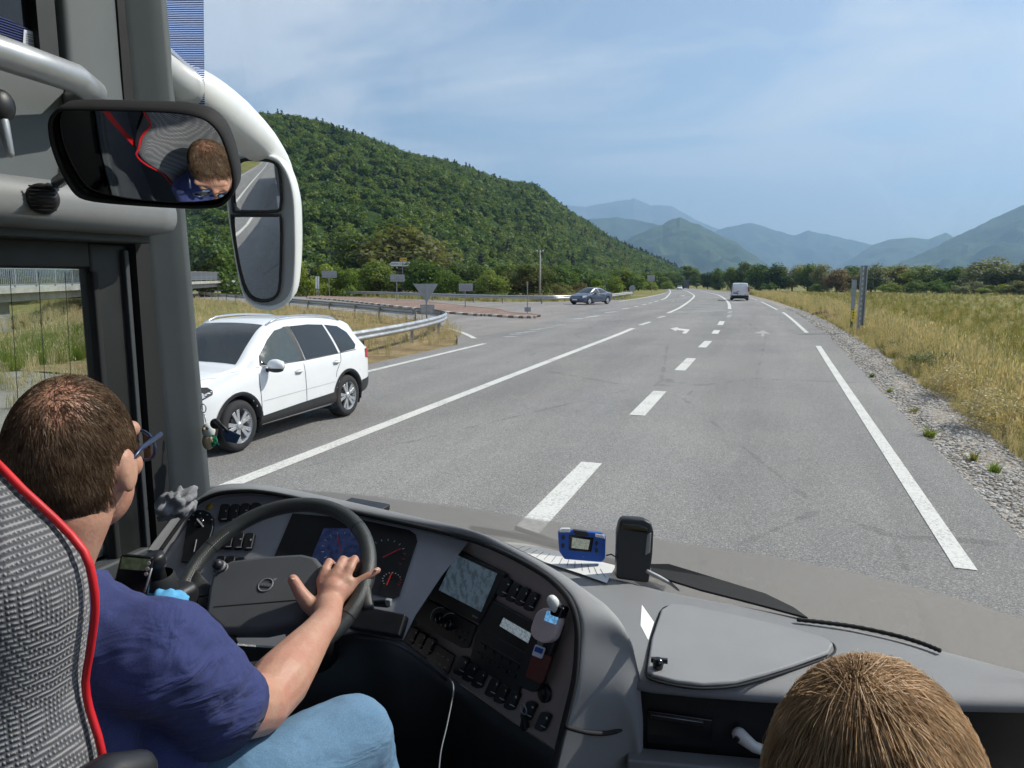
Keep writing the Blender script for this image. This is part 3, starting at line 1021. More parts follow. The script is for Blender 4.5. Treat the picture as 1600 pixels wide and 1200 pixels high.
mountain('wooded_mountain', [(820, 362), (880, 350), (917, 343), (940, 341), (962, 339.5), (990, 343), (1010, 347), (1030, 352), (1060, 372), (1100, 400), (1130, 425)],
         7400, 1500, 'flat topped blue green mountain behind the wooded hillside', 'far_wood', 90)
mountain('peaked_mountain', [(940, 400), (985, 372), (1010, 360), (1030, 352), (1045, 345), (1063, 339), (1075, 345), (1100, 355), (1120, 365), (1150, 378), (1165, 390), (1185, 403), (1215, 425)],
         5200, 1300, 'dark green peaked mountain at the end of the road', 'far_wood', 110)
mountain('low_mountain', [(1290, 425), (1330, 405), (1365, 382), (1390, 374), (1425, 371), (1450, 374), (1466, 368), (1478, 363.5), (1490, 370), (1530, 395), (1570, 420)],
         7600, 1500, 'low rounded blue mountain left of the right hand slope', 'far_wood', 80)
mountain('right_mountain', [(1360, 430), (1400, 412), (1440, 396), (1490, 371), (1530, 352), (1570, 333), (1600, 320), (1700, 285), (1850, 255), (2100, 250), (2500, 262), (3200, 300)],
         5000, 1600, 'big blue slope rising at the right edge of the picture', 'far_wood', 120)

# ------------------------------------------------------------------ foliage
def leaf_cloud(centers, radii, n, size, up=.35, seed=0, shell=.55, elong=1.0):
    r = np.random.default_rng(seed)
    w = np.array(radii) ** 2; w /= w.sum()
    idx = r.choice(len(centers), n, p=w)
    d = r.normal(size=(n, 3)); d /= np.linalg.norm(d, axis=1)[:, None]
    rad = np.array(radii)[idx] * (shell + (1 - shell) * r.random(n) ** .5) * (1 + .18 * r.normal(size=n))
    C = np.array(centers)[idx] + d * rad[:, None] * np.array([1, 1, .82])
    nrm = d + r.normal(size=(n, 3)) * .55; nrm[:, 2] += up
    nrm /= np.linalg.norm(nrm, axis=1)[:, None]
    t = np.cross(nrm, r.normal(size=(n, 3))); t /= np.linalg.norm(t, axis=1)[:, None]
    bt = np.cross(nrm, t)
    s = size * (.6 + .8 * r.random(n))
    a = t * s[:, None] * .5 * elong; b_ = bt * s[:, None] * .5
    bend = nrm * (s * .18)[:, None]
    V = np.stack([C - a, C - b_ * .8 + bend, C + a, C + b_ * .8 + bend], 1).reshape(-1, 3)
    return V
def quads_mesh(name, V, mat, extra=None):
    n = len(V) // 4
    me = bpy.data.meshes.new(name)
    me.vertices.add(len(V)); me.vertices.foreach_set('co', V.astype(np.float32).ravel())
    me.loops.add(len(V)); me.loops.foreach_set('vertex_index', np.arange(len(V), dtype=np.int32))
    me.polygons.add(n); me.polygons.foreach_set('loop_start', np.arange(0, len(V), 4, dtype=np.int32))
    me.materials.append(MAT[mat])
    me.update(calc_edges=True); me.validate()
    return me
def crown_mesh(kind, seed, n, leaf, mat):
    r = np.random.default_rng(seed)
    cs, rs = [], []
    if kind == 'round':
        for i in range(26):
            d = r.normal(size=3); d /= np.linalg.norm(d)
            k = .35 + .65 * r.random()
            cs.append((d[0] * .33 * k, d[1] * .33 * k, .46 + d[2] * .42 * k)); rs.append(.10 + .10 * r.random())
    elif kind == 'tall':
        for i in range(26):
            h = r.random(); a = r.random() * 6.28; w = .20 * (1 - abs(h - .4) * .9)
            cs.append((math.cos(a) * w * r.random() ** .5, math.sin(a) * w * r.random() ** .5, .18 + .74 * h)); rs.append(.06 + .08 * r.random())
    elif kind == 'bush':
        for i in range(22):
            a = r.random() * 6.28; q = r.random() ** .5
            h = (.10 + .72 * r.random()) * (1 - .55 * q * q)
            cs.append((math.cos(a) * .44 * q, math.sin(a) * .44 * q, h)); rs.append(.11 + .10 * r.random())
    elif kind == 'cone':
        for i in range(24):
            h = (i + r.random()) / 24; a = r.random() * 6.28; w = .16 * (1 - h) ** .9
            cs.append((math.cos(a) * w, math.sin(a) * w, .08 + .90 * h)); rs.append(.02 + .075 * (1 - h))
    V = leaf_cloud(cs, rs, n, leaf, seed=seed)
    return quads_mesh('crown', V, mat)
def trunk_mesh(seed, tall=False):
    r = random.Random(seed)
    b = MB()
    top = .62 if not tall else .8
    pts = [Vector((0, 0, -.03)), Vector((r.uniform(-.02, .02), r.uniform(-.02, .02), top * .35)), Vector((r.uniform(-.04, .04), r.uniform(-.04, .04), top * .7)), Vector((r.uniform(-.05, .05), r.uniform(-.05, .05), top))]
    b.tube(pts, [.032, .024, .016, .006], 7)
    for i in range(7):
        a = r.uniform(0, 6.28); h = r.uniform(.22, .5)
        p = Vector((0, 0, h)); e = Vector((math.cos(a) * .26, math.sin(a) * .26, h + r.uniform(.12, .3)))
        b.tube([p, (p + e) / 2 + Vector((0, 0, -.02)), e], [.013, .009, .003], 5)
    me = bpy.data.meshes.new('trunk')
    me.from_pydata([tuple(v) for v in b.v], [], b.f)
    me.polygons.foreach_set('use_smooth', [True] * len(b.f))
    me.materials.append(MAT['bark'])
    return me
TRUNKS = [trunk_mesh(i) for i in range(3)]
CROWN = {}
def crown(kind, var, mat):
    key = (kind, var, mat)
    if key not in CROWN:
        n, lf = {'round': (5200, .042), 'tall': (3600, .04), 'bush': (4200, .048), 'cone': (2200, .05)}[kind]
        CROWN[key] = crown_mesh(kind, 31 * var + len(kind), n, lf, mat)
    return CROWN[key]
def tree(name, label, cat, pos, h, w, kind, var, mat, group, rz=None):
    t = thing(name, label, cat, pos, random.uniform(0, 6.28) if rz is None else rz, group)
    base_w = {'round': .74, 'tall': .52, 'bush': 1.1, 'cone': .38}[kind]
    base_h = {'round': 1.0, 'tall': 1.0, 'bush': .95, 'cone': 1.0}[kind]
    s = Vector((w / base_w, w / base_w, h / base_h))
    o = bpy.data.objects.new('crown', crown(kind, var, mat)); COL.objects.link(o); o.parent = t; o.scale = s
    if kind == 'round': o.location.z = -.05 * h
    o2 = bpy.data.objects.new('trunk', TRUNKS[var % 3]); COL.objects.link(o2); o2.parent = t; o2.scale = Vector((w * .55 + h * .3, w * .55 + h * .3, h * .95))
    return t
def scatter(name, pts, protos, rot, scl, idx, label, kind='stuff', parent=None):
    """one mass of growth or stones: instances on points"""
    me = bpy.data.meshes.new(name)
    me.from_pydata([tuple(p) for p in pts], [], [])
    for nm, tp, dat, key in (('rotv', 'FLOAT_VECTOR', rot, 'vector'), ('sclv', 'FLOAT_VECTOR', scl, 'vector'), ('idx', 'INT', idx, 'value')):
        at = me.attributes.new(nm, tp, 'POINT')
        at.data.foreach_set(key, np.asarray(dat, dtype=np.int32 if tp == 'INT' else np.float32).ravel())
    col = bpy.data.collections.new(name + '_kinds')
    for i, pm in enumerate(protos):
        po = bpy.data.objects.new('%s_kind_%02d' % (name, i), pm)
        col.objects.link(po)
    o = bpy.data.objects.new(name, me)
    COL.objects.link(o)
    me.materials.append(protos[0].materials[0])
    ng = bpy.data.node_groups.new(name, 'GeometryNodeTree')
    ng.interface.new_socket('Geometry', in_out='INPUT', socket_type='NodeSocketGeometry')
    ng.interface.new_socket('Geometry', in_out='OUTPUT', socket_type='NodeSocketGeometry')
    N = ng.nodes; L = ng.links
    gi = N.new('NodeGroupInput'); go = N.new('NodeGroupOutput')
    ip = N.new('GeometryNodeInstanceOnPoints')
    ci = N.new('GeometryNodeCollectionInfo')
    ci.inputs['Collection'].default_value = col
    ci.inputs['Separate Children'].default_value = True
    ci.inputs['Reset Children'].default_value = True
    def attr(nm, tp):
        a = N.new('GeometryNodeInputNamedAttribute'); a.data_type = tp; a.inputs['Name'].default_value = nm
        return a.outputs['Attribute']
    L.new(gi.outputs[0], ip.inputs['Points'])
    L.new(ci.outputs[0], ip.inputs['Instance'])
    ip.inputs['Pick Instance'].default_value = True
    L.new(attr('idx', 'INT'), ip.inputs['Instance Index'])
    er = N.new('FunctionNodeEulerToRotation')
    L.new(attr('rotv', 'FLOAT_VECTOR'), er.inputs[0])
    L.new(er.outputs[0], ip.inputs['Rotation'])
    L.new(attr('sclv', 'FLOAT_VECTOR'), ip.inputs['Scale'])
    L.new(ip.outputs[0], go.inputs[0])
    md = o.modifiers.new('growth', 'NODES'); md.node_group = ng
    tag(o, label, None, None, kind)
    return o
# ---- the wood on the hillside
fp_ = [crown_mesh('round', 100 + i, 420, .13, 'forest') for i in range(5)] + [crown_mesh('cone', 120 + i, 260, .10, 'conifer') for i in range(2)]
pts, rot, scl, idx = [], [], [], []
r = np.random.default_rng(5)
for i in range(NU - 1):
    for j in range(NV - 1):
        p00, p10, p01, p11 = hill[i, j], hill[i + 1, j], hill[i, j + 1], hill[i + 1, j + 1]
        v = (j + .5) / (NV - 1) * 1.25
        if v > 1.04: continue
        area = np.linalg.norm(np.cross(p10 - p00, p01 - p00))
        x_img = -1300 + 2415 * i / (NU - 1)
        if x_img < 150: dens = 1 / 60.
        else: dens = 1 / 27.
        k = r.poisson(area * dens)
        for _ in range(min(k, 90)):
            a, c_ = r.random(), r.random()
            p = p00 * (1 - a) * (1 - c_) + p10 * a * (1 - c_) + p01 * (1 - a) * c_ + p11 * a * c_
            crest = v > .955
            patch = mnoise.noise(Vector((p[0] * .012, p[1] * .012, 7)))
            con = (crest and r.random() < .62) or (not crest and r.random() < .05 + .25 * max(0, patch))
            if con:
                h = 11 * (.6 + .8 * r.random()) if crest else 8 * (.7 + .6 * r.random())
                s = (h * 1.25, h * 1.25, h); ii = 5 + int(r.integers(2))
            else:
                h = 5.4 * (.65 + .8 * r.random()) * (.8 if crest else 1)
                s = (h * 1.2, h * 1.2, h * 1.0); ii = int(r.integers(5))
            pts.append((p[0], p[1], p[2] - h * .22)); rot.append((0, 0, r.random() * 6.28)); scl.append(s); idx.append(ii)
print('forest trees', len(pts))
scatter('hillside_wood', pts, fp_, rot, scl, idx, 'dense green wood covering the hillside with dark firs along its crest')
# ---- single trees: left of the junction, behind the far guard rail
def tree_px(x, topy, d, wpx, kind, var, mat, label, group, name=None, by=None):
    B = dep(x, 445, d)
    z = gz(B.y) - .1
    T = dep(x, topy, d)
    h = T.z - z
    w = wpx * d / FPX
    nm = name or ('bush' if kind == 'bush' else 'tree')
    return tree(nm, label, 'bush' if kind == 'bush' else 'tree', (B.x, B.y, z), h, w, kind, var, mat, group)
LT = [
    (318, 325, 92, 120, 'round', 0, 'leaf_mid', 'green tree beyond the parapet, between the pillar and the outside mirror'),
    (484, 392, 98, 86, 'bush', 0, 'leaf_bright', 'bright green bush right of the outside mirror, behind the delineator'),
    (535, 408, 99, 62, 'bush', 1, 'leaf_bright', 'low bright bush behind the leftmost grey sign back'),
    (565, 352, 122, 105, 'round', 2, 'leaf_dark', 'dark tree left of the tall yellowish tree'),
    (625, 326, 118, 150, 'round', 3, 'leaf_olive', 'tallest yellowish olive tree above the white direction sign'),
    (588, 392, 104, 84, 'round', 4, 'leaf_mid', 'mid green tree below left of the white direction sign'),
    (668, 395, 100, 80, 'round', 5, 'leaf_mid', 'green tree right of the white direction sign'),
    (700, 418, 92, 64, 'bush', 2, 'leaf_mid', 'rounded bush right of the triangular sign back'),
    (728, 392, 112, 78, 'round', 0, 'leaf_dark', 'dark green tree above the grey sign back on the island'),
    (765, 420, 92, 78, 'bush', 3, 'leaf_mid', 'broad green bush right of the island sign back'),
    (822, 398, 96, 86, 'round', 1, 'leaf_dark', 'dark round tree left of the thin grey pole'),
    (795, 405, 108, 60, 'round', 2, 'leaf_mid', 'small green tree just left of the dark round tree'),
    (868, 402, 112, 66, 'round', 3, 'leaf_mid', 'green tree just right of the thin grey pole'),
    (905, 404, 122, 76, 'round', 4, 'leaf_mid', 'green tree above the dark blue car'),
    (878, 437, 92, 46, 'bush', 4, 'leaf_olive', 'low olive bush left of the dark blue car'),
    (905, 438, 97, 44, 'bush', 5, 'leaf_brown', 'reddish brown bush behind the dark blue car'),
    (948, 424, 105, 58, 'bush', 0, 'leaf_bright', 'light green bush right of the dark blue car'),
    (975, 412, 180, 62, 'round', 5, 'leaf_mid', 'green tree above the round sign back'),
]
for a in LT:
    tree_px(*a, 'trees and bushes behind the far guard rail')
FT = [
    (1003, 415, 250, 46, 'round', 0, 'leaf_dark'), (1024, 418, 300, 44, 'round', 1, 'leaf_mid'), (1040, 421, 320, 36, 'round', 2, 'leaf_dark'), (1056, 420, 400, 36, 'round', 3, 'leaf_mid'),
    (1076, 414, 420, 34, 'tall', 0, 'leaf_mid'), (1089, 420, 400, 24, 'tall', 1, 'leaf_mid'), (1016, 437, 230, 26, 'bush', 2, 'leaf_bright'), (1044, 438, 290, 26, 'bush', 3, 'leaf_bright'),
]
FL = ['dark round tree just left of the far rectangular sign', 'green tree rising behind the far rectangular sign', 'dark tree right of the far rectangular sign', 'green tree above the far white car',
      'slim green tree right behind the distant lorry', 'slim tree where the road disappears', 'bright low bush under the far rectangular sign', 'bright low bush left of the far white car']
for a, lb in zip(FT, FL):
    tree_px(*a, lb, 'trees along the far bend')
RTR = [
    (1106, 415, 330, 26, 'round', 0, 'leaf_dark', 'small dark tree at the left end of the right hand row'),
    (1124, 411, 300, 34, 'round', 1, 'leaf_mid', 'second tree from the left end of the right hand row'),
    (1142, 413, 290, 32, 'round', 2, 'leaf_mid', 'tree rising directly behind the van roof'),
    (1163, 399, 285, 40, 'round', 3, 'leaf_dark', 'tall dark tree just above the van'),
    (1187, 401, 262, 44, 'round', 4, 'leaf_mid', 'broad green tree right of the van'),
    (1213, 405, 258, 44, 'round', 5, 'leaf_dark', 'dark green tree second right of the van'),
    (1238, 399, 262, 46, 'round', 0, 'leaf_silver', 'pale grey green tree between two dark trees right of the van'),
    (1262, 402, 250, 46, 'round', 1, 'leaf_mid', 'tall green tree left of the brownish tree'),
    (1285, 407, 240, 40, 'round', 2, 'leaf_silver', 'silvery tree directly left of the brownish tree'),
    (1308, 411, 225, 42, 'round', 3, 'leaf_brown', 'brownish tree left of the two roadside posts'),
    (1332, 404, 235, 48, 'round', 4, 'leaf_mid', 'green tree behind the green marker post'),
    (1362, 406, 220, 52, 'round', 5, 'leaf_silver', 'silver green tree right of the perforated steel post'),
    (1388, 401, 238, 50, 'round', 0, 'leaf_mid', 'tall tree second right of the perforated steel post'),
    (1412, 404, 232, 52, 'round', 1, 'leaf_olive', 'olive tree above the middle of the meadow'),
    (1438, 409, 218, 54, 'round', 2, 'leaf_mid', 'green tree right of the olive tree over the meadow'),
    (1468, 411, 214, 52, 'round', 3, 'leaf_dark', 'dark tree over the right half of the meadow'),
    (1496, 405, 210, 58, 'round', 4, 'leaf_mid', 'green tree left of the big silvery tree'),
    (1534, 393, 198, 78, 'round', 5, 'leaf_silver', 'biggest silvery tree on the right of the row'),
    (1575, 398, 192, 72, 'round', 0, 'leaf_silver', 'silvery tree second from the right edge of the picture'),
    (1612, 396, 185, 76, 'round', 1, 'leaf_silver', 'silvery tree cut by the right edge of the picture'),
    (1200, 438, 250, 26, 'bush', 0, 'leaf_bright', 'bright shrub at the foot of the trees right of the van'),
    (1276, 442, 228, 26, 'bush', 1, 'leaf_mid', 'small shrub under the silvery tree left of the posts'),
    (1392, 440, 206, 40, 'bush', 2, 'leaf_bright', 'bright green shrub right of the steel post at the meadow edge'),
    (1432, 436, 200, 44, 'bush', 3, 'leaf_mid', 'green shrub at the far edge of the meadow middle'),
    (1472, 433, 196, 50, 'bush', 4, 'leaf_bright', 'light green shrub under the dark tree at the meadow edge'),
    (1515, 436, 188, 56, 'bush', 5, 'leaf_silver', 'silvery shrub at the foot of the biggest silvery tree'),
    (1560, 440, 182, 56, 'bush', 0, 'leaf_bright', 'bright shrub near the right edge under silvery trees'),
    (1600, 436, 176, 60, 'bush', 1, 'leaf_olive', 'olive shrub at the right edge of the picture'),
]
for a in RTR:
    tree_px(*a, 'tree row beyond the meadow')
# trees seen through the driver's window behind the overpass
for i, (x, ty, d, w, kd, var, mt, lb) in enumerate([(20, 380, 75, 150, 'round', 0, 'leaf_mid', 'green tree behind the overpass railing at the left edge of the driver window'), (105, 385, 82, 130, 'round', 1, 'leaf_dark', 'dark tree behind the overpass railing in the driver window'),]):
    tree_px(x, ty, d, w, kd, var, mt, lb, 'trees behind the overpass')
# ------------------------------------------------------------------ grass and stones
def blade_mesh(name, n, h, spread, mat, seed, lean=.35, w=.012, seedhead=False):
    r = random.Random(seed)
    b = MB()
    for i in range(n):
        a = r.uniform(0, 6.28); q = r.random() ** .5 * spread
        p = Vector((math.cos(a) * q, math.sin(a) * q, -.02))
        az = r.uniform(0, 6.28); L = h * r.uniform(.55, 1.15); k = r.uniform(.1, lean)
        d = Vector((math.cos(az), math.sin(az), 0)); s = Vector((-d.y, d.x, 0)) * (w * r.uniform(.6, 1.3) / 2)
        p1 = p + Vector((0, 0, L * .55)) + d * (k * L * .3); p2 = p + Vector((0, 0, L)) + d * (k * L)
        b.add([p - s, p + s, p1 + s * .8, p1 - s * .8, p2], [(0, 1, 2, 3), (3, 2, 4)])
        if seedhead and r.random() < .6:
            t = d * .02; u = Vector((0, 0, .05))
            b.add([p2 - u, p2 - s * 2.2 - u * .2, p2 + u, p2 + s * 2.2 - u * .2], [(0, 1, 2, 3)])
    me = bpy.data.meshes.new(name)
    me.from_pydata([tuple(v) for v in b.v], [], b.f)
    me.materials.append(MAT[mat])
    return me
r = np.random.default_rng(11)
def in_view(x, y, m=60):
    d = Vector((x, y, 0)) - CAMP
    f_ = d.dot(FW)
    if f_ < 1: return False
    u = 800 + FPX * d.dot(RT) / f_
    return -m < u < 1600 + m
def put(n, sampler, protos, sc_lo, sc_hi, zf, name, label, weights=None, flat=1.0, check=True):
    P, R_, S, I = [], [], [], []
    tries = 0
    while len(P) < n and tries < n * 12:
        tries += 1
        q = sampler()
        if q is None: continue
        x, y, k = q
        if check and not in_view(x, y): continue
        P.append((x, y, zf(x, y))); R_.append((r.normal() * .08, r.normal() * .08, r.random() * 6.28))
        s = (sc_lo + (sc_hi - sc_lo) * r.random()) * k
        S.append((s, s, s * flat)); I.append(int(r.choice(len(protos), p=weights)))
    return scatter(name, P, protos, R_, S, I, label)
gd = [blade_mesh('tuft', 26, .6, .16, 'grass_dry', i, seedhead=True) for i in range(3)]
go_ = [blade_mesh('tuft', 30, .5, .18, 'grass_olive', 10 + i) for i in range(3)]
gg = [blade_mesh('tuft', 30, .45, .18, 'grass_green', 20 + i) for i in range(3)]
def far_r(lo, hi):
    return math.exp(math.log(lo) + (math.log(hi) - math.log(lo)) * r.random())
def s_verge():
    Y = far_r(6, 130); w = 2.95 + abs(r.normal()) * (.8 + Y * .012)
    e = w - 2.95
    if mnoise.noise(Vector((Y * .6, w * 1.2, 4))) < -.25: return None
    return cc(Y) + w, Y, min(1.0, .22 + .55 * e) * (1 + Y * .004)
put(5200, s_verge, gd + go_[:1] + gg[:1], .55, 1.25, ground_z, 'verge_grass', 'tall dry straw coloured grass along the right road edge', [.22, .22, .20, .22, .14])
def s_field():
    Y = far_r(9, 210); X = 4.2 + far_r(.3, 95) + cc(Y)
    return X, Y, 1 + Y * .006
put(15000, s_field, gd[:1] + go_ + gg[:1], .35, .7, ground_z, 'meadow_grass', 'yellow green meadow grass on the right', [.14, .27, .27, .22, .10])
def s_green():
    Y = 10 + 16 * r.random(); X = 5.6 + 9 * r.random() + (Y - 18) * .25
    if mnoise.noise(Vector((X * .25, Y * .25, 2))) < -.18: return None
    return X, Y, 1
put(3400, s_green, gg + go_[:1], .6, 1.1, ground_z, 'green_grass', 'lush green grass patch beside the dry verge', [.3, .3, .25, .15])
def poly_sampler(poly, k=1):
    xs = [p[0] for p in poly]; ys = [p[1] for p in poly]
    def f():
        x = min(xs) + (max(xs) - min(xs)) * r.random(); y = min(ys) + (max(ys) - min(ys)) * r.random()
        ins = False
        for (x0, y0), (x1, y1) in zip(poly, poly[1:] + poly[:1]):
            if (y0 > y) != (y1 > y) and x < (x1 - x0) * (y - y0) / (y1 - y0) + x0: ins = not ins
        return (x, y, k) if ins else None
    return f
put(2600, poly_sampler([(-10.1, 8), (-10.5, 24), (-13, 29.5), (-18.5, 35), (-32, 44), (-58, 61), (-62, 50), (-34, 24), (-18, 11)]), gd + go_[:1], .35, .85, lambda x, y: gz(y) - .03, 'dry_grass', 'dry straw grass inside the curved guard rail', [.33, .33, .26, .08])
put(2500, poly_sampler([(-17.8, 11.5), (-18, 15), (-24, 21), (-26, 20), (-27, 14), (-22, 9)]), gg + go_[:1] + gd[:1], .5, 1.1, ground_z, 'bank_grass', 'bright green weeds on the bank below the overpass', [.36, .3, .2, .08, .06])
put(900, poly_sampler([(-26, 66), (-40, 77), (-58, 90), (-62, 95), (-40, 82), (-22, 69), (-18, 84), (-22, 120), (-26, 118)]), gd[:1] + go_ + gg[:1], .7, 1.3, lambda x, y: gz(y) - .08, 'rail_grass', 'grass growing under the far guard rail', [.3, .2, .2, .15, .15])
# loose stones on the shoulder
def stone(seed):
    rr = random.Random(seed)
    b = MB(); b.ball((0, 0, .3), (1, .8, .6), 7, 5)
    me = bpy.data.meshes.new('stone')
    me.from_pydata([tuple(v * (1 + .25 * mnoise.noise(v * 1.7 + Vector((seed * 3, 0, 0))))) for v in b.v], [], b.f)
    me.materials.append(MAT['stone']); return me
m_, nt_, out_ = newmat('stone')
t_ = NT(nt_); oi_ = t_.n('ShaderNodeObjectInfo')
t_.l(t_.pbr(t_.mix(.5, t_.ramp(oi_.outputs['Random'], [(0, (.22, .19, .16)), (.5, (.40, .37, .33)), (1, (.62, .59, .55))]), t_.ramp(t_.noise(t_.coord(), 3), [(.3, (.6, .6, .6)), (.7, (1.3, 1.3, 1.3))]), 'MULTIPLY'), .9, 0, .2), out_.inputs[0])
st = [stone(i) for i in range(4)]
def s_stone():
    Y = far_r(5.5, 60); w = 2.06 + .95 * r.random() ** .9
    return cc(Y) + w, Y, (1 + Y * .02)
put(9000, s_stone, st, .010, .026, lambda x, y: gz(y) - .028, 'shoulder_stones', 'loose pale stones on the gravel shoulder', None, .8)
# ---- single weeds rooted in the gravel, each one a plant
def weed_mesh(seed, mat):
    return blade_mesh('leaves', 34, .16, .05, mat, seed, lean=1.6, w=.03)
WM = [weed_mesh(i, m) for i, m in enumerate(('grass_green', 'leaf_mid', 'grass_olive'))]
for i, (px_, py_, k, v, lb) in enumerate([(1452, 681, 1.2, 1, 'dark green weed tuft in the gravel beside the long edge line'), (1520, 717, .9, 2, 'small olive weed in the gravel nearest the camera'), (1553, 735, .9, 0, 'green weed in the gravel close to the picture edge'),
                                       (1428, 642, .7, 2, 'small weed in the gravel above the dark green tuft'), (1362, 588, .8, 1, 'weed at the asphalt edge left of the tall grass'), (1390, 611, .7, 0, 'green weed in the gravel below the pale bush')]):
    P = gnd(px_, py_)
    t = thing('weed', lb, 'plant', (P.x, P.y, -.03), random.uniform(0, 6), 'weeds in the gravel')
    o = bpy.data.objects.new('leaves', WM[v]); COL.objects.link(o); o.parent = t; o.scale = (k, k, k)
# pale feathery bushes of the verge
VB = crown_mesh('bush', 77, 2600, .035, 'grass_dry')
VB2 = crown_mesh('bush', 78, 2600, .035, 'leaf_silver')
for px_, py_, h, w, me, lb in [(1455, 582, .85, 1.5, VB2, 'grey green feathery bush on the verge right of the posts'), (1560, 668, .8, 1.3, VB, 'straw coloured feathery bush at the right edge of the verge'), (1500, 618, .8, 1.3, VB, 'pale dry bush in the middle of the verge'), (1402, 548, .6, 1.2, VB2, 'small grey green bush right of the steel post')]:
    P = gnd(px_, py_)
    t = thing('bush', lb, 'bush', (P.x, P.y, ground_z(P.x, P.y)), random.uniform(0, 6), 'bushes on the verge')
    o = bpy.data.objects.new('crown', me); COL.objects.link(o); o.parent = t; o.scale = (w / 1.1, w / 1.1, h)

# ------------------------------------------------------------------ guard rails
WPROF = [(.0, -.155), (.012, -.135), (.075, -.10), (.08, -.06), (.02, -.015), (.0, 0), (.02, .015), (.08, .06), (.075, .10), (.012, .135), (.0, .155)]
def guard_rail(label, pts, face, spacing, height=.60, mat='galvanised', closed_end=False):
    P = smoothpoly([Vector((p[0], p[1], 0)) for p in pts], 8)
    t = thing('guard_rail', label, 'guard rail', (P[0].x, P[0].y, gz(P[0].y)), 0, 'steel guard rails of the junction')
    rows = []; back = []
    for i, p in enumerate(P):
        d = (P[min(i + 1, len(P) - 1)] - P[max(i - 1, 0)]).normalized()
        n = Vector((d.y, -d.x, 0)) * face
        z = gz(p.y) + height
        rows.append([Vector((p.x, p.y, z + h)) + n * (.06 + o_) for o_, h in WPROF])
    m = len(WPROF)
    b = MB()
    vs_ = [q for r_ in rows for q in r_]
    fs = [(i * m + k, i * m + k + 1, (i + 1) * m + k + 1, (i + 1) * m + k) for i in range(len(rows) - 1) for k in range(m - 1)]
    b.add(vs_, fs, True)
    o = b.build('beam', mat, t)
    sd = o.modifiers.new('sol', 'SOLIDIFY'); sd.thickness = .006; sd.offset = 0
    acc = 0
    nxt = spacing * .4
    for a, b_ in zip(P, P[1:]):
        L = (b_ - a).length
        while acc + L > nxt:
            q = a + (b_ - a) * ((nxt - acc) / L)
            d = (b_ - a).normalized(); n = Vector((d.y, -d.x, 0)) * face
            z = gz(q.y)
            pb = MB()
            w = .1
            for off in (-.045, .045):
                pb.bar(Vector((q.x, q.y, z - .2)) - n * .02 + d * off, Vector((q.x, q.y, z + height + .1)) - n * .02 + d * off, .01, .07, n)
            pb.bar(Vector((q.x, q.y, z - .2)) - n * .055, Vector((q.x, q.y, z + height + .1)) - n * .055, .1, .008, n)
            pb.box((q.x + n.x * .035, q.y + n.y * .035, z + height), (.06, .06, .2))
            pb.build('post', 'galvanised_dull', t)
            nxt += spacing
        acc += L
    return t
nearp = [(-10.95, 13), (-11.1, 16), (-11.3, 19.2), (-11.7, 22.6), (-12.4, 26), (-13.3, 28.6), (-14.6, 30.6), (-16.4, 32.2)] + [(gnd(x, y).x, gnd(x, y).y) for x, y in ((645, 506.5), (608, 502.6), (565, 496), (517.6, 490.5), (468.6, 484.8))]
g0 = gnd(371, 473.6); nearp += [(g0.x, g0.y)]
g0 = gnd(310, 466); nearp += [(g0.x, g0.y)]
guard_rail('galvanised guard rail bending round the corner behind the white SUV', nearp, 1, 4.0, .58)
fr_ = [(gnd(x, y).x, gnd(x, y).y) for x, y in ((330, 459), (480, 461.5), (592, 465), (679, 469.5), (752, 472.5), (800, 473.8), (854, 474.7), (890, 474), (925, 472), (953, 470), (987, 464))]
guard_rail('long straight guard rail along the far side of the junction', fr_, 1, 4.0, .58)

# ------------------------------------------------------------------ signs
def sgn(base, name, label, cat='sign'):
    P = gnd(*base)
    t = thing(name, label, cat, P)
    d = (P - CAMP).dot(FW)
    return t, P, d
def post(t, P, d, x, topy, w=.07, mat='galvanised_dull', off=.04):
    T = dep(x, topy, d)
    b = MB()
    b.box((P.x + FH.x * off * -1, P.y + FH.y * off * -1, (P.z - .2 + T.z) / 2), (w, w * .6, T.z - P.z + .2), Matrix.Rotation(YAW, 3, 'Z'))
    b.build('post', mat, t)
def plate_px(t, d, poly, th, mat, name='plate', off=0.0, frame=True):
    b = MB()
    pts = [dep(x, y, d) for x, y in poly]
    c = sum(pts, Vector()) / len(pts)
    # upright plates: square to the ground
    pts = [c + RT * (p - c).dot(RT) + Vector((0, 0, 1)) * (p - c).dot(Vector((0, 0, 1))) for p in pts]
    b.prism([p + FH * off for p in pts], FH, th)
    return b.build(name, mat, t, bevel=.004)
def rect(x0, y0, x1, y1): return [(x0, y0), (x1, y0), (x1, y1), (x0, y1)]
def sign_back(base, x, plates, topy, label, name='traffic_sign'):
    t, P, d = sgn(base, name, label)
    post(t, P, d, x, topy)
    for poly in plates:
        plate_px(t, d, poly, .03, 'sign_back')
        xs = [p[0] for p in poly]; ys = [p[1] for p in poly]
        # stiffening rails folded round the back of the plate
        if len(poly) == 4:
            for f_ in (.3, .7):
                yy = min(ys) + (max(ys) - min(ys)) * f_
                a, b_ = dep(min(xs) + .6, yy, d) - FH * .012, dep(max(xs) - .6, yy, d) - FH * .012
                MB().bar(a, b_, .024, .04).build('rail', 'galvanised_dull', t)
    return t
tri = sign_back((667, 508), 666, [[(645.5, 443.5), (684.5, 443.5), (666.5, 473)]], 443, 'grey back of the triangular give way sign inside the guard rail corner', 'give_way_sign')
d_ = (gnd(667, 508) - CAMP).dot(FW)
plate_px(tri, d_, rect(656.5, 476, 679, 490), .03, 'sign_back', 'distance_plate')
plate_px(tri, d_, rect(658, 477.3, 677.5, 488.7), .004, 'galvanised', 'plate_rim', -.006)
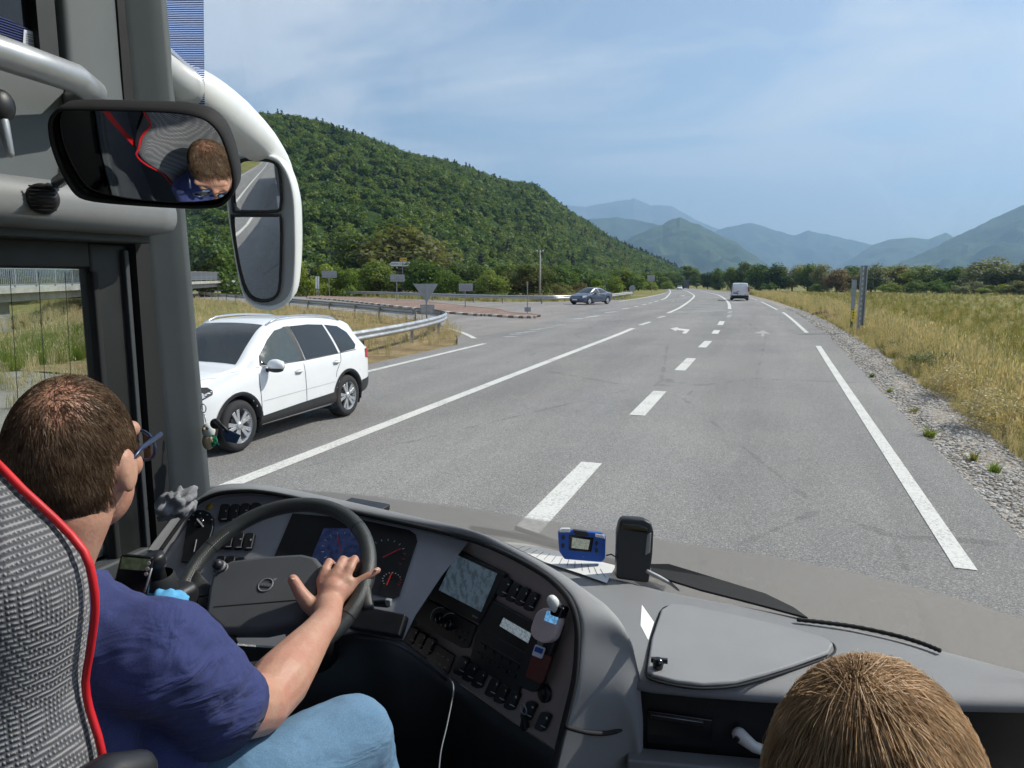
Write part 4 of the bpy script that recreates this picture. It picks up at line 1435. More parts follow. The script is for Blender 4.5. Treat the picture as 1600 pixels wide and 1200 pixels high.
sign_back((515, 464), 515, [rect(503, 423, 526, 434)], 423, 'leftmost grey rectangular sign back near the outside mirror')
sign_back((620.5, 472), 620.5, [rect(610, 429, 632, 440)], 429, 'grey rectangular sign back below the white direction sign')
c1 = sign_back((727, 482), 727, [rect(717, 443, 738.5, 455)], 443, 'grey rectangular sign back standing on the traffic island')
sign_back((1018, 459), 1018, [rect(1011.5, 430, 1023, 439)], 430, 'small far sign back left of the distant cars')
t, P, d = sgn((988, 462), 'round_sign', 'grey back of a round sign at the end of the far guard rail')
post(t, P, d, 988.5, 446, .09)
cpt = [(988 + 5 * math.cos(a), 451 + 5.4 * math.sin(a)) for a in [2 * math.pi * k / 20 for k in range(20)]]
plate_px(t, d, cpt, .03, 'sign_back')
# direction sign
t, P, d = sgn((630, 463), 'direction_sign', 'white arrow shaped direction sign with a yellow road number above')
post(t, P, d, 630, 404, .09)
plate_px(t, d, [(608.5, 412.6), (612, 409.2), (641, 409.2), (641, 416), (612, 416)], .03, 'sign_white', 'arrow_board', -.08)
plate_px(t, d, rect(624.5, 402.6, 635.5, 408.6), .03, 'sign_yellow', 'number_board', -.08)
c_ = dep(626, 412.6, d) - FH * .09
text_mesh('ASPRES S/ BUECH', 'sign_black', t, c_, RT, (0, 0, 1), .26, 'lettering', .004)
text_mesh('D 994', 'sign_black', t, dep(630, 405.6, d) - FH * .09, RT, (0, 0, 1), .24, 'number', .004)
# thin post on the island's tip
t, P, d = sgn((824, 492), 'island_post', 'thin rusty post with a small plate at the tip of the island', 'post')
post(t, P, d, 824, 440, .06, 'galvanised_dull')
plate_px(t, d, rect(819.5, 480, 829.5, 487), .02, 'sign_back', 'small_plate', -.06)
MB().bar(dep(824, 440, d), dep(824, 446, d), .12, .05).build('post_head', 'kerb_brown', t)
# delineators beyond the side road
for x0, lb in ((494, 'left one of two slim white delineator posts near the outside mirror'), (497.3, 'right one of two slim white delineator posts near the outside mirror')):
    t, P, d = sgn((x0 + .2, 464), 'delineator', lb, 'post')
    b = MB(); b.prism([dep(x, y, d) for x, y in rect(x0 - 1.1, 432, x0 + 1.1, 451)], FH, .06); b.build('board', 'sign_white', t)
    b = MB(); b.bar(P - Vector((0, 0, .1)), dep(x0, 433, d) + FH * .08, .05, .05); b.build('stake', 'galvanised_dull', t)
t, P, d = sgn((1108, 451), 'far_sign', 'tiny far brown sign beside the road right of the lorry')
post(t, P, d, 1108, 439, .14)
plate_px(t, d, rect(1104.5, 438.5, 1111.5, 442.5), .05, 'kerb_brown', 'upper_board', -.1)
plate_px(t, d, rect(1105.5, 443, 1110.8, 446), .05, 'sign_white', 'lower_board', -.1)
# utility pole and wires
P = gnd(843.5, 471); d = (P - CAMP).dot(FW)
pole = thing('utility_pole', 'thin grey utility pole behind the far guard rail', 'pole', P)
T = dep(844, 391, d)
MB().tube([P - Vector((0, 0, .3)), T], [.11, .075], 10).build('shaft', 'wood_pole', pole)
MB().bar(T - RT * .35 - Vector((0, 0, .15)), T + RT * .35 - Vector((0, 0, .15)), .08, .1).build('cross_arm', 'wood_pole', pole)
for s_ in (-.3, .3):
    b = MB(); b.lathe([(.0, 0), (.04, 0), (.05, .06), (.02, .12), (0, .12)], T + RT * s_ - Vector((0, 0, .1)), n=10); b.build('insulator', 'sign_white', pole)
def wire(a, b_, sag, lb):
    pts = [a + (b_ - a) * (i / 20) - Vector((0, 0, sag * 4 * (i / 20) * (1 - i / 20))) for i in range(21)]
    o = MB().tube(pts, .018, 5).build('overhead_wire', 'wire')
    tag(o, lb, 'wire', 'overhead wires')
wire(T + RT * -.3, dep(300, 352, 74), .5, 'upper overhead wire running left from the thin grey pole')
wire(T - Vector((0, 0, .9)), dep(300, 372, 74), .6, 'lower overhead wire running left from the thin grey pole')
# ---- posts on the right verge
P = gnd(1343, 520); d = (P - CAMP).dot(FW)
T = dep(1350, 415, d)
sp = thing('steel_post', 'tall perforated galvanised steel post on the right verge', 'post', P)
H_ = T.z - P.z
b = MB()
Xa, Ya = Vector(RT), Vector(FH)
for s_ in (-.09, .09):
    b.bar(P + Xa * s_ - Vector((0, 0, .2)), P + Xa * s_ + Vector((0, 0, H_)), .012, .17, Ya)
b.bar(P + Ya * .045 - Vector((0, 0, .2)), P + Ya * .045 + Vector((0, 0, H_)), .17, .008, Ya)
b.build('channel', 'galvanised', sp)
for s_ in (-.115, .115):
    MB().bar(P + Xa * s_ - Ya * .045 - Vector((0, 0, .2)), P + Xa * s_ - Ya * .045 + Vector((0, 0, H_)), .045, .008, Ya).build('flange', 'galvanised', sp)
for k in range(12):
    z = H_ - .12 - k * .2
    b = MB(); b.box(P + Vector((0, 0, z)) + Ya * .037, (.05, .004, .09), Matrix.Rotation(YAW, 3, 'Z')); b.build('slot', 'sign_white', sp)
P = gnd(1330, 513.5); d = (P - CAMP).dot(FW)
mp_ = thing('marker_post', 'green marker post with a yellow tag and grey plate on the right verge', 'post', P)
def up(y): return dep(1331, y, d).z
for y0, y1, w, mt, nm in ((513.5, 483, .10, 'post_green', 'green_stake'), (483, 463, .16, 'sign_back', 'grey_plate'), (463, 437, .20, 'galvanised_dull', 'upper_board')):
    z0, z1 = up(y0), up(y1)
    b = MB(); b.box((P.x, P.y, (z0 + z1) / 2), (w, .05, z1 - z0 - .004), Matrix.Rotation(YAW, 3, 'Z')); b.build(nm, mt, mp_, bevel=.004)
z0, z1 = up(502), up(484.5)
c_ = P - FH * .036
b = MB(); b.box((c_.x + .02, c_.y, (z0 + z1) / 2), (.15, .02, z1 - z0), Matrix.Rotation(YAW, 3, 'Z')); b.build('yellow_tag', 'post_yellow', mp_)
for k in range(3):
    b = MB(); b.box((c_.x + .02 - FH.x * .012, c_.y - FH.y * .012, z1 - .1 - k * .12), (.05, .006, .06), Matrix.Rotation(YAW, 3, 'Z')); b.build('tag_mark', 'sign_black', mp_)
# heap of brown soil by the posts
for px_, py_, s_, lb in ((1292, 492, 1.0, 'brown clod of turned soil left of the marker post'), (1306, 498, .8, 'second brown clod of soil left of the marker post'), (1357, 512, .7, 'low brown clod of soil right of the steel post')):
    P = gnd(px_, py_)
    b = MB(); b.ball((0, 0, 0), (.75 * s_, .5 * s_, .26 * s_), 22, 14)
    b.v = [v * (1 + .35 * mnoise.noise(v * 4 + Vector((px_, 0, 0)))) + Vector((P.x, P.y, P.z)) for v in b.v]
    tag(b.build('soil_clod', 'soil'), lb, 'soil', 'clods of turned soil')

# ------------------------------------------------------------------ overpass on the far left (driver window)
A0, A1 = Vector((-29.5, 13.0, 0)), Vector((-84.5, 108, 0))
ov = thing('overpass', 'low concrete overpass with a metal railing outside the driver window', 'bridge', (A0.x, A0.y, 0))
dr = (A1 - A0).normalized(); nr = Vector((dr.y, -dr.x, 0))   # towards the road
b = MB()
b.bar(A0 + Vector((0, 0, 1.42)) - nr * 4, A1 + Vector((0, 0, 1.42)) - nr * 4, 8.0, .22)
b.build('deck', 'concrete', ov)
MB().bar(A0 + nr * .08 + Vector((0, 0, 1.50)), A1 + nr * .08 + Vector((0, 0, 1.50)), .35, .28).build('kerb_beam', 'concrete', ov)
MB().bar(A0 - nr * .5 + Vector((0, 0, 1.10)), A1 - nr * .5 + Vector((0, 0, 1.10)), .5, .42).build('girder', 'concrete', ov)
b = MB()
c0 = A0 + dr * 13 - nr * 1.0
b.add([c0 + Vector((0, 0, -1.8)) + dr * .6, c0 - nr * 5 + dr * 3 + Vector((0, 0, -1.8)), c0 - nr * 5 + dr * 3 + Vector((0, 0, .95)), c0 + Vector((0, 0, .95)),
       c0 + dr * 6 + Vector((0, 0, -1.8)), c0 + dr * 6 - nr * 5 + Vector((0, 0, -1.8)), c0 + dr * 6 - nr * 5 + Vector((0, 0, .95)), c0 + dr * 6 + Vector((0, 0, .95))],
      [(0, 1, 2, 3), (4, 7, 6, 5), (0, 3, 7, 4), (1, 5, 6, 2), (3, 2, 6, 7), (0, 4, 5, 1)])
b.build('abutment', 'concrete_dark', ov)
L = (A1 - A0).length
rb = MB()
rb.bar(A0 + Vector((0, 0, 2.66)), A1 + Vector((0, 0, 2.66)), .07, .06)
rb.build('top_rail', 'galvanised', ov)
MB().bar(A0 + Vector((0, 0, 1.80)), A1 + Vector((0, 0, 1.80)), .05, .05).build('bottom_rail', 'galvanised', ov)
bal = bpy.data.meshes.new('baluster')
bb = MB(); bb.box((0, 0, 0), (.035, .035, .84)); bal.from_pydata([tuple(v) for v in bb.v], [], bb.f); bal.materials.append(MAT['galvanised_dull'])
pst = bpy.data.meshes.new('railing_post')
bb = MB(); bb.box((0, 0, 0), (.08, .08, 1.1)); pst.from_pydata([tuple(v) for v in bb.v], [], bb.f); pst.materials.append(MAT['galvanised_dull'])
s_ = 0.0; k = 0
while s_ < L:
    p = A0 + dr * s_
    if in_view(p.x, p.y, 40):
        o = bpy.data.objects.new('railing_post' if k % 12 == 0 else 'baluster', pst if k % 12 == 0 else bal)
        COL.objects.link(o); o.parent = ov
        o.location = p - Vector(ov.location) + Vector((0, 0, 2.21 if k % 12 == 0 else 2.22))
        o.rotation_euler = (random.uniform(-.015, .015) + (.18 if k == 75 else 0), 0, math.atan2(dr.y, dr.x))
    s_ += .21; k += 1
# ------------------------------------------------------------------ vehicles  (local: +x forward, +y left, +z up)
def body_loft(T, nst=150):
    rings = []
    x0, x1 = T['top'][0][0], T['top'][-1][0]
    for i in range(nst):
        u = i / (nst - 1)
        x = x0 + (x1 - x0) * (.5 - .5 * math.cos(math.pi * u)) * .35 + (x1 - x0) * u * .65
        hw = sinterp(x, T['hw']); zt = sinterp(x, T['top']); zb = interp(x, T['bot']); hr = sinterp(x, T['hr']); belt = interp(x, T['belt'])
        belt = min(belt, zt - .05)
        hr = min(hr, hw * .96)
        sh = T.get('shoulder', .10)
        half = [(0, zb), (.75 * hw, zb), (.93 * hw, zb + .02)]
        prof = [(0, .93), (.08, .982), (.2, .994), (.4, 1.0), (.62, .999), (.85, .988), (1, .965)]
        half += [(hw * sinterp(k / 18, prof), zb + .02 + (belt - zb - .02) * k / 18) for k in range(1, 19)]
        e = (hr, zt - min(sh, max(.02, (zt - belt) * .6)))
        s0 = (.955 * hw, belt + .015)
        for k in (.0, .25, .5, .75, 1.0):
            bow = .018 * math.sin(math.pi * k) * (1 if zt - belt > .25 else 0)
            half.append((s0[0] + (e[0] - s0[0]) * k + bow, s0[1] + (e[1] - s0[1]) * k))
        half += [(hr - .025, zt - sh * .45 * min(1, (zt - belt) / .2)), (hr - .08, zt - .018), (hr * .66, zt - .004), (hr * .33, zt + .004), (0, zt + .007)]
        ring = [Vector((x, y, z)) for y, z in half] + [Vector((x, -y, z)) for y, z in half[-2:0:-1]]
        rings.append(ring)
    b = MB(); b.loft(rings, True, True)
    return b
def bvh_of(b):
    return BVHTree.FromPolygons([tuple(v) for v in b.v], b.f)
def dens(poly, n=6):
    out = []
    m = len(poly)
    for i in range(m):
        a, c = poly[i], poly[(i + 1) % m]
        for k in range(n):
            out.append((a[0] + (c[0] - a[0]) * k / n, a[1] + (c[1] - a[1]) * k / n))
    return out
def shell(bvh, poly, axis, off, thick=.006, cuts=3):
    """polygon laid on the body: axis 'L','R' (x,z), 'T' (x,y), 'F','B' (y,z)"""
    bm = bmesh.new()
    f = bm.faces.new([bm.verts.new((p[0], p[1], 0)) for p in dens(poly, 4)])
    xs = [p[0] for p in poly]; ys = [p[1] for p in poly]
    for ax, lo, hi in ((0, min(xs), max(xs)), (1, min(ys), max(ys))):
        for k in range(1, 9):
            c = lo + (hi - lo) * k / 9
            bmesh.ops.bisect_plane(bm, geom=bm.verts[:] + bm.edges[:] + bm.faces[:], plane_co=(c, 0, 0) if ax == 0 else (0, c, 0), plane_no=(1, 0, 0) if ax == 0 else (0, 1, 0))
    b = MB()
    vs_ = []
    for v in bm.verts:
        a, c = v.co.x, v.co.y
        o, d = {'L': ((a, 5, c), (0, -1, 0)), 'R': ((a, -5, c), (0, 1, 0)), 'T': ((a, c, 6), (0, 0, -1)), 'F': ((9, a, c), (-1, 0, 0)), 'B': ((-9, a, c), (1, 0, 0))}[axis]
        h = bvh.ray_cast(Vector(o), Vector(d))
        d = Vector(d)
        p = h[0] if h[0] is not None else Vector(o) + d * 4.2
        nn = h[1] if h[0] is not None else -d
        if nn.dot(d) > 0: nn = -nn
        nn = (nn - d).normalized()
        vs_.append(p + nn * off)
    bm.verts.index_update()
    flip = {'L': True, 'R': False, 'T': False, 'F': False, 'B': True}[axis]
    fs = []
    for f in bm.faces:
        ids = [v.index for v in f.verts]
        a = vs_[ids[0]]; n = (vs_[ids[1]] - a).cross(vs_[ids[2]] - a)
        want = {'L': Vector((0, 1, 0)), 'R': Vector((0, -1, 0)), 'T': Vector((0, 0, 1)), 'F': Vector((1, 0, 0)), 'B': Vector((-1, 0, 0))}[axis]
        if n.dot(want) < 0: ids.reverse()
        fs.append(tuple(ids))
    bm.free()
    b.add(vs_, fs, True)
    return b
def line_shell(bvh, pts, w, axis, off=.003):
    """a narrow seam along points"""
    b = MB()
    P = [Vector((p[0], p[1], 0)) for p in pts]
    Q = []
    for a, c in zip(P, P[1:]):
        n = max(2, int((c - a).length / .08))
        Q += [a + (c - a) * (k / n) for k in range(n)]
    Q.append(P[-1])
    rows = []
    for i, p in enumerate(Q):
        d = (Q[min(i + 1, len(Q) - 1)] - Q[max(i - 1, 0)]).normalized(); s = Vector((-d.y, d.x, 0)) * (w / 2)
        row = []
        for q in (p - s, p + s):
            o, dd = {'L': ((q.x, 5, q.y), (0, -1, 0)), 'R': ((q.x, -5, q.y), (0, 1, 0)), 'T': ((q.x, q.y, 6), (0, 0, -1)), 'F': ((9, q.x, q.y), (-1, 0, 0)), 'B': ((-9, q.x, q.y), (1, 0, 0))}[axis]
            h = bvh.ray_cast(Vector(o), Vector(dd))
            if h[0] is None: row = None; break
            row.append(h[0] - Vector(dd) * off)
        if row: rows.append(row)
    if len(rows) > 1:
        vs_ = [q for r_ in rows for q in r_]
        b.add(vs_, [(2 * i, 2 * i + 1, 2 * i + 3, 2 * i + 2) for i in range(len(rows) - 1)], True)
    return b
def wheel(parent, x, y, r, side, spokes=10, detail=True, w=.22, style='alloy'):
    t = bpy.data.objects.new('wheel', None); COL.objects.link(t); t.parent = parent; t.location = (x, y, r)
    WORLD[t.name] = Matrix.Identity(4)
    n = 40 if detail else 20
    b = MB()
    b.lathe([(r * .66, -w / 2), (r * .78, -w / 2 - .01), (r * .93, -w / 2), (r * .985, -w / 2 + .03), (r, -w * .2), (r, w * .2), (r * .985, w / 2 - .03), (r * .93, w / 2), (r * .78, w / 2 + .01), (r * .66, w / 2)], (0, 0, 0), (0, 1, 0), n)
    b.build('tyre', 'tyre', t, world=False)
    s = side
    b = MB()
    b.lathe([(r * .67, s * (w / 2 + .004)), (r * .655, s * (w / 2 - .004)), (r * .60, s * (w / 2 - .03)), (r * .60, -s * w / 2)], (0, 0, 0), (0, 1, 0), n)
    b.build('rim', 'alloy', t, world=False)
    b = MB(); b.lathe([(0.001, s * .0), (r * .6, s * .0)], (0, 0, 0), (0, 1, 0), n); b.build('brake_disc', 'alloy_dark', t, world=False)
    b = MB()
    for k in range(spokes):
        a = 2 * math.pi * (k // 2) / (spokes / 2) + (.21 if k % 2 else -.21) if style == 'pairs' else 2 * math.pi * k / spokes
        a1 = a + (.0 if style != 'pairs' else (.06 if k % 2 else -.06))
        c, s_ = math.cos(a), math.sin(a)
        rad = Vector((c, 0, s_)); tg = Vector((-s_, 0, c))
        w0, w1 = r * .055, r * .085
        ya, yb = s * (w / 2 - .012), s * (w / 2 - .006)
        p0, p1 = rad * r * .10, rad * r * .63
        vs_ = [p0 - tg * w0 + Vector((0, ya, 0)), p0 + tg * w0 + Vector((0, ya, 0)), p1 + tg * w1 + Vector((0, yb, 0)), p1 - tg * w1 + Vector((0, yb, 0))]
        vs_ += [v - Vector((0, s * .035, 0)) for v in vs_]
        b.add(vs_, [(0, 1, 2, 3), (7, 6, 5, 4), (0, 4, 5, 1), (1, 5, 6, 2), (2, 6, 7, 3), (3, 7, 4, 0)])
    b.build('spokes', 'alloy', t, world=False, bevel=.004)
    b = MB(); b.lathe([(r * .17, s * (w / 2 - .03)), (r * .16, s * (w / 2 + .0)), (r * .10, s * (w / 2 + .008)), (0.001, s * (w / 2 + .01))], (0, 0, 0), (0, 1, 0), 20); b.build('hub_cap', 'alloy', t, world=False)
    return t
def arch_cut(b, xs, zc, R, step):
    """opens the wheel arches in the body's sides: skin inside the circle is dropped, its edge drawn onto the circle"""
    for v in b.v:
        if abs(v.y) > .45:
            for x in xs:
                d = Vector((v.x - x, 0, v.z - zc)); L = d.length
                if abs(L - R) < step and L > .05:
                    v.x = x + d.x / L * R; v.z = zc + d.z / L * R
    fs, sm = [], []
    for f, m in zip(b.f, b.sm):
        c = sum((b.v[i] for i in f), Vector()) / len(f)
        if abs(c.y) > .45 and any((c.x - x) ** 2 + (c.z - zc) ** 2 < (R * .992) ** 2 for x in xs) and len(f) == 4: continue
        fs.append(f); sm.append(m)
    b.f, b.sm = fs, sm
def lp(t): WORLD[t.name] = Matrix.Identity(4)
def car(name, label, cat, loc, rotz, T, group=None, detail=True):
    t = thing(name, label, cat, loc, rotz, group)
    keep = WORLD[t.name]; WORLD[t.name] = Matrix.Identity(4)
    bl = body_loft(T)
    bv = bvh_of(bl)
    RA = T['r'] + T.get('gap', .055)
    arch_cut(bl, T['axles'], T['r'] + .01, RA, .024)
    body = bl.build('body', T['paint'], t)
    fix_normals(body)
    lin = MB()
    for ax_ in T['axles']:
        for s in (1, -1):
            hw_ = max(w for _, w in T['hw'])
            n_ = 20
            A = [Vector((ax_ + RA * math.cos(math.pi * (-.15 + 1.3 * k / n_)), s * (hw_ - .03), T['r'] + .01 + RA * math.sin(math.pi * (-.15 + 1.3 * k / n_)))) for k in range(n_ + 1)]
            B = [Vector((p.x, s * (hw_ - .40), p.z)) for p in A]
            lin.loft([A, B], False, False)
            lin.add(B + [Vector((ax_, s * (hw_ - .40), T['r']))], [(k, k + 1, n_ + 1) for k in range(n_)])
    lin.build('arch_liner', 'void_black', t)
    MB().box((0, 0, T['r'] + .15), (abs(T['axles'][0] - T['axles'][1]) + 1.6, max(w for _, w in T['hw']) * 2 - .62, .5)).build('underbody', 'void_black', t)
    hwm = max(w for _, w in T['hw'])
    for i, ax in enumerate(T['axles']):
        for s in (1, -1):
            wheel(t, ax, s * (hwm - .125), T['r'], s, T.get('spokes', 10), detail, style=T.get('wheel', 'pairs'))
    def panel(nm, poly, axis, mat, off=.004, par=None):
        o = shell(bv, poly, axis, off).build(nm, mat, par or t)
        return o
    for nm, poly, axis, mat, off in T['panels']:
        panel(nm, poly, axis, mat, off)
    for nm, pts, w, axis, mat in T.get('lines', []):
        line_shell(bv, pts, w, axis).build(nm, mat, t)
    T['_bv'] = bv
    if 'extra' in T: T['extra'](t, bv)
    WORLD[t.name] = keep
    return t
def arch_lip(t, bv, x, r, side, w=.05, mat='car_trim'):
    n = 22; rows = []
    for k in range(n + 1):
        a = math.pi * (-.08 + 1.16 * k / n)
        row = []
        for rr in (r, r + w):
            px_, pz_ = x + rr * math.cos(a), r * 0 + t['_wr'] + rr * math.sin(a)
            h = bv.ray_cast(Vector((px_, 5 * side, pz_)), Vector((0, -side, 0)))
            y = h[0].y if h[0] is not None and abs(h[0].y) > .6 else side * .86
            row.append(Vector((px_, y + side * .008, pz_)))
        row.insert(0, row[0] - Vector((0, side * .1, 0)))
        rows.append(row)
    b = MB(); m = 3
    vs_ = [q for r_ in rows for q in r_]
    b.add(vs_, [(i * m + k, i * m + k + 1, (i + 1) * m + k + 1, (i + 1) * m + k) for i in range(n) for k in range(m - 1)], True)
    b.build('arch_trim', mat, t)
def ell(cx_, cy_, rx, ry, n=14): return [(cx_ + rx * math.cos(2 * math.pi * k / n), cy_ + ry * math.sin(2 * math.pi * k / n)) for k in range(n)]
def door_handle(t, x, z, bv, side, mat):
    h = bv.ray_cast(Vector((x, 5 * side, z)), Vector((0, -side, 0)))
    y = h[0].y
    o = MB().tube([(x + .09, y - side * .005, z + .004), (x + .06, y + side * .032, z + .006), (x - .05, y + side * .034, z + .004), (x - .085, y - side * .005, z)], [.012, .014, .014, .012], 8).build('door_handle', mat, t)
    shell(bv, ell(x + .005, z - .006, .085, .036), 'L' if side > 0 else 'R', .003).build('handle_recess', 'mirror_inner', t)
def side_mirror(t, x, y, z, side, paint):
    m = bpy.data.objects.new('door_mirror', None); COL.objects.link(m); m.parent = t; WORLD[m.name] = Matrix.Identity(4)
    b = MB(); b.ball((x, y + side * .14, z + .05), (.075, .135, .085), 18, 12); b.v = [Vector((max(v.x, x - .045), v.y, v.z)) for v in b.v]; b.build('shell', paint, m)
    b = MB(); b.bar((x, y - side * .03, z - .03), (x, y + side * .10, z + .0), .06, .05); b.build('foot', 'car_trim', m, bevel=.01)
    b = MB(); b.ball((x + .005, y + side * .14, z - .005), (.068, .125, .045), 18, 8); b.build('lower_shell', 'car_trim', m)
    b = MB(); b.prism([(x - .047, y + side * .14 + a, z + .05 + c) for a, c in rrect(0, 0, .22, .12, .04)], (-1, 0, 0), .003); b.build('glass', 'mirror_glass', m)

# --- white SUV in the oncoming lane
SUV = dict(paint='paint_white', r=.345, axles=(1.31, -1.29), spokes=10, wheel='pairs',
    top=[(-2.215, .78), (-2.18, .98), (-2.12, 1.08), (-2.03, 1.25), (-1.93, 1.43), (-1.82, 1.53), (-1.6, 1.585), (-1.2, 1.635), (-.7, 1.665), (-.2, 1.67), (.15, 1.645), (.45, 1.545), (.75, 1.34), (1.02, 1.125), (1.15, 1.085), (1.5, 1.045), (1.8, .985), (2.02, .90), (2.13, .80), (2.19, .68), (2.215, .58)],
    bot=[(-2.215, .42), (-2.0, .33), (-1.7, .24), (1.7, .24), (2.0, .27), (2.215, .36)],
    hw=[(-2.215, .60), (-2.17, .72), (-2.05, .82), (-1.8, .885), (-1.3, .905), (0, .905), (1.3, .905), (1.7, .88), (1.95, .81), (2.1, .71), (2.18, .60), (2.215, .52)],
    hr=[(-2.215, .56), (-2.1, .66), (-1.9, .60), (-1.5, .595), (-.5, .62), (.2, .615), (.6, .66), (1.05, .72), (1.5, .70), (2.0, .62), (2.215, .48)],
    belt=[(-2.2, 1.07), (-1.2, 1.06), (.9, 1.01), (1.3, .98), (2.2, .7)],
    panels=[
        ('windscreen', [(1.02, -.62), (1.02, .62), (.30, .52), (.30, -.52)], 'T', 'car_glass', .005),
        ('rear_window', [(-.55, 1.16), (.55, 1.16), (.50, 1.47), (-.50, 1.47)], 'B', 'car_glass', .005),
        ('front_bumper_grille', [(-.45, .40), (.45, .40), (.42, .56), (-.42, .56)], 'F', 'car_trim', .004),
        ('radiator_grille', [(-.40, .70), (.40, .70), (.38, .78), (-.38, .78)], 'F', 'black_gloss', .004),
    ],
    lines=[])
for sd, ax in ((1, 'L'), (-1, 'R')):
    SUV['panels'] += [
        ('front_window', [(.80, 1.075), (.70, 1.20), (.42, 1.40), (.20, 1.51), (-.05, 1.545), (-.12, 1.06)], ax, 'car_glass_clear', .006),
        ('rear_side_window', [(-.20, 1.06), (-.16, 1.548), (-.6, 1.55), (-1.0, 1.52), (-1.07, 1.07)], ax, 'car_glass', .006),
        ('quarter_window', [(-1.13, 1.075), (-1.06, 1.515), (-1.42, 1.47), (-1.60, 1.36), (-1.66, 1.15), (-1.58, 1.09)], ax, 'car_glass', .006),
        ('window_pillar', [(-.06, 1.055), (-.0, 1.55), (-.15, 1.552), (-.18, 1.055)], ax, 'car_trim', .005),
        ('sill_cladding', [(.92, .28), (.90, .40), (.0, .44), (-.92, .47), (-.93, .30)], ax, 'car_trim', .008),
        ('rear_bumper_trim', [(-1.70, .34), (-1.72, .55), (-2.14, .58), (-2.16, .40)], ax, 'car_trim', .006),
        ('front_bumper_trim', [(1.72, .30), (1.74, .42), (2.1, .44), (2.15, .36)], ax, 'car_trim', .006),
        ('headlight', [(1.74, .82), (1.70, .90), (1.85, .905), (2.05, .855), (2.11, .76), (1.95, .745)], ax, 'car_trim', .006),
        ('headlamp_lens', [(1.84, .80), (1.82, .87), (2.0, .84), (2.05, .78), (1.96, .765)], ax, 'lamp_clear', .010),
        ('tail_light', [(-1.90, .92), (-1.93, 1.06), (-2.10, 1.06), (-2.17, .98), (-2.13, .88)], ax, 'lamp_red', .010),
    ]
    SUV['lines'] += [
        ('door_seam', [(.86, 1.06), (.90, .9), (.88, .42)], .010, ax, 'seam'),
        ('door_seam', [(-.13, 1.05), (-.14, .44)], .010, ax, 'seam'),
        ('door_seam', [(-1.12, 1.06), (-1.10, .95), (-.95, .78), (-.93, .70)], .010, ax, 'seam'),
        ('window_chrome', [(.84, 1.062), (-.2, 1.05), (-1.60, 1.075)], .012, ax, 'car_trim'),
        ('bonnet_seam', [(1.08, sd * .73), (1.5, sd * .69), (1.93, sd * .56)], .007, 'T', 'mirror_inner'),
        ('body_crease', [(.85, .60), (-.9, .63)], .008, ax, 'mirror_inner'),
    ]
def suv_extra(t, bv):
    t['_wr'] = .345
    for s in (1, -1):
        for x in (1.31, -1.29): arch_lip(t, bv, x, .40, s)
        door_handle(t, .02, .905, bv, s, 'paint_white'); door_handle(t, -.96, .935, bv, s, 'paint_white')
        side_mirror(t, .70, s * .88, 1.03, s, 'paint_white')
        pts = []
        for k in range(15):
            x = .28 - 1.85 * k / 14
            h = bv.ray_cast(Vector((x, s * .555, 5)), Vector((0, 0, -1)))
            z = h[0].z + (.045 if 0 < k < 14 else 0) * min(1, min(k, 14 - k) / 2)
            pts.append((x, s * .555, z))
        MB().tube(pts, .016, 8).build('roof_rail', 'chrome', t)
    del t['_wr']
    MB().box((2.2, 0, .50), (.02, .5, .11)).build('number_plate', 'plate', t)
    b = MB(); b.lathe([(.001, .03), (.05, .03), (.055, 0)], (2.16, 0, .74), (1, 0, 0), 20); b.build('badge', 'chrome', t)
    for s_, sgn_ in ((.30, 1), (-.30, -1)):
        pass
SUV['extra'] = suv_extra
fw_ = gnd(378, 705)
car('suv', 'white SUV with roof rails driving towards us in the oncoming lane', 'car', (-6.526 - .88, 8.97, 0), -math.pi / 2, SUV)

# --- dark blue saloon leaving the junction
SAL = dict(paint='paint_blue', r=.325, axles=(1.40, -1.32), spokes=10, wheel='pairs',
    top=[(-2.33, .70), (-2.28, .93), (-2.15, 1.03), (-1.85, 1.07), (-1.65, 1.11), (-1.3, 1.26), (-.9, 1.40), (-.4, 1.455), (0, 1.455), (.35, 1.40), (.75, 1.22), (1.15, 1.0), (1.35, .95), (1.7, .88), (2.0, .78), (2.2, .66), (2.33, .52)],
    bot=[(-2.33, .36), (-1.8, .22), (1.8, .2), (2.33, .28)],
    hw=[(-2.33, .62), (-2.2, .76), (-1.9, .86), (-1.3, .905), (0, .905), (1.4, .90), (1.8, .86), (2.1, .74), (2.33, .52)],
    hr=[(-2.33, .55), (-2.1, .66), (-1.7, .62), (-1.2, .56), (-.4, .57), (.3, .57), (.8, .64), (1.3, .70), (2.0, .6), (2.33, .45)],
    belt=[(-2.33, .9), (-1.2, .95), (.9, .90), (1.4, .86), (2.33, .6)],
    panels=[('windscreen', [(1.12, -.62), (1.12, .62), (.30, .50), (.30, -.50)], 'T', 'car_glass', .005),
            ('rear_window', [(-1.62, -.52), (-1.62, .52), (-.92, .46), (-.92, -.46)], 'T', 'car_glass', .005),
            ('lower_grille', [(-.55, .30), (.55, .30), (.48, .50), (-.48, .50)], 'F', 'car_trim', .004),
            ('number_plate', [(-.26, .40), (.26, .40), (.26, .50), (-.26, .50)], 'F', 'plate', .03)],
    lines=[])
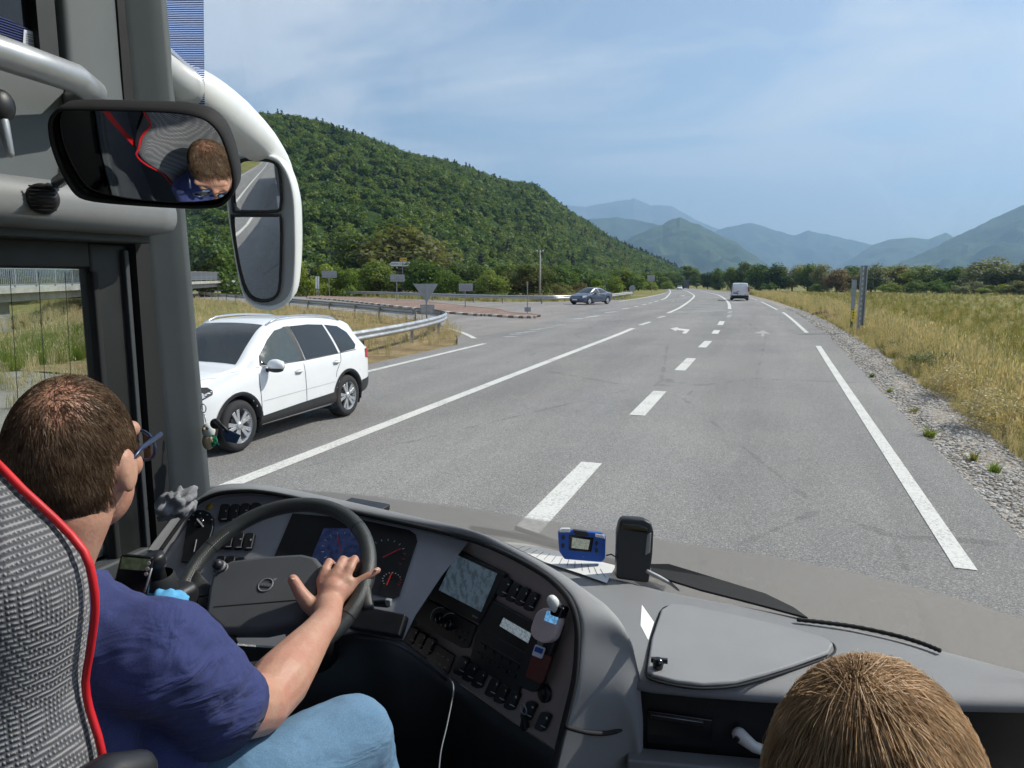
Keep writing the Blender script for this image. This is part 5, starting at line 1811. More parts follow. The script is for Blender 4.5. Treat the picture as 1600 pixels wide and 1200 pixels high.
for sd, ax in ((1, 'L'), (-1, 'R')):
    SAL['panels'] += [('front_window', [(.90, .96), (.45, 1.22), (.15, 1.34), (-.05, 1.35), (-.08, .95)], ax, 'car_glass', .006),
                      ('rear_side_window', [(-.15, .95), (-.12, 1.35), (-.6, 1.33), (-1.1, 1.18), (-1.25, 1.0)], ax, 'car_glass', .006),
                      ('headlight', [(1.80, .70), (1.72, .80), (1.95, .78), (2.16, .64), (2.2, .56)], ax, 'lamp_clear', .008),
                      ('tail_light', [(-1.95, .82), (-1.98, .98), (-2.22, .95), (-2.28, .80)], ax, 'lamp_red', .008),
                      ('rubbing_strip', [(.9, .50), (.9, .55), (-.9, .57), (-.9, .52)], ax, 'car_trim', .008)]
    SAL['lines'] += [('door_seam', [(.88, .93), (.88, .35)], .012, ax, 'seam'), ('door_seam', [(-.1, .93), (-.12, .35)], .012, ax, 'seam'), ('door_seam', [(-1.2, .95), (-.95, .6)], .012, ax, 'seam')]
def sal_extra(t, bv):
    for s in (1, -1):
        side_mirror(t, .72, s * .87, .92, s, 'paint_blue')
        door_handle(t, .05, .80, bv, s, 'chrome'); door_handle(t, -.92, .83, bv, s, 'chrome')
SAL['extra'] = sal_extra
P0, P1 = gnd(918, 477), gnd(941, 474)
car('saloon_car', 'dark blue saloon car leaving the side road in the distance', 'car', (-15.2, 63.2, gz(63)), math.radians(-112), SAL)

# --- light grey van ahead
def vanpoly(): return None
VAN = dict(paint='paint_vangrey', r=.335, axles=(1.55, -1.55), spokes=8, wheel='plain', shoulder=.16,
    top=[(-2.50, 1.60), (-2.485, 1.80), (-2.45, 1.92), (-2.35, 1.955), (-1.0, 1.97), (.3, 1.96), (.85, 1.90), (1.2, 1.65), (1.6, 1.22), (1.8, 1.12), (2.2, .98), (2.4, .84), (2.5, .6)],
    bot=[(-2.5, .46), (-2.3, .30), (2.2, .24), (2.5, .34)],
    hw=[(-2.5, .93), (-2.45, .965), (-2.2, .978), (1.4, .978), (1.9, .94), (2.25, .82), (2.5, .6)],
    hr=[(-2.5, .76), (-2.4, .80), (-1, .81), (.5, .80), (1.0, .78), (1.7, .76), (2.2, .68), (2.5, .5)],
    belt=[(-2.5, 1.10), (1.0, 1.10), (1.7, 1.03), (2.5, .6)],
    panels=[('windscreen', [(1.60, -.70), (1.60, .70), (.95, .62), (.95, -.62)], 'T', 'car_glass', .006),
            ('left_rear_door', [(-.86, .62), (-.012, .62), (-.012, 1.80), (-.74, 1.80)], 'B', 'paint_vangrey', .012),
            ('right_rear_door', [(.012, .62), (.86, .62), (.74, 1.80), (.012, 1.80)], 'B', 'paint_vangrey', .012),
            ('rear_bumper', [(-.93, .34), (.93, .34), (.93, .60), (-.93, .60)], 'B', 'car_trim', .05),
            ('number_plate', [(.20, .80), (.72, .80), (.72, .92), (.20, .92)], 'B', 'car_trim', .030),
            ('door_grip', [(.10, 1.02), (.40, 1.02), (.40, 1.07), (.10, 1.07)], 'B', 'car_trim', .022),
            ('brake_light', [(-.10, 1.86), (.10, 1.86), (.10, 1.90), (-.10, 1.90)], 'B', 'lamp_red', .02)],
    lines=[])
for s in (1, -1):
    VAN['panels'] += [('tail_light', [(s * .885, .92), (s * .955, .92), (s * .905, 1.66), (s * .85, 1.66)], 'B', 'lamp_red', .016),
                      ('lamp_surround', [(s * .89, 1.10), (s * .945, 1.10), (s * .94, 1.22), (s * .885, 1.22)], 'B', 'car_trim', .020)]
    VAN['panels'] += [('hinge', [(s * .84, z), (s * .93, z), (s * .93, z + .09), (s * .84, z + .09)], 'B', 'car_trim', .03) for z in (.70, 1.72)]
    ax = 'L' if s > 0 else 'R'
    VAN['panels'] += [('cab_window', [(1.45, 1.16), (1.1, 1.5), (.85, 1.66), (.45, 1.68), (.42, 1.14)], ax, 'car_glass', .006), ('side_moulding', [(1.1, .50), (1.1, .62), (-1.1, .62), (-1.1, .50)], ax, 'car_trim', .01)]
def van_extra(t, bv):
    for s in (1, -1): side_mirror(t, 1.25, s * .96, 1.16, s, 'car_trim')
VAN['extra'] = van_extra
Pv = (gnd(1143, 469) + gnd(1169, 470)) / 2
ang = math.atan2(cc(100) - cc(80), 20)
car('van', 'light grey delivery van driving ahead of us in the right lane', 'van', (-3.85, 86.5 + 2.4, gz(88.5)), math.pi / 2 - ang, VAN)

# --- far white car and lorry at the bend
FAR = dict(SAL); FAR.update(paint='paint_white', extra=None); FAR.pop('extra')
Pc = gnd(1062, 452.6)
car('far_car', 'tiny white car coming round the far bend', 'car', (Pc.x, Pc.y, gz(Pc.y)), -math.pi / 2 + .12, FAR, detail=False)
Pt = gnd(1071.5, 451.2)
lo_ = thing('lorry', 'distant dark lorry seen from behind at the far bend', 'lorry', (Pt.x, Pt.y, gz(Pt.y)), math.pi / 2 + .12)
WORLD[lo_.name] = Matrix.Identity(4)
MB().box((3.4, 0, 2.45), (7.2, 2.5, 2.9)).build('cargo_box', 'paint_truck', lo_, bevel=.04)
for s in (-1, 1):
    MB().box((-.225, s * .61, 2.45), (.04, 1.18, 2.7)).build('rear_door', 'paint_truck', lo_, bevel=.01)
    MB().box((-.25, s * 1.0, .82), (.06, .35, .16)).build('tail_light', 'lamp_red', lo_)
MB().box((4.2, 0, .75), (9, 1.0, .3)).build('chassis', 'car_trim', lo_)
MB().box((-.1, 0, .55), (.12, 2.3, .2)).build('bumper', 'car_trim', lo_)
b = MB(); b.loft([[Vector((x, y, z)) for y, z in rrect(0, 2.0, 2.4, 2.4, .2)] for x in (7.2, 8.6, 9.1)]); b.build('cab', 'paint_truck', lo_)
for x in (.8, 2.1, 7.9):
    for s in (-1, 1): wheel(lo_, x, s * 1.05, .5, s, 6, False, .4, 'plain')
# ------------------------------------------------------------------ the coach we sit in
LB = thing('coach', 'coach body around us: grey left pillar, window frames, blind housing and windscreen', 'bus', (-.545, 1.5, 0))
V3 = Vector
def ringbox(x0, x1, y0, y1, r=.02, n=3):
    return rrect((x0 + x1) / 2, (y0 + y1) / 2, x1 - x0, y1 - y0, r, n)
# shell
MB().box((-.545, -4.2, .80), (2.50, 12.2, .08)).build('floor', 'trim_grey_dark', LB)
MB().box((-.545, -4.35, 3.50), (2.56, 11.6, .10)).build('roof', 'trim_grey', LB)
MB().box((-.545, -3.2, 2.1), (2.50, .06, 2.6)).build('bulkhead', 'trim_grey_dark', LB)
MB().box((-1.80, -4.2, 1.05), (.07, 11.55, .90)).build('left_side_wall', 'coach_side', LB)
MB().box((.715, -4.2, 1.05), (.07, 11.5, .72)).build('right_side_wall', 'coach_side', LB)
MB().box((-1.80, -5.4, 2.55), (.05, 9.4, 1.75)).build('rear_side_glazing', 'black_gloss', LB)
MB().box((-.545, 2.0, .80), (2.2, .1, .7)).build('front_panel', 'coach_white', LB)
MB().box((.70, 1.50, 2.4), (.10, .07, 2.1)).build('right_pillar', 'trim_grey', LB, bevel=.02)
# left front pillar
rings = []
for k in range(13):
    z = 1.1 + 2.4 * k / 12
    y = 1.775 - .035 * (z - 1.67)
    sec = [(-1.80, y - .06), (-1.738, y - .105), (-1.724, y - .100), (-1.70, y - .068), (-1.675, y - .036), (-1.655, y - .010), (-1.650, y + .004), (-1.660, y + .02), (-1.74, y + .09), (-1.82, y + .05)]
    rings.append([V3((a, b_, z)) for a, b_ in sec])
MB().loft(rings).build('front_pillar', 'trim_grey', LB)
for px_, py_ in ((226, 67), (295, 537)):
    P = atX(px_, py_, -1.69) if py_ > 300 else atX(px_, py_, -1.70)
    MB().ball(P, (.012, .012, .012), 12, 8).build('trim_button', 'black_plastic' if py_ < 300 else 'trim_grey', LB)
for px_, py_ in ((291, 617), (301, 662)):
    P = atX(px_, py_, -1.705)
    MB().tube([P + V3((-.02, .02, 0)), P + V3((.012, -.012, .0)), P + V3((.016, -.014, .012))], .0025, 6).build('pin', 'silver_bar', LB)
# gap strip and upper pillar trim left of it
MB().box((-1.735, 1.652, 2.4), (.05, .06, 2.3)).build('pillar_gap', 'black_rubber', LB)
rings = []
for k in range(9):
    z = 2.46 + 1.0 * k / 8
    w = .0 + .045 * math.exp(-((z - 2.46) / .18) ** 2)
    rings.append([V3((x, y, z)) for x, y in ringbox(-1.80, -1.705 + w * .6, 1.45 - w, 1.622, .02)])
MB().loft(rings).build('upper_pillar_trim', 'trim_grey', LB)
# side window
MB().box((-1.765, .62, 2.355), (.05, 1.98, .075)).build('window_head', 'frame_black', LB, bevel=.008)
MB().box((-1.760, 1.555, 1.90), (.05, .125, .98)).build('window_post', 'frame_black', LB, bevel=.010)
MB().box((-1.742, 1.500, 1.86), (.03, .020, .90)).build('window_seal', 'black_rubber', LB, bevel=.006)
MB().box((-1.735, 1.600, 1.86), (.03, .016, 1.02)).build('sash_strip', 'trim_grey_dark', LB, bevel=.004)
MB().box((-1.755, .62, 1.47), (.08, 1.98, .06)).build('window_sill', 'trim_grey_dark', LB, bevel=.01)
MB().box((-1.765, -.40, 2.0), (.06, .12, 1.1)).build('rear_window_post', 'frame_black', LB)
pn = MB().box((-1.775, .57, 1.91), (.005, 1.86, .83)).build('side_window', 'side_glass', LB)
for k in range(7):   # heating wires in the driver's pane
    y = 1.04 + .075 * k
    MB().bar(V3((-1.771, y, 1.50)), V3((-1.771, y + .03, 2.31)), .0011, .0011).build('heating_wire', 'car_trim', pn)
# roller blind housing with its rounded top, vent knob
rings = []
for y in (-.6, 1.60, 1.66, 1.675):
    k = 1 if y < 1.63 else (.82 if y < 1.67 else .5)
    rings.append([V3((-1.66 + a * k, y, 2.465 + b_ * k)) for a, b_ in rrect(0, 0, .17, .115, .05, 6)])
MB().loft(rings).build('blind_housing', 'trim_light', LB)
MB().box((-1.70, .52, 2.402), (.10, 2.2, .030)).build('blind_slot', 'trim_grey_dark', LB, bevel=.006)
rings = []
P = atX(66, 312, -1.585)
kn = MB().lathe([(.0, -.02), (.030, -.02), (.034, .0), (.034, .03), (.028, .042), (.0, .042)], P, (.8, -.6, .0), 28).build('vent_knob', 'black_plastic', LB)
for k in range(7):
    MB().bar(P + V3((.8, -.6, 0)) * .0432 + V3((.015, .02, -.0 + (k - 3) * .0085)), P + V3((.8, -.6, 0)) * .0432 - V3((.015, .02, -(k - 3) * .0085)), .003, .003).build('vent_slat', 'black_rubber', kn)
# panel above with grab rail and upper quarter pane
MB().box((-1.745, .45, 2.66), (.05, 2.1, .30)).build('upper_panel', 'trim_grey', LB, bevel=.02)
MB().tube([(-1.60, -.4, 2.79), (-1.60, .6, 2.785), (-1.60, 1.20, 2.775), (-1.60, 1.38, 2.765), (-1.63, 1.45, 2.755), (-1.72, 1.47, 2.74)], [.036, .036, .036, .034, .033, .030], 14).build('grab_rail', 'silver_bar', LB)
MB().box((-1.755, .42, 3.10), (.02, 2.0, .56)).build('upper_pane', 'black_gloss', LB)
MB().box((-1.74, 1.415, 3.10), (.04, .05, .60)).build('upper_pane_seal', 'frame_black', LB)
b = MB(); b.sheet([atX(0, 24, -1.742), atX(60, 52, -1.742), atX(60, 90, -1.742), atX(-40, 60, -1.742), atX(-60, 20, -1.742)]); o = b.build('blind_film', 'sun_film', LB)
b = MB(); b.prism([atX(x, y, -1.741) for x, y in ((37, 46), (61, 52), (63, 84), (35, 76))], (1, 0, 0), .001); lab = b.build('maker_label', 'sticker', LB)
for k in range(7):
    a_, c_ = atX(41, 53 + k * 3.4, -1.739), atX(58 - (k % 3) * 3, 57 + k * 3.4, -1.739)
    MB().bar(a_, c_, .0006, .0022).build('print_line', 'paper_ink', lab)
# hook with coat hanger clip at the left edge
P = atX(2, 165, -1.60)
MB().ball(P, (.02, .03, .035), 12, 8).build('coat_hook', 'black_plastic', LB)
MB().limb([P + V3((0, 0, -.03)), P + V3((.005, .005, -.10))], [.012, .009], 8).build('hook_tip', 'silver_bar', LB)
# windscreen
WPL = [(-1.672, 1.765), (-1.63, 1.815), (-1.56, 1.875), (-1.44, 1.95), (-1.25, 2.045), (-1.0, 2.115), (-.75, 2.15), (-.45, 2.165), (-.15, 2.155), (.15, 2.115), (.40, 2.035), (.58, 1.94), (.68, 1.84), (.73, 1.72)]
wpl = smoothpoly([(a, b_, 0) for a, b_ in WPL], 4)
rows = []
for z, sh in ((1.22, -.01), (1.45, 0), (1.8, .03), (2.2, .07), (2.6, .12), (3.0, .20), (3.25, .30), (3.40, .42), (3.46, .56)):
    rows.append([V3((p.x, p.y - sh * max(.08, min(1, (p.x + 1.672) / .5)) * max(.08, min(1, (.73 - p.x) / .3)), z)) for p in wpl])
ws = strip(rows)
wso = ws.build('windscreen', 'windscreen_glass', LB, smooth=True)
# the pane's lower black ceramic edge
rows2 = [[V3((p.x, p.y + .004, z)) for p in wpl] for z in (1.20, 1.30)]
strip(rows2).build('windscreen_rim', 'black_rubber', LB)
# sun film along the pane's left edge
fl = MB()
fp2 = []
for px_, Y in ((259, 1.79), (290, 1.806), (318, 1.822)):
    fp2.append((px_, Y))
top_ = [atY(x, -25, Y) for x, Y in fp2]; bot_ = [atY(x + (10 if i == 0 else 2 if i == 2 else 6), 178, Y) for i, (x, Y) in enumerate(fp2)]
fl.add(top_ + bot_, [(0, 1, 4, 3), (1, 2, 5, 4)], True)
fl.build('sun_film_strip', 'sun_film', LB)
# wipers outside the glass
for pts, lb in (([(735, 826), (800, 836), (870, 852), (960, 880), (1050, 905)], 0),):
    P = [atY(x, y, 2.19 if x < 1200 else 2.14 - (x - 1200) * .0006) for x, y in pts]
    w = MB().tube(P, .011 if lb == 0 else .018, 8).build('wiper_blade', 'black_rubber', LB)
    MB().tube([P[1] + V3((0, .03, .015)), P[3] + V3((0, .04, -.02)), P[4] + V3((0, .05, -.10))], [.008, .011, .016], 8).build('wiper_arm', 'black_plastic', w)
MB().prism([atz(x, y, 1.425) for x, y in ((1016, 884), (1045, 884), (1085, 896), (1140, 913), (1195, 930), (1240, 952), (1262, 968), (1200, 951), (1150, 938), (1095, 924), (1050, 910), (1020, 900))], (0, 0, 1), .006).build('defroster_seal', 'black_rubber', LB)
# loose ribbed hose lying along the shelf edge
hp = smoothpoly([atz(x, y, 1.432) for x, y in ((1245, 968), (1290, 973), (1340, 980), (1400, 993), (1440, 1005), (1470, 1017))], 8)
rad = [.0048 + .0012 * (i % 2) for i in range(len(hp))]
tag(MB().tube(hp, rad, 8).build('ribbed_hose', 'black_rubber'), 'black ribbed hose lying along the windscreen edge of the shelf', 'hose')

# ------------------------------------------------------------------ dashboard
DB = thing('dashboard', 'curved grey coach dashboard with switches, screens and a flat shelf on its right', 'dashboard', (-.9, 1.7, .9))
PL = Plane((-1.614, 1.79, 1.61), (-.743, 1.744, 1.60), (-.861, 1.544, 1.40), (0, -1, 1))
PR = Plane((-.743, 1.744, 1.60), (-.389, 1.493, 1.57), (-.405, 1.413, 1.28), (-1, -1, .2))
OUT = [(228, 862, 1.49), (265, 813, 1.56), (293, 782, 1.60), (322, 765, 1.62), (353, 757, 1.63), (398, 757, 1.63), (455, 765, 1.63), (537, 782, 1.63), (650, 808, 1.63), (742, 830, 1.63), (806, 858, 1.63), (870, 892, 1.62), (918, 924, 1.60), (950, 948, 1.575), (970, 980, 1.54), (974, 1020, 1.48), (970, 1080, 1.40), (962, 1136, 1.31), (951, 1200, 1.21), (940, 1260, 1.12)]
INN = [(247, 866), (282, 817), (305, 790), (330, 776), (357, 770), (400, 769), (455, 778), (537, 798), (650, 823), (734, 844), (790, 866), (845, 896), (876, 922), (893, 946), (901, 975), (902, 1010), (897, 1065), (882, 1128), (866, 1195), (850, 1260)]
Ov = [atz(x, y, z) for x, y, z in OUT]
Iv = [(PL if i < 9 else PR).at(x, y, .025) for i, (x, y) in enumerate(INN)]
Ov = smoothpoly(Ov, 4); Iv = smoothpoly(Iv, 4)
cen = V3((-1.0, .9, 1.5))
rows = []
for o_, i_ in zip(Ov, Iv):
    out_d = (o_ - cen); out_d.z = 0; out_d.normalize()
    nrm_ = (PR.n if i_.x > -.75 else PL.n)
    mid = (o_ + i_) / 2 + V3((0, 0, .010)) + out_d * -.002
    rows.append([i_ - nrm_ * .03, i_, i_ + (mid - i_) * .35 + V3((0, 0, .006)), mid, o_ + (mid - o_) * .3 + V3((0, 0, .004)), o_, o_ + out_d * .03 - V3((0, 0, .03)), o_ + out_d * .06 - V3((0, 0, .16)), o_ + out_d * .06 - V3((0, 0, .5))])
hd = strip(rows).build('hood', 'dash_grey_light', DB, subsurf=1, smooth=True)
# dark soft edge along the hood's inner lip
MB().tube([i_ + V3((0, 0, .002)) for i_ in Iv], .007, 8).build('hood_lip', 'black_rubber', DB)
# seam across the wing end
sm_ = [PR.at(884, 1136, .028), (PR.at(884, 1136, .028) + atz(962, 1142, 1.302)) / 2 + V3((.002, -.014, 0)), atz(962, 1142, 1.302) + V3((.001, -.002, 0)), atz(962, 1142, 1.302) + V3((.04, .08, -.01))]
MB().tube(smoothpoly(sm_, 5), .005, 6).build('wing_seam', 'black_rubber', DB)
def poly_on(pl, pts, h, nm, mat, base=0.0, par=DB, bevel=0):
    b = MB(); b.prism([pl.at(x, y, base) for x, y in pts], pl.n, h)
    return b.build(nm, mat, par, bevel=bevel)
# panel faces
lpan = [(247, 866), (282, 817), (305, 790), (330, 776), (357, 770), (400, 769), (455, 778), (537, 798), (650, 823), (734, 844), (690, 900), (650, 960), (630, 1000), (560, 985), (430, 1010), (300, 1000), (225, 960)]
b = MB(); b.sheet([PL.at(x, y) for x, y in lpan][::-1]); b.build('instrument_panel', 'panel_face', DB)
rpan = [(736, 838), (790, 862), (845, 892), (880, 920), (898, 946), (908, 975), (908, 1010), (904, 1065), (890, 1128), (866, 1170), (795, 1122), (700, 1054), (640, 1008), (660, 950), (690, 900)]
b = MB(); b.sheet([PR.at(x, y) for x, y in rpan][::-1]); b.build('centre_panel', 'panel_brown_lit', DB)
# knee bolster below the panels (dark)
kb = MB()
e = [PL.at(225, 960), PL.at(300, 1003), PL.at(430, 1013), PL.at(560, 988), PL.at(630, 1003), PR.at(700, 1056), PR.at(795, 1124), PR.at(866, 1172)]
kb.add([p for p in e] + [p + V3((0, -.02, -.03)) for p in e] + [p + V3((-.02, .10, -.45)) for p in e], [(i, i + 1, 9 + i, 8 + i) for i in range(7)] + [(8 + i, 9 + i, 17 + i, 16 + i) for i in range(7)], True)
kb.build('knee_panel', 'black_plastic', DB)
MB().tube([p + V3((0, -.012, -.006)) for p in smoothpoly(e[3:6], 6)], .004, 6).build('panel_piping', 'trim_grey_dark', DB)
# switches
def switch(pl, cx_, cy_, w=13, h=28, ax=(.894, .447), dn=(-.427, .904), par=DB, mark=True):
    def q(a, b_): return (cx_ + ax[0] * a + dn[0] * b_, cy_ + ax[1] * a + dn[1] * b_)
    o = poly_on(pl, [q(a, b_) for a, b_ in rrect(0, 0, w, h, w * .28, 3)], .012, 'switch', 'switch_black', .001, par, .002)
    if mark:
        c_ = pl.at(*q(0, h * .30), .0142); a_ = pl.at(*q(w * .28, h * .30), .0142)
        u = (a_ - c_)
        MB().bar(c_ - u, c_ + u, .0016, .0008, pl.n).build('indicator', 'mark_white', o)
        s_ = pl.at(*q(0, -h * .18), .0142)
        k = random.randint(0, 2)
        uu = u.normalized(); vv = pl.n.cross(uu)
        ic = MB()
        if k == 0: ic.add([s_ - uu * .003 - vv * .002, s_ + uu * .003 - vv * .002, s_ + vv * .004], [(0, 1, 2)])
        elif k == 1: ic.prism([s_ + uu * (.003 * math.cos(t)) + vv * (.003 * math.sin(t)) for t in [i * math.pi / 4 for i in range(8)]], pl.n, .0003)
        else: ic.bar(s_ - uu * .003, s_ + uu * .003, .003, .0006, pl.n)
        ic.build('symbol', 'mark_white', o)
    return o
LA, LD = (.998, -.03), (-.22, .975)
for x, y in ((352, 803), (368, 803), (384, 802), (400, 801)): switch(PL, x, y, 14, 27, LA, LD)
for x, y in ((343, 846), (359, 846), (375, 847), (391, 848)): switch(PL, x, y, 14, 27, LA, LD)
for x, y in ((346, 884), (361, 884), (377, 886)): switch(PL, x, y, 14, 27, LA, LD)
lk = poly_on(PL, [(296, 812), (302, 804), (311, 799), (321, 799), (330, 803), (336, 812), (335, 828), (318, 880), (286, 880)], .010, 'light_switch_plate', 'switch_black', .001, DB, .002)
c_ = PL.at(313, 817, .011)
MB().lathe([(.0, .012), (.013, .012), (.016, .006), (.017, 0)], c_, PL.n, 22).build('light_knob', 'black_gloss', lk)
MB().bar(PL.at(308, 811, .024), PL.at(318, 823, .024), .004, .002, PL.n).build('knob_pointer', 'mark_white', lk)
MB().bar(PL.at(303, 862, .0125), PL.at(307, 843, .0125), .0025, .001, PL.n).build('dimmer_mark', 'mark_white', lk)
for k in range(5):
    a = math.radians(200 + 35 * k)
    p = PL.at(313 + 19 * math.cos(a), 817 + 15 * math.sin(a), .0122)
    MB().box(p, (.004, .003, .003)).build('symbol', 'mark_white', lk)
ys = PL.at(327, 792, .001)
o = MB().lathe([(.0, .001), (.011, .001), (.011, 0)], ys, PL.n, 24).build('height_sticker', 'rubber_yellow', DB)
ux = (PL.at(330, 792) - PL.at(327, 792)).normalized()
text_mesh('3,75m', 'sign_black', o, ys + PL.n * .0015, ux, PL.n.cross(ux), .0045, 'lettering', .0004)
# instrument cluster
cl = poly_on(PL, [(458, 803), (560, 812), (640, 829), (650, 836), (652, 846), (624, 932), (612, 936), (430, 893), (424, 884)], .004, 'cluster_frame', 'black_plastic', .001, DB)
poly_on(PL, [(506, 826), (558, 826), (580, 850), (572, 884), (484, 880)], .002, 'driver_display', 'screen_cluster', .006, cl)
for a_, b_, m in (((527, 837), (533, 863), 'mark_red'), ((598, 871), (626, 857), 'mark_red'), ((604, 914), (612, 895), 'mark_red')):
    MB().bar(PL.at(*a_, .010), PL.at(*b_, .010), .0022, .001, PL.n).build('needle', m, cl)
for cx_, cy_, rr, n0, n1 in ((536, 858, 34, 150, 400), (604, 866, 30, 150, 400), (612, 906, 15, 150, 400)):
    for k in range(13):
        a = math.radians(n0 + (n1 - n0) * k / 12)
        p0, p1 = PL.at(cx_ + rr * math.cos(a), cy_ + rr * .8 * math.sin(a), .0095), PL.at(cx_ + rr * .88 * math.cos(a), cy_ + rr * .8 * .88 * math.sin(a), .0095)
        MB().bar(p0, p1, .0012, .0006, PL.n).build('dial_mark', 'mark_red' if k > 9 else 'mark_white', cl)
# box under the cluster with the right stalk
poly_on(PL, [(558, 950), (640, 966), (630, 1000), (548, 985)], .03, 'lower_box', 'black_plastic', .001, DB, .004)
# navigation screen
nv = poly_on(PR, [(709, 853), (796, 897), (754, 975), (676, 935)], .012, 'navigation_unit', 'black_plastic', .001, DB, .003)
poly_on(PR, [(712, 866), (777, 896), (752, 956), (686, 922)], .001, 'screen', 'screen_navi', .0135, nv)
a_, b_ = PR.at(733, 958.5, .0135), PR.at(752, 968, .0135)
ux = (b_ - a_).normalized(); uy = PR.n.cross(ux)
text_mesh('BOSCH', 'mark_white', nv, (a_ + b_) / 2 - uy * .001, ux, uy, .005, 'lettering', .0005)
switch(PR, 690, 868, 14, 30)
lbk = poly_on(PR, [(663, 880), (690, 893), (662, 940), (640, 927)], .008, 'warning_lamp_block', 'switch_black', .001, DB, .002)
for i in range(3):
    for j in range(5):
        x, y = 667 + i * 6 - j * 4.6, 893 + i * 3 + j * 8.4
        MB().bar(PR.at(x - 2, y - 1, .0095), PR.at(x + 2, y + 1, .0095), .0012, .0006, PR.n).build('symbol', 'mark_white', lbk)
# heater controls
hc = poly_on(PR, [(672, 936), (748, 977), (735, 1012), (724, 1012), (655, 973), (652, 962)], .008, 'heater_unit', 'black_plastic', .001, DB, .003)
for cx_, cy_, rr in ((704, 975, .019), (688, 966, .017)):
    c_ = PR.at(cx_, cy_, .009)
    MB().lathe([(.0, .014), (rr * .75, .014), (rr * .85, .008), (rr * .9, 0)], c_, PR.n, 24).build('dial', 'black_gloss', hc)
    pts = [PR.at(cx_ + 15 * math.cos(math.radians(a)), cy_ + 17 * math.sin(math.radians(a)), .0095) for a in range(170, 300, 12)]
    MB().tube(pts, .0011, 5).build('dial_scale', 'mark_white', hc)
for k in range(5):
    switch(PR, 715 + k * 4.4, 985 + (k % 2) * 10 + k, 4, 5, par=hc, mark=False).data.materials[0] = MAT['trim_grey_dark']
# radio and tachograph stack
rd = poly_on(PR, [(772, 936), (842, 975), (812, 1088), (737, 1032), (750, 978)], .008, 'radio', 'black_plastic', .001, DB, .003)
poly_on(PR, [(787, 965), (832, 991), (827, 1006), (781, 978)], .001, 'display', 'screen_radio', .0095, rd)
for k in range(3):
    a_, b_ = PR.at(758 - k * 6, 985 + k * 17, .0095), PR.at(824 - k * 5, 1022 + k * 19, .0095)
    MB().bar(a_, b_, .001, .001, PR.n).build('unit_seam', 'trim_grey', rd)
for i in range(5):
    for j in range(2):
        x, y = 752 + i * 13 - j * 5, 1004 + i * 8 + j * 14
        poly_on(PR, [(x, y), (x + 8, y + 4.6), (x + 6, y + 10), (x - 2, y + 5)], .003, 'key', 'switch_black', .009, rd)
for x, y in ((792, 918), (806, 926), (820, 932), (834, 940)): switch(PR, x, y, 13, 30)
for x, y in ((648, 993), (661, 1001), (674, 1009)): switch(PR, x, y, 13, 27)
lb2 = poly_on(PR, [(682, 1004), (713, 1024), (702, 1054), (668, 1033)], .006, 'key_pad', 'switch_black', .001, DB, .002)
for i in range(3):
    for j in range(2):
        x, y = 684 + i * 8 - j * 5, 1021 + i * 5 + j * 12
        MB().bar(PR.at(x - 1.6, y - .8, .0075), PR.at(x + 1.6, y + .8, .0075), .002, .0006, PR.n).build('symbol', 'mark_white', lb2)
for x, y in ((725, 1040), (739, 1050), (753, 1060), (774, 1074), (788, 1084), (804, 1094), (830, 1110), (852, 1127)): switch(PR, x, y, 15, 30)
c_ = PR.at(853, 1083, .001)
sk = MB().lathe([(.020, 0), (.020, .008), (.015, .010), (.013, .004), (.0, .002)], c_, PR.n, 24).build('power_socket', 'black_plastic', DB)
# ---- shelf on the right
ST = [(-.70, 1.93, 2.10), (-.50, 1.80, 2.06), (-.36, 1.62, 2.03), (-.285, 1.515, 2.01), (-.24, 1.503, 1.995), (0, 1.55, 1.975), (.3, 1.625, 1.925), (.58, 1.715, 1.84), (.70, 1.75, 1.80)]
rows = []
for x, fy, by in ST:
    rows.append([V3((x, y, z)) for y, z in ((fy + .05, 1.375), (fy + .012, 1.378), (fy, 1.388), (fy + .004, 1.403), (fy + .02, 1.414), (fy + .06, 1.42), ((fy + by) / 2, 1.424), (by - .05, 1.424), (by - .01, 1.418), (by + .004, 1.40), (by + .01, 1.30))])
strip([list(r_) for r_ in rows]).build('shelf', 'dash_grey', DB, subsurf=1, smooth=True)
fas = strip([[V3((x, fy + .035, 1.377)), V3((x, fy + .03, 1.30)), V3((x, fy + .04, 1.20)), V3((x, fy + .12, 1.00)), V3((x, fy + .2, .86))] for x, fy, by in ST]).build('fascia', 'black_plastic', DB)
MB().bar(V3((-.262, 1.50, 1.225)), V3((.45, 1.66, 1.215)), .05, .03).build('fascia_trim', 'trim_light', DB, bevel=.006)
lid = [(1012, 1040), (1018, 1000), (1033, 955), (1048, 946), (1075, 948), (1150, 964), (1230, 982), (1288, 999), (1302, 1008), (1295, 1022), (1240, 1042), (1195, 1056), (1150, 1068), (1100, 1072), (1055, 1067), (1020, 1058), (1011, 1050)]
lp_ = [atz(x, y, 1.428) for x, y in lid]
b = MB(); b.prism([V3((p.x, p.y, 1.4225)) for p in lp_], (0, 0, 1), .012); ld = b.build('hatch_lid', 'dash_grey_light', DB, bevel=.006, seg=3)
cxy = sum(lp_, V3()) / len(lp_)
MB().tube([V3(((p.x - cxy.x) * 1.015 + cxy.x, (p.y - cxy.y) * 1.015 + cxy.y, 1.4235)) for p in smoothpoly(lp_, 3, True)], .003, 6, closed=True).build('lid_gasket', 'black_rubber', DB)
c_ = atz(1028, 1043, 1.436)
lt = MB().lathe([(.0, .022), (.011, .020), (.013, .012), (.011, 0)], c_, (0, 0, 1), 18).build('lid_latch', 'black_gloss', ld)
MB().bar(c_ + V3((-.016, 0, .016)), c_ + V3((.020, .006, .016)), .008, .010).build('latch_wing', 'black_plastic', lt)
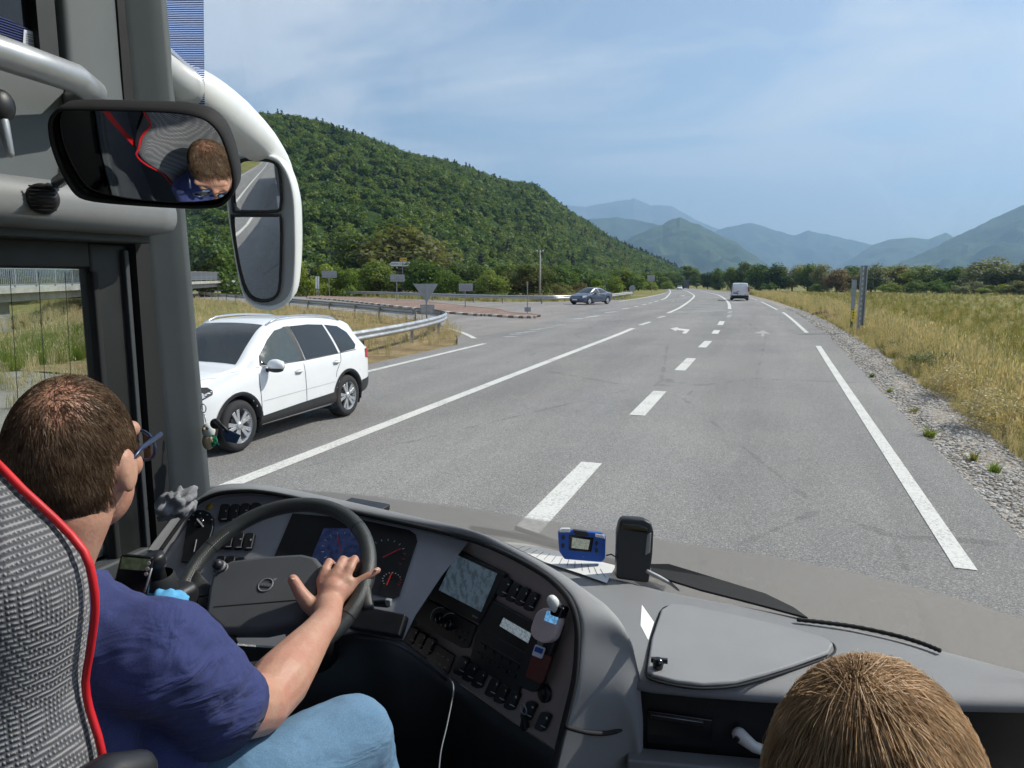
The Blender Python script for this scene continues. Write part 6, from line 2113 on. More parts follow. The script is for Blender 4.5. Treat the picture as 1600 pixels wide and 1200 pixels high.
# vent, grab handle on the fascia
FA = Plane((-.24, 1.535, 1.30), (0, 1.585, 1.30), (-.24, 1.54, 1.20), (0, -1, 0))
vt = poly_on(FA, [(1010, 1107), (1113, 1122), (1112, 1168), (1010, 1158)], .008, 'ash_tray', 'black_gloss', .0, DB, .004)
poly_on(FA, [(1015, 1113), (1100, 1125), (1099, 1134), (1015, 1121)], .004, 'tray_lip', 'black_plastic', .008, vt, .002)
MB().tube([FA.at(1017, 1117, .013), FA.at(1098, 1129, .013)], .0009, 5).build('edge_glint', 'silver_bar', vt)
P0, P1 = FA.at(1155, 1148, .02), FA.at(1215, 1180, .035)
gh = MB().limb([P0, P0 + (P1 - P0) * .4 + V3((0, -.015, 0)), P1, P1 + (P1 - P0) * .6], [.016, .012, .011, .011], 14).build('grab_handle', 'white_plastic', DB)
MB().lathe([(.0, .003), (.006, .003), (.006, 0)], P0 + V3((-.004, -.0165, 0)), (-.2, -1, 0), 14).build('handle_screw', 'black_plastic', gh)
# low hatch bump seen above the hood
a_, b_ = atY(541, 784, 1.95), atY(603, 795, 1.95)
MB().bar(a_ + V3((0, 0, -.003)), b_ + V3((0, 0, -.003)), .06, .022).build('demister_cover', 'black_plastic', DB, bevel=.006)

# ------------------------------------------------------------------ steering wheel
WC = V3((-1.0618, 1.3353, 1.5988)); th, ph = math.radians(33.75), math.radians(6.25)
WNn = V3((math.sin(th) * math.sin(ph), -math.sin(th) * math.cos(ph), math.cos(th)))
PW = Plane(WC, WC + WNn.orthogonal(), WC + WNn.cross(WNn.orthogonal()), (0, 0, 1))
we1 = V3((math.cos(ph), math.sin(ph), 0)); we2 = WNn.cross(we1)
SW = thing('steering_wheel', 'dark leather steering wheel with a grey hub in front of the driver', 'steering wheel', WC)
RM, RT_ = .2215, .0185
def wpt(a, rad, off=0): return WC + we1 * (rad * math.cos(a)) + we2 * (rad * math.sin(a)) + WNn * off
MB().tube([wpt(2 * math.pi * k / 72, RM) for k in range(72)], RT_, 16, closed=True).build('rim', 'leather', SW)
for px_, py_ in ((326, 853), (568, 820), (556, 968)):
    p = PW.at(px_, py_); a = math.atan2((p - WC).dot(we2), (p - WC).dot(we1))
    MB().tube([wpt(a - .004, RM), wpt(a + .004, RM)], RT_ + .0008, 18).build('rim_joint', 'black_rubber', SW)
p = PW.at(322, 855); a0_ = math.atan2((p - WC).dot(we2), (p - WC).dot(we1))
b = MB()
for k in range(30):
    a = a0_ - .25 + k * .030
    q = wpt(a, RM - RT_ * .72, RT_ * .72)
    tg = (wpt(a + .01, RM) - wpt(a, RM)).normalized(); iw = (WC - q).normalized()
    b.bar(q - tg * .0022 + iw * .001, q + tg * .0022 + iw * .003, .0012, .0012)
b.build('stitching', 'stitch', SW)
hub = [(330, 975), (335, 935), (341, 912), (352, 898), (372, 889), (427, 882), (480, 879), (500, 884), (512, 898), (510, 930), (498, 962), (478, 988), (420, 1000), (358, 1000)]
HB = poly_on(PW, hub, .04, 'hub', 'hub_grey', -.012, SW, .012)
for a_, b_ in (((334, 948), (505, 934)),):
    MB().bar(PW.at(*a_, .0285), PW.at(*b_, .0285), .0016, .0012, WNn).build('cover_seam', 'black_rubber', HB)
ec = PW.at(415, 914, .029)
pts = [ec + (we1 * math.cos(t) + we2 * math.sin(t)) * .0165 for t in [2 * math.pi * k / 32 for k in range(32)]]
MB().tube(pts, .0016, 6, closed=True).build('emblem_ring', 'trim_light', HB)
d45 = (we1 + we2).normalized(); pd = WNn.cross(d45)
b = MB(); b.bar(ec + d45 * .017, ec + d45 * .024, .003, .0016, WNn); b.add([ec + d45 * .029 + WNn * .001, ec + d45 * .021 + pd * .005 + WNn * .001, ec + d45 * .021 - pd * .005 + WNn * .001], [(0, 2, 1)]); b.build('emblem_arrow', 'trim_light', HB)
b = MB(); b.bar(ec - we1 * .0175, ec + we1 * .0175, .009, .002, WNn); b.build('emblem_bar', 'hub_grey', HB)
text_mesh('VOLVO', 'trim_light', HB, ec + WNn * .0015, we1, we2, .0055, 'lettering', .0004)
def spoke(pa, pb, wa, wb, nm='spoke'):
    A, B = PW.at(*pa), PW.at(*pb)
    d = (B - A).normalized(); s_ = WNn.cross(d)
    rings = []
    for k in range(6):
        u = k / 5; c_ = A + (B - A) * u + WNn * (-.012 * math.sin(u * math.pi)); w = wa + (wb - wa) * u ** 1.5
        rings.append([c_ + s_ * (w * x) + WNn * (.011 * y) for x, y in rrect(0, 0, 1, 2, .35, 3)])
    return MB().loft(rings).build(nm, 'leather', SW)
spoke((345, 945), (284, 925), .05, .12); spoke((500, 940), (578, 915), .05, .12)
spoke((365, 990), (330, 1012), .045, .06); spoke((470, 985), (500, 1012), .045, .06)
for pts in ([(316, 918), (338, 914), (336, 930), (313, 934)], [(311, 937), (335, 933), (331, 949), (309, 951)]):
    poly_on(PW, pts, .006, 'spoke_button', 'switch_black', .008, SW, .002)
poly_on(PW, [(333, 990), (352, 988), (350, 1004), (332, 1006)], .006, 'spoke_button', 'switch_black', .008, SW, .002)
# column and stalks
MB().tube([WC - WNn * .03, WC - WNn * .12 + V3((0, .03, 0)), WC + V3((0, .16, -.28))], [.075, .06, .05], 18).build('column', 'black_plastic', SW)
A, B = dep(366, 902, 1.74), dep(340, 882, 1.70)
lsx = MB().limb([A, (A + B) / 2, B], [.008, .012, .013], 12).build('left_stalk', 'black_plastic', SW)
for k in range(4):
    p = A + (B - A) * (.25 + .2 * k)
    MB().tube([p - (B - A).normalized() * .003, p + (B - A).normalized() * .003], .0142, 14).build('stalk_ring', 'trim_light', lsx)
A, B = dep(575, 942, 1.72), dep(605, 942, 1.70)
rs_ = MB().limb([A, B], [.007, .011], 12).build('right_stalk', 'black_plastic', SW)
MB().box(B + V3((.006, -.004, .004)), (.014, .012, .016)).build('stalk_tip', 'trim_light', rs_, bevel=.002)

# ------------------------------------------------------------------ driver seat
DS = thing('driver_seat', 'grey woven driver seat with red piping at the lower left', 'seat', (-.97, .45, .86))
edge = [(-60, 690, .55), (0, 725, .55), (60, 790, .555), (100, 838, .56), (128, 868, .56), (145, 905, .565), (143, 950, .56), (130, 1000, .555), (115, 1050, .55), (106, 1090, .55), (108, 1130, .55), (122, 1165, .55), (150, 1230, .56), (170, 1330, .57)]
ep = [atY(x, y, Y) for x, y, Y in edge]
ep = [V3((p.x, p.y, p.z)) for p in ep]
zt = sorted([(p.z, p.x) for p in ep])
rings = []
ZC = -.975
nz_ = 26
for k in range(nz_):
    z = 1.45 + (2.30 - 1.45) * k / (nz_ - 1)
    if z < zt[0][0]: xr = zt[0][1]
    else: xr = interp(z, zt)
    xr -= .020
    if z > 2.12: xr = min(xr, -.835 - (z - 2.12) * .25)
    w = max(.05, xr - ZC)
    if z > 2.24: w *= math.sqrt(max(.05, 1 - ((z - 2.24) / .065) ** 2))
    th_ = .075 if z < 2.05 else .06
    cy0 = .52 + .02 * math.sin((z - 1.45) * 5)
    sec = [(-w, cy0 - th_ * .4), (-w * .9, cy0 - th_), (-w * .5, cy0 - th_ * 1.15), (0, cy0 - th_ * 1.2), (w * .5, cy0 - th_ * 1.15), (w * .88, cy0 - th_), (w, cy0 - th_ * .35), (w, cy0 + th_ * .5), (w * .92, cy0 + th_), (w * .6, cy0 + th_ * .7), (0, cy0 + th_ * .45), (-w * .6, cy0 + th_ * .7), (-w * .92, cy0 + th_), (-w, cy0 + th_ * .5)]
    rings.append([V3((ZC + a, b_, z)) for a, b_ in sec])
bk = MB().loft(rings).build('backrest', 'seat_fabric', DS, subsurf=1)
pip = [r_[7] + V3((.003, .010, 0)) for r_ in rings]
MB().tube(smoothpoly(pip, 2), .0046, 8).build('piping', 'red_piping', bk)
pip2 = [r_[13] + V3((-.003, .010, 0)) for r_ in rings]
MB().tube(smoothpoly(pip2, 2), .0046, 8).build('piping', 'red_piping', bk)
sh = strip([[V3((ZC + a * (r_[5].x - ZC), min(r_[3].y, r_[5].y) - .010 - .004 * math.cos(a * 1.5), r_[0].z)) for a in (-1.0, -.7, -.3, .1, .42, .56)] for r_ in rings[:20]]).build('rear_shell', 'black_plastic', DS)
b = MB(); b.loft([[V3((-.97 + x, y, z - .03)) for x, y in rrect(0, .74, w, .52, .08, 4)] for z, w in ((1.18, .46), (1.24, .52), (1.31, .54), (1.35, .50))]); b.build('cushion', 'seat_fabric', DS, subsurf=1)
MB().box((-.97, .70, 1.02), (.36, .4, .30)).build('pedestal', 'black_plastic', DS, bevel=.03)
p0 = dep(128, 1228, .76)
MB().limb([p0 + V3((0, -.05, -.005)), p0 + V3((.005, .03, -.01)), p0 + V3((.008, .06, -.022))], [.026, .026, .022], 14).build('armrest', 'black_plastic', DS)
# red belt on its tall guide left of the driver (shows in the cabin mirror)
bl_ = thing('seat_belt', 'red seat belt with a white clip beside the driver seat', 'seat belt', (-1.30, .40, 1.3))
strip([[p - V3((.0, .024, 0)), p + V3((.0, .024, 0))] for p in smoothpoly([V3((-1.33, .42, 2.55)), V3((-1.29, .43, 2.2)), V3((-1.24, .50, 1.95)), V3((-1.20, .60, 1.7)), V3((-1.2, .7, 1.4))], 4)]).build('webbing', 'red_piping', bl_)
MB().box((-1.31, .44, 2.30), (.03, .05, .07)).build('guide', 'white_plastic', bl_, bevel=.008)
# ------------------------------------------------------------------ mirrors
def bulged(pts2, O, X, Y, N, R, n=10):
    """mirror pane: outline in (x, y) on axes X, Y, slightly domed"""
    bm = bmesh.new()
    bm.faces.new([bm.verts.new((p[0], p[1], 0)) for p in pts2])
    xs = [p[0] for p in pts2]; ys = [p[1] for p in pts2]
    for ax, lo, hi in ((0, min(xs), max(xs)), (1, min(ys), max(ys))):
        for k in range(1, n):
            c = lo + (hi - lo) * k / n
            bmesh.ops.bisect_plane(bm, geom=bm.verts[:] + bm.edges[:] + bm.faces[:], plane_co=(c, 0, 0) if ax == 0 else (0, c, 0), plane_no=(1, 0, 0) if ax == 0 else (0, 1, 0))
    bm.verts.index_update()
    vs_ = [O + X * v.co.x + Y * v.co.y - N * ((v.co.x ** 2 + v.co.y ** 2) / (2 * R)) for v in bm.verts]
    fs = []
    for f in bm.faces:
        ids = [v.index for v in f.verts]
        nn = (vs_[ids[1]] - vs_[ids[0]]).cross(vs_[ids[2]] - vs_[ids[0]])
        fs.append(tuple(ids if nn.dot(N) > 0 else ids[::-1]))
    bm.free()
    b = MB(); b.add(vs_, fs, True)
    return b
def axes(N):
    X = V3((0, 0, 1)).cross(N).normalized()
    return X, N.cross(X).normalized()
MC = dep(222, 247, 1.2)
MN = V3((.545, -.70, -.46)).normalized()
HC = V3((-.932, .745, 2.045))
for _ in range(8):      # turned so that the driver's forehead shows at the right end of the glass
    pm_ = Plane(MC, MC + MN.orthogonal(), MC + MN.cross(MN.orthogonal()), MN)
    q_ = pm_.at(322, 262)
    need = ((CAMP - q_).normalized() + ((HC + V3((.0, .055, .10))) - q_).normalized()).normalized()
    MN = (need - (q_ - MC) / .95).normalized()
PM = Plane(MC, MC + MN.orthogonal(), MC + MN.cross(MN.orthogonal()), MN)
CMr = thing('cabin_mirror', 'black framed cabin mirror reflecting the driver, above his head', 'mirror', MC)
mo = [(75, 200), (76, 186), (84, 174), (103, 169), (180, 170), (269, 173), (312, 180), (333, 191), (347, 208), (357, 232), (366, 266), (368, 288), (364, 305), (350, 320), (331, 325), (281, 325), (188, 319), (134, 312), (112, 297), (91, 259), (79, 225)]
mX, mY = axes(MN)
def to2(p): d = p - MC; return (d.dot(mX), d.dot(mY))
op = smoothpoly([PM.at(x, y) for x, y in mo], 3, True)
cm = sum(op, V3()) / len(op)
b = MB()
m = len(op)
rings = [[cm + (p - cm) * k + MN * o_ for p in op] for k, o_ in ((.90, -.055), (.99, -.035), (1.0, -.010), (.992, .003), (.97, .004), (.955, -.001))]
b.loft(rings, True, False); b.add([p for p in rings[0]], [tuple(range(m))[::-1]])
b.build('frame', 'black_rubber', CMr)
g2 = [to2(cm + (p - cm) * .958) for p in op]
bulged(g2, MC - MN * .0005, mX, mY, MN, .95).build('glass', 'mirror_glass', CMr)
bp = MC - MN * .045 + mX * -.02
if (bp - MC).dot(RT) > 0: pass
MB().tube([MC - MN * .05, MC - MN * .09 - RT * .06, atX(90, 285, -1.58)], [.016, .014, .014], 12).build('arm', 'black_plastic', CMr)
# outside mirror
XC = dep(405, 370, 2.85); XN = V3((.215, -.95, -.19)).normalized()
PX = Plane(XC, XC + XN.orthogonal(), XC + XN.cross(XN.orthogonal()), XN)
XM = thing('outside_mirror', 'white outside mirror on a curved arm hanging left of the windscreen', 'mirror', XC)
ho = [(356, 236), (380, 238), (425, 243), (441, 254), (453, 277), (460, 310), (462, 355), (462, 410), (458, 455), (447, 476), (426, 486), (402, 483), (384, 469), (374, 440), (364, 385), (356, 330), (352, 280)]
hp_ = smoothpoly([PX.at(x, y) for x, y in ho], 3, True)
hc_ = sum(hp_, V3()) / len(hp_)
b = MB(); rings = [[hc_ + (p - hc_) * k + XN * o_ for p in hp_] for k, o_ in ((.45, -.16), (.80, -.13), (.96, -.07), (1.0, -.02), (.99, .002), (.955, .006), (.93, -.004))]
b.loft(rings, True, False); b.add(rings[0], [tuple(range(len(hp_)))[::-1]]); b.build('housing', 'mirror_shell', XM)
b = MB(); b.add([hc_ + (p - hc_) * .935 - XN * .004 for p in hp_], [tuple(range(len(hp_)))]); o = b.build('bezel', 'mirror_inner', XM); fix_normals(o)
xX, xY = axes(XN)
for nm, pts, R in (('upper_glass', [(368, 262), (372, 254), (386, 249), (420, 251), (432, 257), (437, 268), (440, 300), (439, 322), (433, 330), (400, 331), (370, 331), (365, 328), (364, 300)], .9), ('lower_glass', [(363, 340), (367, 337), (400, 337), (434, 337), (439, 340), (440, 380), (438, 440), (433, 461), (418, 470), (398, 468), (385, 455), (376, 425), (367, 375)], 2.2)):
    P = [PX.at(x, y) for x, y in pts]
    c_ = sum(P, V3()) / len(P)
    P = smoothpoly(P, 2, True)
    b = bulged([((p - c_).dot(xX), (p - c_).dot(xY)) for p in P], c_ + XN * .004, xX, xY, XN, R)
    b.build(nm, 'mirror_glass', XM)
    MB().tube([p + XN * .003 for p in P], .006, 6, closed=True).build('glass_rim', 'black_rubber', XM)
pa = [dep(200, 60, 2.12), dep(268, 126, 2.15), dep(318, 152, 2.25), (dep(362, 186, 2.5)), dep(402, 222, 2.75), dep(434, 264, 2.95), dep(447, 310, 2.97), dep(450, 360, 2.97)]
pr_ = [.07, .070, .074, .080, .074, .058, .040, .02]
P = smoothpoly(pa, 4); R_ = [interp(i / 4, list(enumerate(pr_))) for i in range(len(P))]
MB().tube(P, R_, 18).build('arm', 'mirror_shell', XM)
q = P[8]; dd = (P[9] - P[7]).normalized()
MB().tube([q - dd * .003, q + dd * .003], .0672, 20).build('arm_seam', 'black_rubber', XM)
MB().tube([p + V3((.012, -.045, -.035)) * (R_[i + 6] / .066) for i, p in enumerate(P[6:20])], .006, 6).build('arm_groove', 'black_rubber', XM)

# ------------------------------------------------------------------ small things on and around the dashboard
def fdepth(P): return (P - CAMP).dot(FW)
def face_prism(px, d, th, nm, mat, par, bevel=.003, off=0, back=True):
    b = MB(); b.prism([dep(x, y, d + off) for x, y in px], FW, th)
    return b.build(nm, mat, par, bevel=bevel)
P = atz(908, 884, 1.432); d = fdepth(P)
tb = thing('toll_badge', 'small blue toll badge with a screen and buttons standing on the shelf', 'device', P)
face_prism([(872, 832), (878, 827), (940, 833), (947, 838), (946, 872), (941, 879), (882, 874), (874, 862)], d, .022, 'case', 'device_blue', tb, .004)
face_prism([(874, 829), (878, 826), (891, 826), (891, 832), (874, 832)], d, .018, 'left_cap', 'white_plastic', tb, .002, -.003)
face_prism([(930, 834), (943, 836), (946, 842), (930, 839)], d, .018, 'right_cap', 'white_plastic', tb, .002, -.003)
face_prism([(890, 836), (928, 840), (924, 863), (889, 860)], d, .004, 'screen_frame', 'black_gloss', tb, .001, -.004)
face_prism([(894, 840), (922, 844), (919, 859), (893, 856)], d, .002, 'screen', 'screen_toll', tb, 0, -.0055)
face_prism([(896, 828), (918, 831), (921, 838), (899, 836)], d, .02, 'clip', 'black_plastic', tb, .002, -.006)
for x, y in ((880, 840), (880, 853), (932, 849), (932, 860)):
    face_prism(ell(x, y, 2.6, 4), d, .004, 'button', 'black_plastic', tb, .001, -.003)
text_mesh('v', 'mark_white', tb, dep(911, 870, d - .001), RT, -DN, .004, 'logo', .0005)
P = atz(992, 908, 1.424); d = fdepth(P)
bd = thing('phone_holder', 'black holder box standing on the shelf by the windscreen', 'holder', P)
face_prism([(963, 905), (965, 832), (969, 814), (976, 809), (1006, 811), (1018, 817), (1022, 832), (1020, 868), (1014, 912)], d, .045, 'case', 'black_plastic', bd, .008)
face_prism([(972, 818), (1000, 820), (1012, 826), (1012, 834), (970, 828)], d, .004, 'top_lip', 'black_gloss', bd, .002, -.004)
face_prism([(1011, 836), (1018, 832), (1016, 864), (1008, 868)], d, .01, 'side_pad', 'trim_light', bd, .003, -.004)
MB().limb([dep(1012, 893, d - .005), dep(1030, 902, d - .01), dep(1048, 912, d - .005), dep(1060, 922, d)], [.006, .0065, .005, .003], 7).build('foil_wrap', 'galvanised_dull', bd)
MB().tube([dep(947, 868, d), dep(955, 866, d), dep(965, 872, d)], .0022, 6).build('cable', 'black_rubber', bd)
pz = 1.430
pp = thing('paper_sheet', 'printed white paper lying on the shelf under the blue badge', 'paper', atz(870, 875, pz))
pq = [(783, 845), (812, 848), (858, 858), (962, 884), (948, 911), (905, 896), (850, 878)]
b = MB(); b.prism([atz(x, y, pz) for x, y in pq], (0, 0, 1), .0012); b.build('sheet', 'paper', pp)
for k in range(13):
    u = k / 12
    x0, y0 = 800 + 118 * u, 851 + 36 * u
    a_, c_ = atz(x0 + 20, y0 + 2.0, pz + .0018), atz(x0 + 2 + 26 * u, y0 + 9 + 6 * u, pz + .0018)
    MB().bar(a_, c_, .0018, .0004).build('print_line', 'paper_ink', pp)
P = [dep(1003, 945, 1.74), dep(1022, 972, 1.70), dep(1013, 1000, 1.585), dep(1001, 977, 1.61)]
b = MB(); b.prism(P, (P[1] - P[0]).cross(P[3] - P[0]), .0008); tag(b.build('white_card', 'paper'), 'small white card stuck upright at the corner of the shelf lid', 'card')
# breath tester in its clip on the centre panel
bt = thing('breath_tester', 'white breath tester with a screen clipped to the right end of the dashboard', 'device', PR.at(858, 985, .03))
def brect(cx_, cy_, w, h, r_, ax=(.93, .37), dn=(-.33, .944)):
    return [(cx_ + ax[0] * a + dn[0] * b_, cy_ + ax[1] * a + dn[1] * b_) for a, b_ in rrect(0, 0, w, h, r_, 5)]
poly_on(PR, brect(848, 1020, 40, 120, 12), .016, 'holder', 'black_plastic', .012, bt, .004)
poly_on(PR, brect(861, 977, 40, 54, 18), .020, 'case', 'pink_plastic', .024, bt, .005)
poly_on(PR, brect(862, 965, 20, 16, 2), .001, 'screen', 'screen_meter', .0446, bt)
poly_on(PR, brect(843, 1042, 30, 46, 5), .006, 'lower_case', 'dark_red', .026, bt, .003)
poly_on(PR, brect(842, 1018, 17, 18, 2), .001, 'sticker', 'sticker', .0325, bt)
poly_on(PR, brect(842, 1016, 13, 8, 1), .0006, 'sticker_print', 'device_blue', .034, bt)
MB().lathe([(.0, .006), (.008, .006), (.009, 0)], PR.at(846, 1003, .028), PR.n, 18).build('button', 'trim_light', bt)
c_ = PR.at(866, 944, .045)
MB().limb([c_ + V3((.006, .004, -.01)), c_ + V3((-.004, -.004, .010))], [.014, .012], 14).build('mouthpiece', 'white_plastic', bt)
poly_on(PR, brect(880, 955, 18, 20, 5), .022, 'cap', 'black_gloss', .024, bt, .004)
kc = thing('key_bunch', 'dark bunch of keys hanging below the lower switches', 'keys', PR.at(815, 1122, .03))
P = PR.at(818, 1108, .025)
MB().tube([P + PR.n.cross(V3((0, 0, 1))) * (.012 * math.cos(t)) + V3((0, 0, .012 * math.sin(t))) for t in [k * math.pi / 6 for k in range(12)]], .0015, 6, closed=True).build('ring', 'silver_bar', kc)
for k, (dx, dz) in enumerate(((-.006, -.045), (.004, -.05), (.012, -.04))):
    MB().bar(P + V3((0, 0, -.012)), P + V3((dx, -.004 * k, dz)), .014, .004).build('key', 'black_plastic', kc, bevel=.0015)
# white cable hanging over the knee panel
cb = smoothpoly([PR.at(690, 1046, .01), PR.at(699, 1055, .03), dep(708, 1070, 1.56), dep(706, 1095, 1.54), dep(698, 1135, 1.5), dep(688, 1180, 1.46), dep(684, 1240, 1.42)], 6)
tag(MB().tube(cb, .0015, 6).build('white_cable', 'trim_light'), 'thin white cable hanging down beside the driver knee', 'cable')
# grey cloth stuffed between dash and pillar
cp_ = dep(278, 786, 1.97)
b = MB(); b.ball((0, 0, 0), (.055, .05, .032), 40, 26)
b.v = [v + v.normalized() * (.022 * mnoise.noise(v * 38) + .012 * mnoise.noise(v * 85)) for v in b.v]
rm_ = Matrix.Rotation(YAW, 3, 'Z') @ Matrix.Rotation(-.55, 3, 'Y')
b.v = [cp_ + rm_ @ v for v in b.v]
tag(b.build('cleaning_cloth', 'cloth_grey'), 'crumpled grey cloth between the dashboard and the pillar', 'cloth')
# phone, joystick and mask on the driver's left
ph_ = thing('smartphone', 'smartphone in a mount left of the steering wheel', 'phone', dep(212, 900, 1.5))
face_prism([(188, 866), (238, 871), (228, 935), (172, 930)], 1.52, .012, 'case', 'black_gloss', ph_, .004)
face_prism([(191, 870), (235, 874), (232, 892), (187, 889)], 1.52, .001, 'screen', 'screen_phone', ph_, 0, -.0015)
for x, y in ((232, 880), (230, 889), (228, 897)):
    face_prism(ell(x, y, 3, 3), 1.52, .001, 'icon', 'pink_plastic', ph_, 0, -.003)
MB().tube([dep(237, 888, 1.515), dep(226, 925, 1.515)], .002, 6).build('edge_glint', 'silver_bar', ph_)
js = thing('joystick', 'black knob lever between the phone and the steering wheel', 'lever', dep(250, 915, 1.6))
c_ = dep(249, 905, 1.6)
MB().lathe([(.0, .062), (.018, .062), (.021, .055), (.020, .035), (.015, .03), (.016, .0)], c_, (0, -.15, 1), 24).build('knob', 'black_plastic', js)
MB().lathe([(.030, .012), (.034, .004), (.034, -.03), (.026, -.035), (.026, -.10)], c_, (0, -.15, 1), 24).build('collar', 'black_rubber', js)
tag(MB().box(dep(205, 960, 1.62), (.20, .22, .10)).build('side_console', 'black_plastic', None, bevel=.02), 'dark side console left of the driver', 'console')
b = MB(); b.ball((0, 0, 0), (.05, .035, .03), 30, 20); b.v = [dep(256, 942, 1.58) + v + v.normalized() * .016 * mnoise.noise(v * 50) for v in b.v]
tag(b.build('face_mask', 'mask_blue'), 'crumpled light blue face mask beside the steering wheel', 'mask')
# key ring figure hanging on the pillar
kr = thing('keyring_charm', 'small tan figure with a green tuft hanging from a key ring on the pillar', 'charm', dep(325, 680, 1.86))
dk = fdepth(atX(320, 640, -1.668)) - .075
rc = dep(318, 638, dk)
MB().tube([rc + RT * (.0075 * math.cos(t)) + V3((0, 0, .013 * math.sin(t))) for t in [k * math.pi / 8 for k in range(16)]], .0018, 6, closed=True).build('ring', 'chrome', kr)
MB().tube([dep(319, 647, dk), dep(322, 661, dk)], .0018, 6).build('chain', 'chrome', kr)
b = MB(); b.ball(dep(326, 673, dk), (.020, .018, .024), 18, 12); b.v = [v + V3((0, 0, .003 * mnoise.noise(v * 60))) for v in b.v]; b.build('head', 'mascot_white', kr)
b = MB(); b.ball(dep(325, 690, dk), (.017, .016, .026), 18, 12); b.build('body', 'mascot_tan', kr)
b = MB(); b.ball(dep(319, 671, dk - .018), (.006, .006, .006), 10, 8); b.build('nose', 'mascot_tan', kr)
b = MB(); b.ball(dep(324, 669, dk - .016), (.006, .005, .005), 10, 8); b.build('eye', 'mascot_blue', kr)
b = MB()
for k in range(26):
    p = dep(335 + random.uniform(-4, 4), 686 + random.uniform(-7, 8), dk - .01)
    b.bar(p, p + V3((random.uniform(-.012, .012), random.uniform(-.01, .01), random.uniform(-.02, .01))), .003, .002)
b.build('tuft', 'mascot_green', kr)
# lens holder with a dark flap at the pillar edge
lh = thing('suction_holder', 'black suction holder with a dark flap at the pillar edge', 'holder', dep(334, 662, 1.9))
MB().lathe([(.0, .01), (.005, .01), (.011, .005), (.014, 0)], dep(337, 662, 1.90), (.7, -.7, .1), 22).build('suction_cup', 'black_rubber', lh)
MB().tube([dep(336, 656, 1.86), dep(350, 668, 1.86), dep(358, 675, 1.86)], .004, 8).build('rod', 'black_plastic', lh)
face_prism([(346, 672), (358, 672), (376, 680), (369, 693), (352, 690)], 1.86, .004, 'flap', 'lens_dark', lh, .001)
# ------------------------------------------------------------------ people
def skinned(b, name, mat, parent, voxel, smooth=6, fac=.5):
    o = b.build(name, mat, parent, smooth=True)
    md = o.modifiers.new('remesh', 'REMESH'); md.mode = 'VOXEL'; md.voxel_size = voxel; md.use_smooth_shade = True
    sm = o.modifiers.new('smooth', 'SMOOTH'); sm.factor = fac; sm.iterations = smooth
    return o
def ribbons(name, paths, width, mat, parent, taper=True):
    """hair: each strand a narrow folded ribbon"""
    n, k = paths.shape[0], paths.shape[1]
    tang = np.gradient(paths, axis=1)
    tang /= np.linalg.norm(tang, axis=2)[:, :, None] + 1e-9
    rv = rng.normal(size=(n, 1, 3))
    side = np.cross(tang, rv); side /= np.linalg.norm(side, axis=2)[:, :, None] + 1e-9
    w = width * (np.linspace(1, .35, k) if taper else np.ones(k))[None, :, None] * (.6 + .8 * rng.random((n, 1, 1)))
    V = np.stack([paths - side * w / 2, paths + side * w / 2], 2).reshape(-1, 3)
    inv = np.array(WORLD[parent.name].inverted())
    V = V @ inv[:3, :3].T + inv[:3, 3]
    base = (np.arange(n) * k * 2)[:, None]
    i = (np.arange(k - 1) * 2)[None, :]
    F_ = np.stack([base + i, base + i + 1, base + i + 3, base + i + 2], 2).reshape(-1)
    me = bpy.data.meshes.new(name)
    me.vertices.add(len(V)); me.vertices.foreach_set('co', V.astype(np.float32).ravel())
    me.loops.add(len(F_)); me.loops.foreach_set('vertex_index', F_.astype(np.int32))
    nf = len(F_) // 4
    me.polygons.add(nf); me.polygons.foreach_set('loop_start', np.arange(0, len(F_), 4, dtype=np.int32))
    me.materials.append(MAT[mat]); me.update(calc_edges=True)
    me.polygons.foreach_set('use_smooth', [True] * nf)
    o = bpy.data.objects.new(name, me); COL.objects.link(o); o.parent = parent
    return o
# ---- the driver
HR = Matrix.Rotation(math.radians(21), 3, 'Z')
def hv(x, y, z): return HC + HR @ V3((x, y, z))
DR = thing('person', 'driver with short brown hair, navy polo shirt and jeans at the steering wheel', 'person', (-.96, .62, 1.33))
b = MB()
b.ball(HC, (.076, .098, .112), 32, 22, HR)
b.ball(HC + HR @ V3((0, -.012, .0)), (.073, .082, .095), 24, 16, HR)
b.ball(hv(0, .045, -.062), (.056, .058, .062), 20, 14)
b.ball(hv(0, .085, -.095), (.028, .022, .02), 14, 10)
b.limb([hv(0, .094, -.01), hv(0, .118, -.042)], [.010, .015], 10)
b.limb([hv(-.045, .083, .022), hv(.045, .083, .022)], [.014, .014], 10)
for s in (1, -1):
    b.ball(hv(s * .079, -.002, -.022), (.009, .022, .032), 14, 10, Matrix.Rotation(s * .35, 3, 'Z'))
    b.ball(hv(s * .04, .078, -.032), (.022, .02, .022), 12, 8)
b.limb([hv(0, -.022, -.07), V3((-.948, .700, 1.90)), V3((-.95, .675, 1.82))], [.060, .062, .075], 18)
b.limb([V3((-1.11, .69, 1.79)), V3((-.95, .68, 1.82)), V3((-.79, .70, 1.79))], [.05, .06, .05])
b.limb([V3((-.95, .66, 1.75)), V3((-.96, .65, 1.45))], [.11, .11])
def hpt(x, y, d): return dep(x, y, d)
SHr, SLV = V3((-.772, .715, 1.795)), dep(345, 1108, 1.13)
ELB, WRI = dep(408, 1102, 1.25), dep(511, 968, 1.515)
mid = (ELB + WRI) / 2
b.limb([SHr, SLV, ELB], [.058, .056, .050])
b.limb([ELB, ELB + (WRI - ELB) * .25, mid, ELB + (WRI - ELB) * .8, WRI], [.048, .054, .046, .034, .030])
dw = fdepth(PW.at(556, 892))
def hd(x, y, k): return dep(x, y, dw + k)
b.limb([WRI, hd(514, 945, -.085), hd(520, 922, -.060)], [.029, .031, .030])
